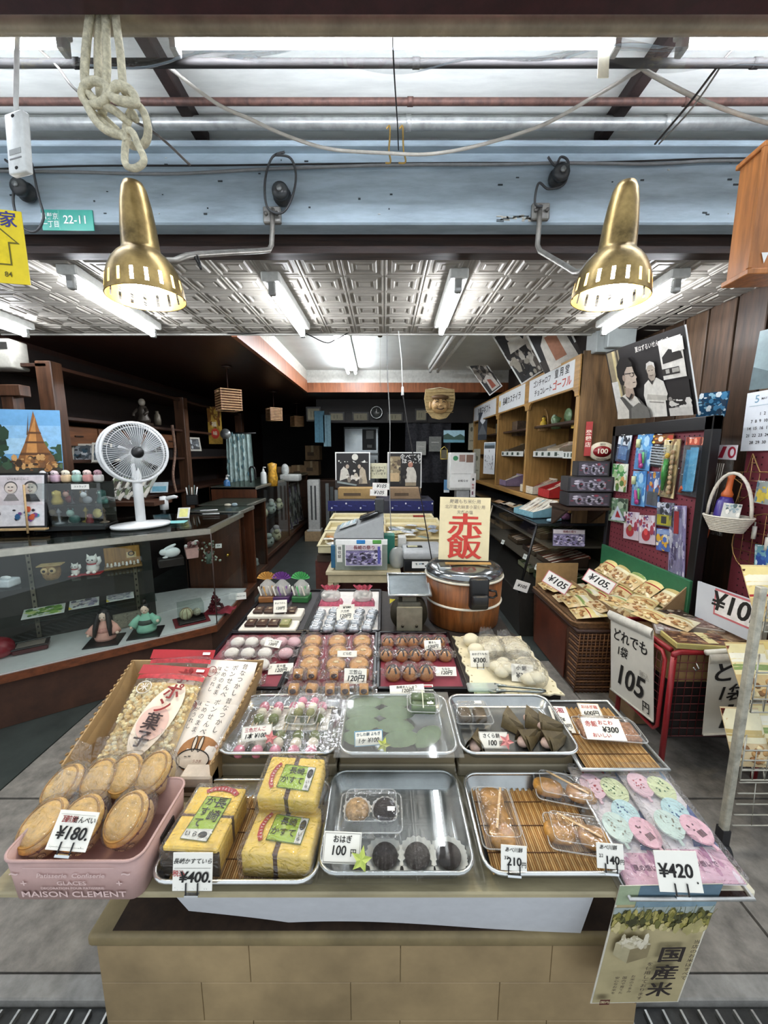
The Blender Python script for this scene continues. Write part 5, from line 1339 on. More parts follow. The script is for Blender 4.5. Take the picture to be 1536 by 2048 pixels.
# ---------------- slanted showcase under the shelf ----------------
t=thing('slant_showcase',(1.4,3.9,0),'long slant-fronted glass showcase below the right shelf','showcase')
q=lambda x,y,z:(x-1.4,y-3.9,z)
b=MB();b.hull([q(1.12,2.98,0),q(1.9,2.98,0),q(1.9,5.6,0),q(1.12,5.6,0)],[q(1.08,2.96,.38),q(1.9,2.96,.38),q(1.9,5.6,.38),q(1.08,5.6,.38)],C('#26231f',.5,0,.2));b.put('base',t)
MB().b2(q(1.2,2.96,.93),q(1.95,5.6,.95),C('#23262a',.15,.1,.1),.003).put('top_board',t)
MB().b2(q(1.85,2.96,.38),q(1.95,5.6,.93),C('#4a4234',.6)).put('back_panel',t)
b=MB();b.add([q(1.09,2.97,.385),q(1.09,5.58,.385),q(1.2,5.58,.93),q(1.2,2.97,.93)],[(0,1,2,3)],film('#f7faf9',.45,.01));b.put('slant_glass',t)
b=MB();b.add([q(1.09,2.965,.385),q(1.9,2.965,.385),q(1.9,2.965,.93),q(1.2,2.965,.93)],[(0,1,2,3)],film('#f7faf9',.4,.01));b.put('end_glass',t)
b=MB();b.tube([q(1.09,2.97,.385),q(1.2,2.97,.93)],.01,BLACK,6);b.tube([q(1.09,4.2,.385),q(1.2,4.2,.93)],.008,C('#a59a86',.4,.5),6);b.tube([q(1.2,2.97,.935),q(1.2,5.58,.935)],.012,BLACK,6);b.put('frame',t)
for z,x in ((.56,1.25),(.74,1.32)):MB().b2(q(x,3.0,z),q(1.84,5.55,z+.015),C('#5a5246',.5)).put('shelf_board',t)
gs='snack cartons inside the slanted showcase'
for i,(y,z,cols) in enumerate(((3.15,.575,['#3a2a20','#6a3028','#8a4a3a','#b09a8a']),(3.5,.575,['#2c201a','#7a4a34','#a07050']),(3.95,.575,['#4a3a2a','#8a6a4a','#6a4a3a']),(3.2,.39,['#3a4a30','#7a9a60','#c8c8b0']),(3.6,.39,['#8a8a6a','#5a7a4a','#d8d8c8']),(3.4,.755,['#4a3a2c','#7a5a40','#9a8060']),(4.3,.755,['#8a6e48','#a58a60','#7a5e3c']))):
 candy_box(Vector((1.5,y,z)),.3,.3,.09,cols,'snack carton inside the slanted showcase, %s shelf, %s one'%(('upper' if z>.7 else 'middle' if z>.5 else 'floor'),['nearest','second','third','nearest','second','nearest','far'][i]),gs,R(-90),.25)
for i,(px,py) in enumerate(((1004,1088),(1048,1118),(1072,1140))):
 m=stand(at(px,py,x=1.235+.0),-75,20)
 flat_print('price_tag',m,.05,.045,PAPER,[('t',INK,'¥105',.5,.5,.016)],'small white price tag inside the slanted showcase, %s from the back'%ORD[i],'price tag','small tags in the slanted showcase')
# on the showcase top
t=candy_box(at(1070,1030,z=.955),.30,.24,.10,['#7aa8b4','#d8d0c0','#e8e2d4','#c8b8a0'],'pale blue carton of wrapped biscuits on the slanted showcase top',None,R(-78),.5)
t['category']='candy box'
b=MB();b.ell((0,0,.035),(.05,.045,.035),C('#8a5a7a',.4,0,.5,30),14,8);b.ell((.0,.0,.07),(.02,.02,.01),C('#5a3a5a',.4),10,5)
tag(b.put('fruit_candle',loc=at(1130,1040,z=.955)),'small round purple ornament at the showcase corner','ornament')
b=MB();b.b2((-.06,-.03,0),(.06,.03,.02),C('#9fc0cc',.4),.004);o=b.put('blue_tissue',loc=at(1108,1042,z=.955));o.rotation_euler.z=.6;tag(o,'pale blue tissue packet next to the purple ornament','tissue packet')
for i in range(3):
 b=MB();b.grid(lambda a,v:((a-.5)*.16,(v-.5)*.2,.012+.008*math.sin(a*9+i)),10,8,C(['#b09a7a','#c8c0b0','#8a6a4a'][i],.4,0,.4,40))
 tag(b.put('flat_packet',fix=False,loc=at(1035-i*18,1015-i*5,z=.955)),'flat packet lying on the slanted showcase top, %s from the blue carton'%ORD[i],'packet','flat packets on the slanted showcase')
carton(at(965,1030,y=5.2) ,.3,.25,.3,'brown carton behind the far end of the slanted showcase',tape=False) if 0 else None
for i,(y,z,h) in enumerate(((4.75,.39,.2),(5.1,.39,.26),(4.75,.575,.15))):
 carton(Vector((1.55,y,z)),.3,.22,h-.02,'brown carton inside the far half of the slanted showcase, %s'%('nearer','farther','upper')[i],group='cartons in the slanted showcase',rz=R(-90),tape=False)
# stack of black souvenir packs by the end panel
gp='black souvenir packs by the shelf end'
for i,(px,py,w,h,d) in enumerate(((1168,1010,.30,.10,.16),(1172,982,.31,.11,.16),(1180,952,.22,.11,.1))):
 p=at(px,py,y=2.78)
 t=thing('souvenir_pack',p,'black printed souvenir pack by the shelf end, %s of the stack'%('lowest','middle','topmost')[i],'souvenir pack',gp,rz=R(-6))
 MB().b2((-w/2,-d/2,0),(w/2,d/2,h-.003),C('#2c2a2c',.3,0,.2),.004).put('pack',t)
 b=MB().pic(w*.9,h*.85,C('#4a444c',.3),[('e','#8a8490',.25+.25*k,.45,.1,.35) for k in range(3)]+[('e','#1c1a1e',.25+.25*k,.45,.05,.2) for k in range(3)]+[('s',['#c8c0cc','#6a6070','#8a3a4a'],(.05,.1,.95,.9),30,.05)],t=.002)
 b.bm.transform(stand((0,-d/2-.001,.006),0,0));b.put('printed_front',t)
# little rack under them
p=at(1168,1012,y=2.78)
b=MB();b.b2((-.17,-.09,-.02),(.17,.19,-.001),dkb)
for s_ in (-1,1):b.hull([(s_*.14-.01,.19,-.02),(s_*.14+.01,.19,-.02),(s_*.14+.01,-.06,-.02),(s_*.14-.01,-.06,-.02)],[(s_*.14-.01,.19,-.16),(s_*.14+.01,.19,-.16),(s_*.14+.01,.17,-.16),(s_*.14-.01,.17,-.16)],dkb)
o=b.put('bracket_shelf',loc=p);tag(o,'dark bracket shelf under the black souvenir packs','bracket shelf')
m=stand(at(1137,1093,y=2.90),-8,8)
flat_print('crowd_photo',m,.24,.135,C('#2a2830'),[('r','#8c86a8',.02,.02,.98,.7),('r','#cfc8cf',.02,.72,.98,.96),('s',['#b9b0d0','#48425a','#7a6f9a','#d8d2e2','#2c2834'],(.06,.08,.94,.68),80,.05),('t','#7a2a32','長崎の祭り',.52,.84,.02)],'glossy group photo print standing at the near end of the slanted showcase','photo',t=.004)
# ---------------- big poster, pegboards ----------------
def quad_m(bl,br,tr,tl):
 ex=((br-bl)+(tr-tl))/2;ey=((tl-bl)+(tr-br))/2
 w,h=ex.length,ey.length
 X=ex.normalized();Z=X.cross(ey).normalized();Y=Z.cross(X);c=(bl+br)/2
 return Matrix(((X.x,Y.x,Z.x,c.x),(X.y,Y.y,Z.y,c.y),(X.z,Y.z,Z.z,c.z),(0,0,0,1))),w,h
m,w,h=quad_m(onx(1238,838,1.64),onx(1394,826,1.64),onx(1374,650,1.50),onx(1211,704,1.50))
bigp=[('r','#1a1615',0,0,1,1),('r','#8d8168',.02,.3,.2,.98),('r','#c8b888',.1,.3,.14,.98),('r','#3a3428',.16,.3,.18,.98),('r','#d2d0c8',.02,.02,.12,.55),
  ('r','#dcd8cf',.72,.45,.96,.92),('p','#26221f',[(.74,.72),(.82,.8),(.94,.74),(.95,.66),(.74,.64)]),('r','#2c2825',.72,.5,.9,.58),('r','#a9a59c',.76,.52,.8,.57),('r','#a9a59c',.83,.52,.9,.57),('r','#e6e2da',.86,.75,.98,.9),('r','#1f1b1a',.7,.0,.98,.42),('s',['#d8d4cc','#8a8680'],(.76,.02,.97,.24),26,.025),('r','#c8c4bc',.74,.0,.98,.1),
  # older person behind, arms folded
  ('p','#d9d5cb',[(.50,.0),(.47,.30),(.50,.44),(.57,.50),(.66,.50),(.73,.44),(.755,.28),(.72,.2),(.71,.0)]),('p','#b8b3a8',[(.50,.24),(.74,.2),(.745,.26),(.52,.31)]),('p','#8f8a80',[(.53,.2),(.7,.17),(.7,.185),(.53,.215)]),('p','#35302d',[(.56,.5),(.6,.42),(.64,.5)]),('p','#a79a8c',[(.575,.6),(.57,.52),(.6,.47),(.64,.48),(.662,.54),(.66,.62)]),('e','#b5a898',.615,.61,.05,.075),('p','#d8d4cc',[(.56,.62),(.575,.7),(.62,.72),(.665,.69),(.67,.62),(.64,.67),(.59,.67)]),('r','#4a4038',.585,.60,.607,.608),('r','#4a4038',.625,.60,.647,.608),('l','#5a4a40',[(.6,.545),(.62,.538),(.638,.545)],.006),
  # person in front: profile with glasses and apron
  ('p','#cfcabf',[(.04,.0),(.08,.2),(.16,.32),(.24,.36),(.34,.34),(.42,.26),(.5,.12),(.52,0)]),('p','#a89484',[(.24,.32),(.25,.45),(.36,.46),(.37,.33),(.33,.28)]),('p','#bfae9d',[(.24,.48),(.25,.7),(.33,.76),(.40,.72),(.415,.62),(.44,.56),(.425,.54),(.425,.47),(.40,.43),(.33,.42),(.28,.44)]),('p','#17120f',[(.2,.5),(.17,.62),(.18,.76),(.25,.86),(.34,.86),(.41,.76),(.40,.71),(.33,.72),(.285,.66),(.27,.55),(.245,.48)]),('e','#a89484',.262,.58,.02,.045),('l','#1a1614',[(.29,.635),(.35,.628),(.415,.625)],.008),('e','#1a1614',.385,.605,.028,.028),('e','#b9a898',.385,.605,.022,.021),('l','#4a3a34',[(.385,.50),(.42,.50)],.007),
  ('p','#4a4844',[(.16,.32),(.2,.33),(.34,.14),(.46,.16),(.4,.3),(.43,.28),(.54,.1),(.54,.0),(.24,.0),(.26,.12)]),('p','#6a6862',[(.28,.0),(.3,.15),(.42,.22),(.53,.14),(.53,.0)]),('p','#2a2624',[(.25,.34),(.3,.26),(.36,.34),(.34,.36),(.3,.3)]),
  ('t','#f0ece4','夏はずるいせんべい？',.70,.90,.034,{'bold':.02,'sx':.85,'rot':.0})]
flat_print('photo_poster',m,w,h,C('#15110f',.4,0,0),bigp,'large photo poster of two shopkeepers in aprons above the first pegboard','poster','black-and-white posters',border=(WHITE,.02),t=.008,lift=.0015)
# white boxes above
for i,(px,py,y,w) in enumerate(((1212,700,2.9,.17),(1240,690,2.85,.2))):
 b=MB();b.b2((-w/2,0,-.06),(w/2,.15,.11),C('#9aa09e',.45,0,.05),.006)
 o=b.put('wall_cabinet',loc=at(px+5,py-14,y=y));tag(o,('pale grey box high on the wall, left above the big poster','pale grey box right beside its twin above the big poster')[i],'wall box','pale boxes above the big poster')
peg=C('#76303a',.6,0,.08,10)
hole=C('#2a0c10',.9,0,0)
def pegboard(x,y0,y1,z0,z1,label,frame=True):
 t=thing('pegboard',(x,(y0+y1)/2,z0),label,'pegboard')
 hy,h=(y1-y0)/2,z1-z0
 b=MB();b.b2((0,-hy,0),(.012,hy,h),peg);b.put('board',t)
 b=MB();n,k=int(2*hy/.034),int(h/.034)
 for i in range(n):
  for j in range(k):
   y,z=-hy+.017+i*.034,.017+j*.034
   b.add([(-.0006,y-.004,z-.004),(-.0006,y+.004,z-.004),(-.0006,y+.004,z+.004),(-.0006,y-.004,z+.004)],[(0,1,2,3)],hole)
 o=b.put('peg_holes',t);o['kind']='stuff'
 if frame:
  for nm,lo_,hi_ in (('frame_post',(-.025,-hy-.05,-z0),(.025,-hy,h+.07)),('frame_post',(-.025,hy,-z0),(.025,hy+.035,h+.07)),('frame_rail',(-.025,-hy-.05,h),(.025,hy+.035,h+.07))):
   MB().b2(lo_,hi_,BLACK,.004).put(nm,t)
 return t
PX=1.63
pegboard(PX,1.97,2.72,.55,1.61,'dark red pegboard in a black frame hung with packaged toys')
pegboard(1.80,1.25,1.93,.78,1.66,'frameless dark red pegboard at the right edge, behind the wicker basket',False)
struct(MB().b2((1.83,1.2,0),(1.97,1.93,.9),wood('#4a2c20',.35,4,1,.6)).put('trim_8'))
def toy(c4,items,bg,label,name='toy_packet',blister=None,x=PX-.02,thick=.004):
 bl,br,tr,tl=[onx(px,py,x) for px,py in c4]
 m,w,h=quad_m(bl,br,tr,tl)
 t=thing(name,(0,0,0),label,'toy packet','packaged toys on the pegboard');t.matrix_world=m
 b=MB().pic(w,h,C(bg,.35,0,.06),items,t=thick);b.put('card',t,fix=False)
 if blister:
  x0,y0,x1,y1,d=blister
  MB().b2(((x0-.5)*w,y0*h,.002),((x1-.5)*w,y1*h,d),film('#fafcfc',.7,.04,.3,60),.004).put('blister',t)
 MB().tube([(0,h*.97,.03),(0,h*.97,-.02),(0,h*1.0,-.024)],.0022,CHROME,5).put('hook',t)
 return t,w,h
toy([(1229,920),(1256,930),(1263,868),(1240,868)],[('r','#d8dce0',0,.62,1,1),('s',['#1c2430','#8aa0b0','#e8ecee'],(.05,.62,.95,.98),18,.1),('r','#4a7ab4',.15,.1,.85,.58),('r','#6a98c8',.22,.3,.78,.55)],'#3a4a60','toy packet with a blue notepad at the top left of the pegboard',blister=(.1,.05,.9,.6,.02))
t,w,h=toy([(1268,938),(1297,942),(1303,868),(1271,868)],[('s',['#6aa8d8','#a8d0e8','#3a78b8'],(0,.3,1,1),30,.14)],'#5a90c4','blue toy card with a pink twirler, upper one on the pegboard',blister=(.2,.05,.8,.55,.025))
def twirl(t,w,h):
 b=MB();b.tube([(-w*.1,h*.45,.012),(0,h*.28,.014),(w*.08,h*.12,.012)],[.007,.01,.012],C('#c04a90',.3),8);b.ell((w*.08,h*.12,.014),(.018,.018,.01),C('#b03078',.3),12,6);b.tube([(w*.1,h*.5,.01),(w*.2,h*.2,.012)],.006,C('#5ab060',.3),6);b.tube([(-w*.3,h*.62,.01),(-w*.28,h*.85,.012)],.013,C('#c8cc9a',.4),8);b.put('toy',t)
twirl(t,w,h)
t,w,h=toy([(1300,932),(1326,936),(1330,890),(1304,888)],[('s',['#8a8c90','#2a2c30'],(.2,.15,.8,.85),20,.08)],'#26282c','dark grey toy packet shaped like a notched chip on the pegboard',blister=(.15,.1,.85,.9,.02))
b=MB()
for k in range(7):b.b2((-w*.55,h*(.12+.12*k),.0),(w*.55,h*(.17+.12*k),.008),C('#b9bcc0',.4))
b.put('teeth',t)
toy([(1303,888),(1345,886),(1346,868),(1302,870)],[('s',['#d8a030','#b03a2a','#2a2a2a','#f0d860'],(.02,.05,.98,.95),20,.12),('e','#f0e8d0',.45,.5,.12,.3)],'#7a4a2a','orange and black toy card lying across the top of the pegboard')
t,w,h=toy([(1314,992),(1348,998),(1364,878),(1334,878)],[('s',['#b8a070','#e0d0a0','#7a5a3a'],(0,0,1,1),40,.12)],'#8a7a5a','long toy packet with a green figure and beige beads on the pegboard',blister=(.08,.03,.92,.9,.025))
b=MB();b.tube([(-w*.12,h*.12,.012),(-w*.1,h*.4,.014),(-w*.08,h*.66,.012)],[.006,.016,.012],C('#3a8a3a',.3,0,.3),8);b.ell((-w*.06,h*.72,.013),(.014,.016,.012),C('#d8b040',.4),10,6)
for k in range(9):b.ell((w*(.28-.02*k*.3),h*(.1+.085*k),.012),(.012,.014,.01),C('#d0b088' if k%2 else '#b08a60',.5),8,6)
b.put('toy',t)
t,w,h=toy([(1357,990),(1393,994),(1412,874),(1366,872)],[('r','#b0492e',.05,.86,.95,.99),('s',['#e8a080','#6a2418'],(.1,.88,.9,.98),8,.06)],'#4a4a50','large packet of clear blue bags hanging at the right of the pegboard',blister=(.04,.02,.96,.85,.03))
b=MB();b.grid(lambda a,v:((a-.5)*w*.55,h*(.08+.7*v),.008+.014*math.sin(a*3.14)*(1-v*.4)),8,10,C('#3a86b0',.25,0,.3,25));b.grid(lambda a,v:((a-.15)*w*.4,h*(.1+.72*v),.012+.014*math.sin(a*3.14)),8,10,C('#5aa0c4',.25,0,.2,25));b.tube([(-w*.3,h*.05,.01),(-w*.2,h*.14,.012),(-w*.05,h*.1,.01)],.01,C('#d0603a',.4),8);b.put('toy',t)
toy([(1219,980),(1250,985),(1262,928),(1224,928)],[('s',['#4a8a4a','#a8c890','#e8ecd8'],(0,.4,1,1),30,.12),('r','#d0703a',.08,.08,.3,.4),('s',['#e8e0c0','#5a7a3a','#c89a60'],(.3,.05,1,.4),20,.1)],'#d8dcd0','white snack packet with green leaves and an orange cup on the pegboard','snack_bag')
t,w,h=toy([(1262,1010),(1288,1014),(1293,942),(1266,942)],[('s',['#6aa8d8','#a8d0e8','#3a78b8'],(0,.3,1,1),30,.14)],'#5a90c4','blue toy card with a pink twirler, lower one on the pegboard',blister=(.2,.05,.8,.55,.025));twirl(t,w,h)
toy([(1290,1012),(1316,1016),(1322,944),(1294,942)],[('s',['#d8dce8','#3a5a90','#c8903a','#8a3a3a'],(0,.45,1,1),30,.12),('r','#5a5a5e',.1,.05,.9,.42)],'#4a6a9a','blue and grey toy packet in the middle of the pegboard',blister=(.1,.05,.9,.45,.015))
toy([(1217,1040),(1252,1048),(1261,998),(1221,996)],[('s',['#6a8a6a','#a8b8a0','#3a4a3a'],(0,0,1,1),30,.14),('p','#c8d0dc',[(.15,.05),(.5,.7),(.9,.1)]),('p','#a02a30',[(.4,.2),(.5,.5),(.7,.2)])],'#8a9a84','greenish picture packet with a triangle at the lower left of the pegboard','puzzle_packet')
for i,q4 in enumerate(([(1247,1076),(1276,1082),(1285,1026),(1253,1024)],[(1277,1086),(1311,1090),(1314,1032),(1283,1030)])):
 toy(q4,[('s',['#d8d0d8','#9a3a4a','#6a4a7a','#e8e0e0'],(0,.4,1,1),40,.1),('e','#a02c34',.45,.3,.26,.2),('e','#8a6a3a' if i==0 else '#d04a4a',.45,.42,.12,.12)],'#c8b8c0','red and purple kite-like toy bag low on the pegboard, %s of two'%('left','right')[i],'toy_bag')
t,w,h=toy([(1312,1052),(1346,1054),(1350,1008),(1316,1002)],[('s',['#c8ccd8','#2a2c34','#7a7e8a'],(0,.5,1,1),26,.1),('r','#d8c82a',.05,.05,.9,.48),('r','#3a3a34',.3,.12,.62,.42)],'#5a5c68','toy card with a yellow handheld game on the pegboard',blister=(.03,.03,.93,.5,.02))
toy([(1312,1100),(1340,1104),(1344,1060),(1316,1056)],[('s',['#d0a030','#4a6ab0','#e0d8c0'],(.05,.05,.95,.7),26,.12),('r','#8aa0c8',.05,.75,.95,.95)],'#4a5a9a','small blue toy packet with yellow shapes low on the pegboard')
toy([(1336,1150),(1368,1154),(1388,1016),(1354,1010)],[('s',['#c8c0d8','#8a80a8','#e4dcec','#5a5078'],(0,0,1,1),60,.08),('r','#a0282c',.3,.6,.6,.92),('t','#3a2a6a','ソード',.3,.35,.03,{'rot':1.5})],'#9a90b8','long lilac toy sword packet at the lower right of the pegboard',blister=(.08,.02,.92,.95,.02))
# second pegboard things
X2=1.78
m=quad_m(onx(1478,904,X2),onx(1590,898,X2),onx(1600,770,X2),onx(1496,785,X2))
flat_print('wall_calendar',m[0],m[1],m[2],C('#e4e8ec',.45,0,.02),[('t','#7aa0b4','5',.22,.87,.05),('t','#4a4a4a','MAY',.36,.87,.014),('r','#9ab4c0',.08,.76,.95,.768)]+[('t','#3a3a3a','  '.join('%d'%d if 0<d<32 else ' ' for d in range(2-2+r_*7,r_*7+7)),.5,.62-.12*r_,.02) for r_ in range(5)],'white May calendar page on the right pegboard','calendar',t=.004)
m=quad_m(onx(1496,782,X2),onx(1600,768,X2),onx(1610,640,X2),onx(1512,664,X2))
flat_print('calendar_picture',m[0],m[1],m[2],C('#8fa0a2',.3,0,.25,4),[('p','#5a6a6c',[(0,0),(0,.4),(.5,.25),(1,.4),(1,0)])],'glossy misty picture sheet above the May calendar','picture',t=.003)
m=quad_m(onx(1394,830,1.785),onx(1446,838,1.785),onx(1456,778,1.785),onx(1392,792,1.785))
flat_print('sea_picture',m[0],m[1],m[2],C('#1f4a6a',.25,0,.3,8),[('s',['#3a7aa0','#0f2c44','#8ab8cc','#dfe8ea'],(.03,.03,.97,.97),50,.09)],'dark blue glossy sea picture between the two pegboards','picture')
m=quad_m(onx(1432,918,1.70),onx(1470,920,1.70),onx(1476,890,1.70),onx(1436,890,1.70))
t=thing('kite_bag',(0,0,0),'clear kite bag with red swirl header left of the white basket','toy packet','packaged toys on the pegboard');t.matrix_world=m[0]
w,h=m[1],m[2]
b=MB().pic(w,h,C('#e4dce0'),[('p','#a01c34',[(.1,.1),(.3,.9),(.5,.9),(.35,.1)]),('e','#a01c34',.78,.5,.2,.4),('e','#e8dce0',.8,.5,.1,.25)],t=.004);b.put('header_card',t,fix=False)
b=MB();b.grid(lambda a,v:((a-.5)*w,-.38*v,.004+.01*math.sin(a*3.14)),6,10,film('#f8fafa',.8,.05,.5,40,.03));b.put('bag',t,fix=False)
b=MB()
for k in range(4):b.tube([(-w*.3+.012*k,-.02,.006),(-w*.5+.008*k,-.36,.006)],.002,C('#cfc8b8',.4),5)
b.put('sticks',t)
# white basket with purple bottle
p=onx(1452,1062,1.66)
t=thing('hanging_basket',p,'white wicker basket with hooped handle on the right pegboard','basket',rz=R(-72))
ww=C('#d8d0c0',.6,0,.12,80,.3)
b=MB()
for k in range(9):b.tube([((.052+.0035*k)*math.cos(a)*1.25,(.052+.0035*k)*math.sin(a)*.9,.004+k*.0085) for a in [q*math.pi/14 for q in range(28)]],.005,ww,5,True)
b.lathe([(.0,0),(.05,0),(.05,.004),(0,.004)],ww,20,sx=1.25,sy=.9);b.put('bowl',t)
MB().tube([(.092*math.cos(a),0,.07+.21*math.sin(a)) for a in [k*math.pi/14 for k in range(15)]],.0075,ww,8).put('handle',t)
t=thing('purple_bottle',p+Vector((.0,.04,.008)),'purple toy bottle with orange neck in the white basket','toy bottle',ry=R(6))
MB().lathe([(0,0),(.034,0),(.036,.02),(.034,.13),(.022,.155),(0,.155)],C('#3a2a7a',.3,0,.1),16).put('body',t)
MB().lathe([(.022,.152),(.024,.17),(.014,.19),(.012,.24),(.016,.26),(.0,.265)],C('#c8642e',.4),14).put('neck',t)
m=stand(p+Vector((-.03,-.04,.065)),-72,10)
flat_print('packet_card',m,.075,.075,C('#c8c8c0'),[('s',['#8a9aa0','#e8e4da','#4a5a5a'],(.05,.3,.95,.95),18,.1)],'small printed card in the white basket','card')
# wire star and ring racks
def wire_rack(px,py,pts,label,x=1.76,bars=6):
 c=onx(px,py,x)
 t=thing('wire_rack',c,label,'wire rack','gold wire racks on the right pegboard')
 P=[onx(a,q_,x)-c for a,q_ in pts]
 wm=C('#b08a5a',.35,.7,.1)
 MB().tube(P,.0035,wm,5,True).put('outline',t)
 ys=[v.y for v in P];zs=[v.z for v in P]
 b=MB()
 def inside(y,z):
  r_=False
  for i in range(len(P)):
   a,d=P[i],P[i-1]
   if (a.z>z)!=(d.z>z) and y<(d.y-a.y)*(z-a.z)/(d.z-a.z)+a.y:r_=not r_
  return r_
 for k in range(1,bars):
  for axis in (0,1):
   run=[]
   for s in range(41):
    if axis==0:y=min(ys)+(max(ys)-min(ys))*k/bars;z=min(zs)+(max(zs)-min(zs))*s/40
    else:z=min(zs)+(max(zs)-min(zs))*k/bars;y=min(ys)+(max(ys)-min(ys))*s/40
    if inside(y,z):run.append((0,y,z))
    else:
     if len(run)>2:b.tube([run[0],run[-1]],.0018,wm,4)
     run=[]
   if len(run)>2:b.tube([run[0],run[-1]],.0018,wm,4)
 b.put('bars',t)
wire_rack(1505,960,[(1506,908),(1520,944),(1560,944),(1530,970),(1545,1012),(1505,985),(1470,1010),(1484,968),(1452,944),(1494,944)],'star-shaped gold wire rack on the right pegboard')
wire_rack(1530,1090,[(1530+66*math.cos(k*math.pi/12),1090+62*math.sin(k*math.pi/12)) for k in range(24)],'round gold wire rack low on the right pegboard')
for i,(c4,bg,its,lab) in enumerate((
 ([(1508,1003),(1536,1012),(1545,962),(1512,962)],'#a8b0ac',[('r','#d8c04a',.1,.05,.7,.5),('s',['#e0c850','#6a8a9a'],(.05,.05,.95,.95),18,.12)],'small yellow and grey packet clipped on the star wire rack'),
 ([(1508,1130),(1540,1138),(1545,1092),(1514,1090)],'#7ab0bc',[('r','#2a4a98',.1,.05,.75,.5),('s',['#3a6ab0','#c8e0e4'],(.05,.05,.95,.95),18,.12)],'small blue packet clipped on the round wire rack'))):
 toy(c4,its,bg,lab,x=1.74)
for i,(px,py) in enumerate(((1508,1065),(1534,1088))):
 b=MB();b.tube([(0,0,-.03),(0,0,.03)],.009,C('#e0dcd0',.4),10);b.tube([(0,0,.03),(0,0,.05)],.003,C('#b0b0a8',.4),6)
 tag(b.put('white_clip',loc=onx(px,py,1.745)),'white roller clip on the round wire rack, %s'%('upper','lower')[i],'clip','white clips on the round wire rack')
cable([onx(x,y,1.70) for x,y in ((1402,1060),(1408,1030),(1416,1048),(1410,1075))],.012,C('#c8602e',.5,0,.3),'orange_tassel','orange tassel hanging left of the white basket','tassel',None)
# ---------------- right front: hamper, crate, red wire stand, cart ----------------
HX0,HX1,HY0,HY1,HZ_=1.19,1.58,2.21,2.92,.42
t=thing('wicker_hamper',((HX0+HX1)/2,(HY0+HY1)/2,0),'large dark brown wicker hamper carrying snack trays on the right','hamper')
hx,hy=(HX1-HX0)/2,(HY1-HY0)/2
wv=C('#4e2f1e',.55,0,.3,30,.2)
MB().hull([(-hx+.02,-hy+.02,0),(hx,-hy+.02,0),(hx,hy,0),(-hx+.02,hy,0)],[(-hx,-hy,HZ_),(hx,-hy,HZ_),(hx,hy,HZ_),(-hx,hy,HZ_)],wv).put('body',t)
b=MB()
wv2=C('#7a5230',.6,0,.3,60)
for k in range(20):
 z=.02+k*.02;f=.02*(1-z/HZ_)
 b.tube([(-hx+f-.002+.002*(-1)**k,-hy+f+.1,z),(-hx+f-.002,-hy+f-.003,z),(-hx+f+.2,-hy+f-.003,z),(hx,-hy+f-.003,z)],.0075,wv2 if k%2 else wv,5)
for i in range(16):b.tube([(-hx+.012+i*.025,-hy+.018,.0),(-hx+.006+i*.025,-hy-.008,HZ_)],.004,wv2,5)
b.put('weave',t)
b=MB();b.tube([(-hx-.006,-hy-.006,HZ_),(hx,-hy-.006,HZ_),(hx,hy,HZ_),(-hx-.006,hy,HZ_)],.014,C('#3a2115',.6,0,.3,60,.3),8,True);b.put('rim',t)
b=MB();b.box((-hx+.005,.05,.21),(.006,.5,.38),C('#5a2c1c',.4,0,.3,4));b.put('side_board',t)
# rattan tray stack on the hamper
t=thing('rattan_tray',(1.31,2.52,HZ_+.012),'stack of flat rattan trays on the wicker hamper','tray')
for k in range(4):
 b=MB();z=.012*k;g_=.006*k
 b.tube([(-.11-g_,-.30,z),(.1+g_,-.30,z),(.12,-.27,z),(.12,.34,z),(-.13-g_,.34,z),(-.13-g_,-.27,z)],.008,C(['#5a3c26','#7a5636','#6a4a2c','#8a6540'][k],.7,0,.3,60),6,True)
 b.b2((-.125,-.29,z-.003),(.115,.33,z+.003),C('#7a5a3a',.8,0,.3,60));b.put('tray',t)
# snack bags
def bag_mesh(w,h,hd,body,bits,seed,puff=.02):
 b=MB()
 def f(a,v):return ((a-.5)*w,h*v,puff*(max(0,math.sin(a*math.pi))*max(0,math.sin(min(1,v/.86)*math.pi)))**.5)
 b.grid(f,8,10,C(body,.25,0,.12,20))
 b.grid(lambda a,v:(f(a,v)[0],f(a,v)[1],-f(a,v)[2]*.3-.001),6,6,C(body,.4,0,.1))
 rnd=random.Random(seed)
 z=puff
 for col,y0,y1 in hd:
  b.grid(lambda a,v:((a-.5)*w*.98,h*(y0+(y1-y0)*v),f(a,y0+(y1-y0)*v)[2]+.0012),8,4,C(col,.3,0,.05))
 for i in range(13):
  a,v=rnd.uniform(.14,.86),rnd.uniform(.07,.34)
  p=f(a,v);b.ell((p[0],p[1],p[2]+.0005),(w*.09,w*.08,.003),C(bits[i%len(bits)],.5,0,.2,60),7,4)
 return b
SN=[((('#ead690',.4,.97),('#a8242a',.88,.92),('#f2ead0',.62,.84),('#a8242a',.42,.46)),'#dcc48c',('#b98a54','#e6cf9c','#a8733f')),
  ((('#ece0ac',.42,.97),('#a8242a',.86,.93),('#8aa05a',.5,.6),('#f4f0dc',.64,.8)),'#d8bc84',('#e0cfa0','#8a6238','#c09258')),
  ((('#ece4c0',.4,.97),('#b83a30',.84,.97),('#c8b070',.5,.62)),'#dcc498',('#9a6a3c','#c49a62','#ead8ac'))]
protos={}
def snack(m,label,group,k,w=.15,h=.19,name='snack_bag'):
 key=(k,w,h,name)
 if key not in protos:
  o=bag_mesh(w,h,SN[k][0],SN[k][1],SN[k][2],k+3).put(name,fix=False);protos[key]=o
  o.matrix_world=m
 else:
  o=protos[key].copy();COL.objects.link(o);o.matrix_world=m
 return tag(o,label,'snack bag',group)
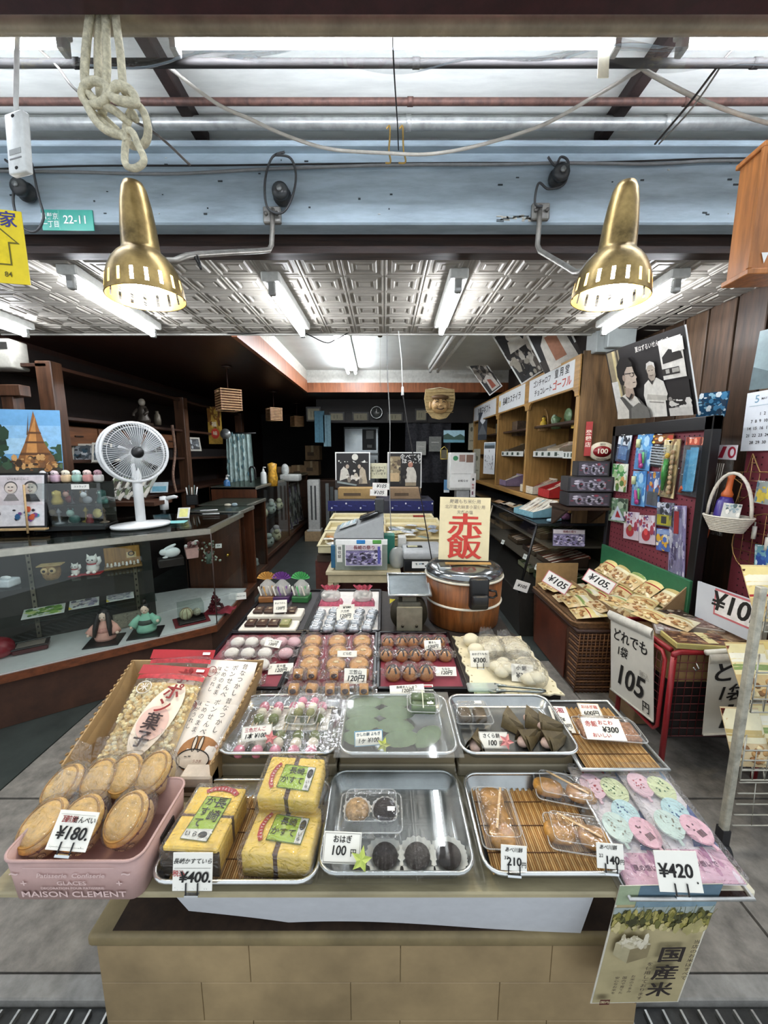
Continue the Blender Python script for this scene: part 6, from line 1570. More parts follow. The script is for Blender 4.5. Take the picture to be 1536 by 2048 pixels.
def lie(p,rz,lift=0.,roll=0.):return Matrix.Translation(p)@Matrix.Rotation(R(rz),4,'Z')@Matrix.Rotation(R(lift),4,'X')@Matrix.Rotation(R(roll),4,'Y')
# crate of upright bags at the back
t=thing('snack_crate',(1.49,2.32,.44),'brown carton with a green back edge, full of tilted snack bags','crate')
MB().b2((-.11,-.38,0),(.1,.4,.006),cart).put('bottom',t)
b=MB();b.b2((-.115,-.38,0),(-.108,.4,.13),cart);b.put('front_panel',t)
b=MB();b.hull([(-.115,-.385,0),(.1,-.385,0),(.1,-.385,.36),(-.115,-.385,.13)],[(-.115,-.378,0),(.1,-.378,0),(.1,-.378,.36),(-.115,-.378,.13)],cart)
b.m=Matrix.Translation((-.02,-.3865,.13))@Matrix.Rotation(R(90),4,'X');b.text('ルス',0,0,.06,INK,shear=.3,bold=.02);b.m=Matrix();b.put('end_panel',t,fix=False)
b=MB();b.b2((.1,-.40,0),(.118,.42,.40),C('#2f6a48',.35,0,.1),.003);b.put('green_back',t)
gc='tilted snack bags in the green-backed carton'
for row in range(3):
 for i in range(5):
  p=Vector((1.40+.055*row,2.02+i*.145+.02*(row%2),.50+.085*row))
  snack(lie(p,-90,38,random.uniform(-6,6)),'snack bag in the green-backed carton, %s row, %s from the near end'%(('front','middle','back')[row],ORD[i]),gc,(row+i)%3)
b=MB();b.b2((1.39,1.94,0),(1.59,2.18,.438),cart,.004);tag(b.put('cardboard_box'),'brown carton under the near end of the green-backed carton','box')
gt='flat snack bags on the rattan tray'
for i in range(9):
 c,r_=i%2,i//2
 p=Vector((1.19+c*.115,2.30+r_*.125,HZ_+.075+.012*((i*3)%4)))
 snack(lie(p,-90+random.uniform(-14,14),8,random.uniform(-5,5)),'flat snack bag on the rattan trays, %s column, %s from the near end'%(('aisle-side','wall-side')[c],ORD[r_]),gt,(i*2)%3)
b=MB();b.b2((-.15,-.01,0),(.17,.0,.21),C('#a9885c',.7,0,.1));o=b.put('cardboard_sheet',loc=(1.34,2.90,.44));tag(o,'upright brown cardboard panel behind the rattan trays','cardboard')
def price(px,py,wpx,pl,w,h,yaw,tilt,roll,txt,label,ts,border=True):
 p=at(px,py,**pl)
 items=[('t',INK,txt,.5,.5,ts,{'shear':.25,'bold':.03})]
 return flat_print('price_card',stand(p,yaw,tilt,roll),w,h,C('#f3efe8',.6,0,.02),items,label,'price card','price cards on the right',**({'border':(C('#c8787a',.5),.005)} if border else {}))
price(1106,1176,0,{'y':2.42},.165,.09,-38,20,-22,'¥105','¥105 price card standing in the rattan tray',.06)
price(1190,1174,0,{'y':2.30},.175,.085,-38,25,-22,'¥105.','¥105 price card in front of the green-backed carton',.058)
price(1040,1182,0,{'y':2.94},.112,.084,-8,0,-16,'¥105','¥105 price card at the hamper corner beside the slanted showcase',.036,False)
# red wire stand
redm=C('#8e1f26',.35,.1,.12,20)
RX0,RX1,RY0,RY1,RZ=1.28,1.72,1.58,1.92,.63
t=thing('wire_stand',(RX0,RY0,0),'red tubular stand with mesh sides full of snack boxes at right','stand')
sx,sy=RX1-RX0,RY1-RY0
for x,y in ((.0,0),(sx,0),(.0,sy),(sx,sy)):MB().tube([(x,y,0),(x,y,RZ-.02)],.0125,redm,10).put('leg',t)
b=MB();b.tube([(0,0,RZ-.03),(.0,0,RZ-.008),(.022,0,RZ),(sx,0,RZ),(sx,sy,RZ),(0,sy,RZ),(0,.02,RZ)],.0125,redm,10);b.put('top_rail',t)
b=MB();pts=[(-.014,.03,.25),(-.014,.03,.58),(-.014,.05,.61),(-.014,sy-.03,.61),(-.014,sy-.01,.58),(-.014,sy-.01,.25),(-.014,sy-.03,.22),(-.014,.05,.22)]
b.tube(pts,.0085,C('#a02a30',.35),8,True);b.put('side_frame',t)
b=MB()
for k in range(9):y=.05+k*(sy-.08)/8;b.tube([(-.014,y,.22),(-.014,y,.61)],.0022,C('#5a2024',.4,.3),4)
for k in range(10):z=.25+k*.038;b.tube([(-.014,.03,z),(-.014,sy-.01,z)],.0022,C('#5a2024',.4,.3),4)
b.put('side_mesh',t)
b=MB()
for k in range(12):x=.03+k*(sx-.05)/11;b.tube([(x,0,.22),(x,0,RZ)],.0022,C('#5a2024',.4,.3),4)
for k in range(11):z=.22+k*.04;b.tube([(0,0,z),(sx,0,z)],.0022,C('#5a2024',.4,.3),4)
b.put('front_mesh',t)
MB().b2((.012,.015,.48),(sx-.01,sy-.01,.62),C('#a58458',.7,0,.12)).put('inner_carton',t)
MB().b2((.01,.012,.2),(sx-.01,sy-.01,.48),C('#1d1311',.8)).put('dark_fill',t)  # solid near-black block filling the stand behind its mesh
b=MB();b.tube([(.09,-.014,.585),(.10,-.02,.565),(.085,-.022,.555),(.075,-.018,.57)],.004,CHROME,6);b.put('hook',t)
# goods on it
go='snack boxes on the red wire stand'
def flat_box(p,w,d,h,rz,top,edge,items,label,tilt=0.):
 t=thing('snack_box',p,label,'snack box',go,rz=R(rz),rx=R(tilt))
 MB().b2((-w/2,-d/2,0),(w/2,d/2,h),C(edge,.35,0,.06),.003).put('box',t)
 b=MB(Matrix.Translation((0,-d/2+.006,h+.0015)));b.pic(w-.012,d-.012,C(top,.3,0,.12,20),items,t=.001,lift=.0008);b.put('lid_print',t,fix=False)
 MB().b2((-w/2-.001,-d/2-.001,-.001),(w/2+.001,d/2+.001,h+.004),film('#fcfdfd',.8,.05,.3,30)).put('wrapper',t)
flat_box(Vector((1.42,1.635,RZ+.012)),.24,.13,.026,-8,'#7a5038','#d8c87a',[('s',['#5a3420','#a87850','#c8a070'],(.03,.05,.55,.95),30,.07),('r','#d8cc94',.56,.05,.74,.95),('t','#4a2a1a','ごま',.65,.5,.03),('s',['#5a3420','#a87850'],(.76,.05,.98,.95),14,.06)],'yellow-edged snack box at the front corner of the red stand')
flat_box(Vector((1.53,1.78,RZ+.012)),.19,.12,.034,-20,'#8a6a5a','#c8bab0',[('s',['#6a3a30','#b89a8a','#d8c8bc','#8a4a40'],(.03,.05,.97,.95),50,.06)],'clear-topped box of small brown sweets at the back of the red stand')
flat_box(Vector((1.40,1.79,RZ+.012)),.20,.12,.022,62,'#b8a8a4','#d8d4d0',[('s',['#8a5a50','#d8c8c4','#b88a80','#e8e4e0'],(.03,.05,.97,.95),40,.07)],'pale wrapped snack box lying diagonally on the red stand')
flat_box(Vector((1.62,1.68,RZ+.012)),.16,.12,.024,12,'#a08468','#b89a78',[('s',['#7a5a40','#c8aa88'],(.03,.05,.97,.95),26,.07)],'brown wrapped box at the right of the red stand, behind the cart post')
flat_box(Vector((1.48,1.89,RZ+.014)),.2,.1,.03,4,'#4a3a34','#7a6a5a',[('s',['#2a2220','#8a7a6a','#c8bca8'],(.03,.05,.97,.95),30,.07)],'dark patterned snack box farthest back on the red stand')
for i,(x,y,rz,k) in enumerate(((1.22,2.06,-62,1),(1.28,1.95,-60,2),(1.26,1.84,-64,0),(1.33,1.74,-58,2),(1.33,1.98,-50,0))):
 snack(lie(Vector((x+.05,y,RZ+.028+.006*i)),rz,3,2),'red-edged snack bag along the aisle edge of the red stand, %s from the back'%ORD[i],'snack bags on the red stand',k,.13,.15)
# paper banners
def banner(c4,pl,its,label):
 bl,br,tr,tl=[at(px,py,**pl) for px,py in c4]
 m,w,h=quad_m(bl,br,tr,tl)
 t=thing('paper_banner',(0,0,0),label,'banner','paper price banners on the red stand');t.matrix_world=m
 b=MB().pic(w,h,C('#d8d4c8',.7,0,.06,6),its,t=.003,lift=.001);b.put('sheet',t,fix=False)
 b=MB();b.grid(lambda a,v:((a-.5)*w*1.04,h*(.9+.12*v),.004+.012*math.sin(v*3.14)),6,6,C('#dedace',.7));b.put('folded_top',t,fix=False)
 b=MB();b.tube([(-w/2,.004,.002),(w/2,.004,.002)],.005,C('#c8c4b8',.7),6);b.put('hem',t)
 return t
B1=[('t',INK,'どれでも',.48,.74,.07,{'bold':.03,'shear':.1}),('t',INK,'1袋',.30,.56,.06,{'bold':.02,'shear':.2}),('t','#a8a49a','税込',.82,.44,.035),('t',INK,'105',.46,.27,.15,{'bold':.035,'shear':.25}),('t',INK,'円',.86,.10,.055,{'bold':.02})]
banner([(1224,1384),(1303,1438),(1328,1276),(1232,1226)],{'x':1.245},B1,'white paper banner with any-bag 105 yen lettering on the aisle side of the red stand')
B2=[('t',INK,'どれで',.62,.78,.105,{'bold':.035,'shear':.15}),('t',INK,'1袋',.38,.52,.085,{'bold':.02,'shear':.25}),('t',INK,'105',.58,.22,.16,{'bold':.035,'shear':.3})]
banner([(1402,1470),(1530,1466),(1536,1306),(1416,1312)],{'y':1.53},B2,'paper banner on the front rail of the red stand, half behind the cart post')
b=MB();b.tube([at(1412,1305,y=1.545),at(1500,1300,y=1.545)],.012,C('#dedacc',.6),10);tag(b.put('paper_roll'),'rolled paper edge along the front rail of the red stand','paper roll')
m,w,h=quad_m(onx(1388,1232,1.585),onx(1516,1290,1.585),onx(1516,1205,1.585),onx(1394,1161,1.585))
flat_print('price_board',m,w,h,C('#ccd0d6',.5,0,.05,5),[('r','#c86a70',.32,.28,.97,.98),('r','#f2eeea',.345,.33,.955,.93),('t',INK,'¥105',.65,.63,.125,{'bold':.035,'shear':.2})],'large pale board with a red-framed ¥105 behind the red stand','sign',t=.008)
# trolley at the right edge
CX,CY=1.255,1.225
t=thing('trolley',(CX,CY,0),'white-painted wire trolley on castors at the right edge','trolley')
cm=C('#b9b5a5',.45,.2,.25,30)
H_=1.06
MB().b2((-.0125,-.012,.115),(.0125,.012,H_),cm,.003).put('post',t)
MB().b2((.33,.29,.115),(.355,.315,H_-.05),cm,.003).put('post',t)
b=MB();b.tube([(0,0,.05),(0,0,.13)],.012,BLACK,8);b.b2((-.014,-.016,.07),(.014,.016,.13),C('#26262a',.4));b.put('castor_fork',t)
w_=MB();w_.cyl((-.017,.0,.036),(.017,.0,.036),.036,C('#161618',.5),n=20);w_.cyl((-.019,0,.036),(.019,0,.036),.018,C('#4a4c4e',.4,.4),n=14);w_.put('castor_wheel',t)
wm=C('#b6b3a6',.35,.6,.1)
for z,hh in ((.90,.15),(.60,.15),(.33,.12)):
 b=MB()
 for k in range(4):b.tube([(.03,0,z+k*hh/3),(.6,0,z+k*hh/3)],.003,wm,5);b.tube([(.03,0,z+k*hh/3),(.34,.30,z+k*hh/3)],.003,wm,5)
 for k in range(12):b.tube([(.03+k*.045,0,z),(.03+k*.045,0,z+hh)],.0022,wm,4);b.tube([(.03+k*.045,0,z),(.34+k*.023,.30,z)],.0022,wm,4)
 for k in range(7):b.tube([(.03+k*.05,k*.048,z),(.6,k*.055,z)],.0022,wm,4)
 b.put('wire_basket',t)
b=MB()
for k in range(5):b.tube([(.03,0,.14+k*.045),(.6,0,.14+k*.045)],.0028,wm,5)
for k in range(5):b.tube([(.10+k*.12,0,.14),(.09+k*.12,0,.32)],.0022,wm,4)
b.put('lower_grille',t)
gg='snack packs in the trolley'
for r_,(z,n) in enumerate(((.905,3),(.605,3),(.335,3))):
 for i in range(n):
  snack(lie(Vector((CX+.115+i*.12,CY+.04+.02*(i%2),z+.012)),4*(i-1),62 if r_!=1 else 55),'snack pack in the %s basket of the trolley, %s from its post'%(('top','middle','bottom')[r_],ORD[i]),gg,(r_+i*2)%3,.14,.2,'snack_pack')
# ---------------- the stall: base, table, platforms ----------------
tilec=C('#a08a66',.55,0,.2,4,.1)
t=thing('stall_base',(0,1.2,0),'beige tiled base block under the sweets table','stall base')
b=MB();b.b2((-.675,-.455,0),(.61,-.08,.335),C('#8a7b5a',.8));b.put('core',t)
b=MB()
for r_ in range(3):
 xs=[-.68+.36*k+(-.12 if r_%2 else-.0) for k in range(5)]
 for x in xs:
  x0,x1=max(-.68,x),min(.615,x+.3585)
  if x1-x0>.02:b.b2((x0,-.458,.004+r_*.117),(x1,-.45,.1195+r_*.117),tilec,.001)
b.put('tile_facing',t)
b=MB();b.b2((-.695,-.466,.353),(.625,-.075,.385),C('#8a7a56',.6,0,.25,6,.15),.008,2);b.put('coping',t)
b=MB();b.b2((-.64,-.455,.3845),(.58,-.08,.3865),C('#3a2a1e',.8,0,.3));b.put('top_shade',t)  # inset dark sheet: shadow under the table put into the colour
t=thing('support_crate',(0,1.5,.387),'dark wooden crates holding up the sweets table','crate')
MB().b2((-.52,-.55,0),(.42,-.385,.245),C('#2c1c12',.8,0,.2)).put('crate',t)
TZ=.655
b=MB();b.b2((-.775,.624,TZ-.013),(.46,1.2,TZ),C('#a59a7a',.55,0,.2,5,.05,0,(1,6,1)),.003)
tag(b.put('table_board'),'thin wooden board forming the front table of sweets','table board')
t=thing('side_board',(.595,.9,0),'slim wooden side board under the paper fans at the right','board')
MB().b2((-.125,-.27,TZ-.03),(.135,.3,TZ-.004),C('#d9d2bc',.5,0,.1),.004).put('board',t)
MB().b2((-.05,.0,.387),(-.01,.04,TZ-.03),cw2).put('prop',t)
b=MB()
b.grid(lambda a,v:(-.448+(.885+.03*v)*a-.005*v,.655+.085*v+.01*math.sin(a*3),TZ-.015-.245*v*(.78+.22*min(1,4*a))+.012*math.sin(a*5)*v),24,8,C('#d0d3d8',.6,0,.04))
tag(b.put('paper_sheet',fix=False),'white paper sheet hanging in front beneath the table edge','paper sheet')
# carton platforms
card=C('#b0a58c',.6,0,.12,8)
for i,(x0,x1) in enumerate(((-.43,-.125),(-.118,.188),(.195,.50),(.505,.70))):
 t=thing('paper_carton',((x0+x1)/2,1.01,TZ+.0005),'wrapped pale carton lifting the second row of trays, %s from left'%ORD[i],'carton','wrapped cartons under the second tray row')
 w=(x1-x0)/2
 MB().b2((-w,-.115,0),(w,.115,.034),card,.003).put('carton',t)
 MB().b2((-w+.002,-.112,.034),(w-.002,.115,.062 if i<3 else .055),C('#8a7d62',.6,0,.12,8),.003).put('upper_carton',t)
PZ3=.735
b=MB();b.prism([(-.66,1.135),(.57,1.135),(.575,1.5),(.545,1.56),(.545,1.88),(-.02,2.06),(-.66,2.06)],.0,PZ3,C('#2a231e',.7,0,.2));tag(b.put('rear_platform'),'low dark platform carrying the black sweet trays at the rear','platform')
# ---------------- trays and packs ----------------
def rr(w,d,r,n=5,cx=0.,cy=0.):
 P=[]
 for qx,qy,a0 in ((1,1,0),(-1,1,90),(-1,-1,180),(1,-1,270)):
  for k in range(n+1):
   a=R(a0+90*k/n)
   P.append((cx+qx*(w/2-r)+r*math.cos(a),cy+qy*(d/2-r)+r*math.sin(a)))
 return P
tsteel=C('#aeb1b0',.24,.9,.1,10)
def steel_tray(x,y,w,d,h,z,label,rx=0.,lid=False):
 t=thing('steel_tray',(x,y,z),label,'tray','steel sweet trays',rx=rx)
 o_,i_=rr(w,d,.035),rr(w-.03,d-.03,.028)
 b=MB();k=len(o_)
 vs=[(p[0],p[1],h) for p in o_]+[(p[0],p[1],.004) for p in i_]+[(p[0]*.93,p[1]*.93,.0015) for p in i_]
 fs=[(j,(j+1)%k,k+(j+1)%k,k+j) for j in range(k)]+[(k+j,k+(j+1)%k,2*k+(j+1)%k,2*k+j) for j in range(k)]+[tuple(range(2*k,3*k))]
 b.add(vs,fs,tsteel,True);b.put('pan',t)
 b=MB();b.tube([(p[0],p[1],h) for p in o_],.0042,C('#d8dad8',.2,.9,.05),8,True);b.put('rim',t)
 return t
def sheet(x,y,w,d,z,label,rx=0.,m=None):
 b=MB();b.box((0,0,0),(w,d,.0025),m or CLEAR)
 o=b.put('clear_cover',loc=(x,y,z));o.rotation_euler.x=rx
 return tag(o,label,'cover','clear sheets on the steel trays')
bam=C('#b98a4c',.5,0,.4,14,.05,0,(1,.2,1))
def bamboo(x,y,w,d,z,label,rx=0.):
 b=MB();n=int(w/.0048)
 for k in range(n):
  c=[C('#c4975a',.5,0,.25,20),C('#a87a42',.5,0,.25,20),C('#d2aa70',.5,0,.25,20)][(k*7)%3]
  b.tube([(-w/2+.0024+k*.0048,-d/2,0),(-w/2+.0024+k*.0048,d/2-.004*((k*5)%3),0)],.0023,c,5)
 for s in (-.3,0,.3):b.b2((-w/2,s*d-.0008,.001),(w/2,s*d+.0008,.0032),C('#5a3a1c',.7))
 o=b.put('bamboo_mat',loc=(x,y,z),fix=False);o.rotation_euler.x=rx
 return tag(o,label,'mat','bamboo mats under the sweets')
def clam(t,w,d,h,zb=0.,flute=True):
 """clear clamshell: tub and lid"""
 b=MB();o_,i_=rr(w,d,.012,3),rr(w*.88,d*.86,.012,3)
 k=len(o_)
 vs=[(p[0],p[1],zb+h*.5) for p in o_]+[(p[0],p[1],zb) for p in i_]
 b.add(vs,[(j,(j+1)%k,k+(j+1)%k,k+j) for j in range(k)]+[tuple(range(k,2*k))],CLEAR)
 b.put('tub',t,fix=False)
 b=MB()
 vs=[(p[0],p[1],zb+h*.52) for p in o_]+[(p[0]*.94,p[1]*.94,zb+h*.95) for p in i_]+[(p[0]*.8,p[1]*.8,zb+h) for p in i_]
 b.add(vs,[(j,(j+1)%k,k+(j+1)%k,k+j) for j in range(k)]+[(k+j,k+(j+1)%k,2*k+(j+1)%k,2*k+j) for j in range(k)]+[tuple(range(2*k,3*k))],CLEAR)
 b.tube([(p[0],p[1],zb+h*.51) for p in o_],.0016,film('#fdfefe',1.,.05,0,10,.25),5,True)
 b.tube([(p[0]*.94,p[1]*.94,zb+h*.95) for p in i_],.001,film('#fdfefe',1.,.05,0,10,.25),4,True)
 b.put('lid',t,fix=False)
def tent_card(p,w,h,items,label,yaw=0,tilt=25,roll=0,bg='#f2efe4',clip=True,group='price cards on the front trays',border=None):
 t=thing('price_card',(0,0,0),label,'price card',group);t.matrix_world=stand(p,yaw,tilt,roll)
 b=MB().pic(w,h,C(bg,.6,0,.02),items,t=.0015,**({'border':border} if border else {}));b.put('card',t,fix=False)
 if clip:
  b=MB()
  for s in (-1,1):b.b2((s*.011-.001,-.006,.001),(s*.011+.001,h*.22,.003),BLACK)
  b.b2((-.013,-.009,-.003),(.013,-.005,.004),CHROME);b.put('clip',t)
 return t
def maple(p,col,label,yaw=0,s=.03):
 t=MB()
 pts=[]
 for k in range(10):
  a=R(-90+36*k+18);r_=s if k%2==0 else s*.45
  pts.append((r_*math.cos(a),r_*math.sin(a),.004+.006*(k%2)))
 n=len(pts)
 t.add(pts+[(0,0,.008)],[(k,(k+1)%n,n) for k in range(n)],C(col,.4,0,.1))
 o=t.put('paper_leaf');o.matrix_world=Matrix.Translation(p)@Matrix.Rotation(R(yaw),4,'Z')@Matrix.Rotation(R(50),4,'X')
 return tag(o,label,'paper leaf')
# ---- front row: pink crate of rice crackers ----
t=thing('pink_crate',(-.588,.70,TZ+.001),'pink plastic crate with embossed lettering holding rice crackers','crate')
pk=C('#b9989299'[:7],.5,0,.06)
w,d,h=.262,.185,.092
lo_,hi_=rr(w*.94,d*.94,.02),rr(w,d,.026);k=len(lo_)
b=MB()
li,hi2=rr(w*.92,d*.92,.02),rr(w-.006,d-.006,.024)
b.add([(p[0],p[1],0) for p in lo_]+[(p[0],p[1],h) for p in hi_]+[(p[0],p[1],h) for p in hi2]+[(p[0],p[1],.004) for p in li],
  [(j,(j+1)%k,k+(j+1)%k,k+j) for j in range(k)]+[(k+j,k+(j+1)%k,2*k+(j+1)%k,2*k+j) for j in range(k)]+[(2*k+j,2*k+(j+1)%k,3*k+(j+1)%k,3*k+j) for j in range(k)]+[tuple(range(k)),tuple(range(3*k,4*k))],pk,True)
b.put('tub',t)
b=MB();b.tube([(p[0],p[1],h) for p in hi_],.003,pk,6,True);b.put('rim',t)
b=MB(Matrix.Translation((0,-d*.47-.0028,0))@Matrix.Rotation(R(93.4),4,'X'))
pl_=C('#dcc0bb',.45,0,.03)
b.text('MAISON CLEMENT',0,.016,.019,pl_,bold=.02,sx=1.25);b.text('DECORATION POUR PATISSERIE',0,.031,.0075,pl_,sx=1.1);b.text('GLACES',0,.043,.013,pl_,bold=.02,sx=1.2);b.text('Patisserie  Confiserie',0,.061,.015,pl_,shear=.3)
for s in (-1,1):b.text('+',s*.09,.042,.022,pl_);b.text('~',s*.105,.066,.03,pl_)
b.poly([(-.085,.0785,.0),(.085,.0785,0),(.085,.0795,0),(-.085,.0795,0)],pl_)
b.put('embossing',t,fix=False)
b=MB();b.box((w/2+.0005,.0,h*.62),(.004,.05,.02),C('#1c1414',.8),.002);b.put('handle_slot',t)
# rice cracker packs: oval woven-topped drum in a clear bag
def tub_items(t):
 tan=C('#e2b667',.55,0,.2,50,.3)
 b=MB();b.lathe([(0,0),(.036,0),(.038,.006),(.040,.028),(.0395,.034)],C('#d8bc84',.5,0,.1),24,sx=.95,sy=1.15);b.put('printed_band',t)
 b=MB()
 b.tube([(.0405*.95*math.cos(a),.0405*1.15*math.sin(a),.0335) for a in [q*math.pi/14 for q in range(28)]],.0016,C('#5a1c1c',.5),5,True)
 for q in range(14):
  a=q*math.pi/7;b.box((.0405*.95*math.cos(a),.0405*1.15*math.sin(a),.0335),(.003,.003,.008),C('#5a1c1c',.5))
 b.put('cord',t)
 b=MB();b.lathe([(.041,.034),(.042,.042),(.038,.050),(.026,.054),(0,.055)],tan,28,sx=.95,sy=1.15)
 for q in range(9):
  x=-.036+q*.009;yy=1.15*math.sqrt(max(0,.040**2-(x/.95)**2))*.82
  b.tube([(x,-yy,.0505-abs(x)*.12),(x,0,.0555-abs(x)*.12),(x,yy,.0505-abs(x)*.12)],.0016,C('#e0ba74',.5,0,.2,60),4)
 b.tube([(.036*.95*math.cos(a),.036*1.15*math.sin(a),.0515) for a in [q*math.pi/14 for q in range(28)]],.0022,C('#b98a44',.5,0,.2),5,True)
 b.put('woven_top',t)
 b=MB()
 for q,ch in enumerate('せんべい'):
  a=R(-90+(q-1.5)*24);c_=Vector((.0405*.95*math.cos(a),.0405*1.15*math.sin(a),.017))
  nrm_=math.atan2(math.sin(a)/1.15,math.cos(a)/.95)
  b.m=Matrix.Translation(c_+Vector((math.cos(nrm_),math.sin(nrm_),0))*.0012)@Matrix.Rotation(nrm_+math.pi/2,4,'Z')@Matrix.Rotation(R(90),4,'X')
  b.poly([(.0075*math.cos(q2*.45),.0075*math.sin(q2*.45),0) for q2 in range(14)],C('#5a1c1c',.5));b.poly([(.0062*math.cos(q2*.45),.0062*math.sin(q2*.45),.0004) for q2 in range(14)],C('#ead8b0',.5))
  b.text(ch,0,0,.011,INK,.0008)
 b.m=Matrix();b.put('lettering',t,fix=False)
 b=MB();b.ell((0,.004,.028),(.044,.054,.034),WRAP,16,10,None,.75)
 b.grid(lambda a,v:((a-.5)*.075*(1-.25*v),-.0+.05+.035*v,.045+.03*v+.004*math.sin(a*22)),10,4,WRAP);b.put('wrapper',t,fix=False)
spots=[((108,1666),-12,24),((176,1656),10,28),((272,1645),-8,32),((148,1585),-20,30),((212,1572),8,30),((262,1562),6,30),((322,1556),-14,30)]
names=['front left in the pink crate','front middle, behind the ¥180 card','front right in the pink crate','back left in the pink crate','back row, second from left','back row, second from right','back right in the pink crate']
first=None
for i,((px,py),rz,rx) in enumerate(spots):
 p=at(px,py,z=.705 if i<3 else .728)
 lab='wrapped rice cracker pack with woven-look top, %s'%names[i]
 if first is None:
  first=thing('rice_cracker_pack',p,lab,'cracker pack','rice cracker packs in the pink crate',rz=R(rz),rx=R(rx));tub_items(first);first.scale=(1.02,)*3
 else:dup(first,p,lab,R(rz),1.02 if i<3 else .95,rx=R(rx))
tent_card(at(130,1702,y=.598),.072,.058,[('r',INK,.06,.08,.94,.085),('r',INK,.06,.9,.94,.905),('t','#8a2a2a','瓦',.2,.77,.011,{'bold':.03}),('t','#8a2a2a','煎餅',.38,.77,.011),('t',INK,'せんべい',.7,.77,.0105,{'bold':.03}),('t',INK,'¥180.',.52,.42,.026,{'bold':.04,'shear':.15}),('s',['#3a3a3a'],(.05,.05,.95,.15),10,.006)],'¥180 price card clipped on the front of the pink crate',6,40,-8)
# ---- castella tray ----
steel_tray(-.292,.735,.322,.232,.032,TZ+.001,'left steel tray of yellow sponge cakes in the front row')
bamboo(-.292,.735,.27,.19,TZ+.009,'bamboo mat under the yellow sponge cakes')
def castella(m,label,style,w=.112,d=.165,h=.07):
 t=thing('sponge_cake_pack',(0,0,0),label,'cake pack','sponge cake packs');t.matrix_world=m
 ye,top=C('#ebc85c',.7,0,.06,60,.1),C('#efc766',.6,0,.14,25)
 if style==1:
  b=MB()
  for s in (-1,1):b.b2((-w/2,s*d*.25-d*.236,0),(w/2,s*d*.25+d*.236,h-.012),ye,.004)
  for s in (-1,1):b.b2((-w/2,s*d*.25-d*.236,h-.0115),(w/2,s*d*.25+d*.236,h),C('#f4cc52',.6,0,.14,25),.003)
  b.put('cake',t)
  b=MB();b.b2((-w/2-.001,-d/2+.001,.0),(w/2+.001,-d/2+.008,h-.012),C('#4a3a26',.6,0,.2));b.b2((-w/2,-.004,0),(w/2,.004,h-.002),C('#4a3222',.6));b.put('crust',t)
 else:
  b=MB()
  for s in (-1,1):b.b2((s*w*.25-w*.232,-d/2,.0),(s*w*.25+w*.232,d/2,h),ye,.006,2)
  b.put('cake',t)
  b=MB();b.b2((-.005,-d/2+.002,0),(.005,d/2,h-.001),C('#4a2a14',.6));b.put('crust',t)
 b=MB(Matrix.Translation((0 if style==1 else .004,-.056 if style==1 else-.02,h+.002))@(Matrix.Rotation(R(-4),4,'Z')))
 gl=C('#9cbc34',.4,0,.06)
 if style==1:
  b.pic(.058,.098,gl,[('l',INK,[(.01,.0),(.01,.99),(.99,.99),(.99,.0),(.01,.0)],.02),('p','#dfe0d8',[(.02,.0),(.98,.0),(.98,.26),(.02,.2)]),('e','#1c1c1c',.72,.12,.16,.07),('t',INK,'長\n崎',.70,.68,.028),('t',INK,'か\nす\nて',.28,.60,.022),('t',INK,'い ら',.3,.1,.012)],t=.0006)
  b.m=b.m@Matrix.Translation((0,.10,.0004));pts=[(-.034,.004),(-.040,.012),(-.026,.022),(0,.027),(.026,.022),(.040,.012),(.034,.004),(.018,.012),(0,.014),(-.018,.012)]
  b.poly([(x,y,0) for x,y in pts],C('#b0302c',.4))
  for q,ch in enumerate('CASTELLA'):a=(q-3.5)/3.5;b.text(ch,a*.028,.019-.007*a*a,.0075,WHITE,.0004,rot=-a*.5)
 else:
  b.m=b.m@Matrix.Translation((.006,-.01,0))
  b.pic(.074,.056,gl,[('l',INK,[(.01,.01),(.01,.99),(.99,.99),(.99,.01),(.01,.01)],.014),('p','#dfe0d8',[(.8,.02),(.98,.02),(.98,.98),(.76,.98)]),('e','#1c1c1c',.88,.7,.09,.2),('t',INK,'長崎',.45,.73,.018),('t',INK,'かすて',.40,.33,.018),('t',INK,'い\nら',.88,.24,.009)],t=.0006)
  b.m=b.m@Matrix.Translation((-.048,.027,.0004))@Matrix.Rotation(R(90),4,'Z')
  b.poly([(x*.8,y*.8-.008,0) for x,y in [(-.034,.004),(-.040,.012),(-.026,.022),(0,.027),(.026,.022),(.040,.012),(.034,.004),(.018,.012),(0,.014),(-.018,.012)]],C('#b0302c',.4))
  for q,ch in enumerate('CASTELLA'):a=(q-3.5)/3.5;b.text(ch,a*.022,.007-.006*a*a,.006,WHITE,.0004,rot=-a*.5)
 b.put('label',t,fix=False)
 b=MB();b.b2((-w/2-.005,-d/2-.005,-.002),(w/2+.005,d/2+.005,h+.005),WRAP,.006,2)
 b.grid(lambda a,v:((a-.5)*w*1.05,d/2+.006+.02*v,h*(.5+.4*a*(1-a))+.01*math.sin(a*20)),12,3,WRAP);b.put('wrapper',t,fix=False)
 return t
castella(Matrix.Translation((-.380,.718,TZ+.012))@Matrix.Rotation(R(-3),4,'Z'),'sponge cake pack with long green label at the left of the front tray',1,.112,.145,.062)
castella(Matrix.Translation((-.210,.692,TZ+.012))@Matrix.Rotation(R(-4),4,'Z'),'two-piece sponge cake pack at the front right of the cake tray',2,.142,.108,.058)
castella(Matrix.Translation((-.208,.778,TZ+.068))@Matrix.Rotation(R(-4),4,'Z')@Matrix.Rotation(R(8),4,'X'),'two-piece sponge cake pack resting higher at the back of the cake tray',2,.135,.100,.05)
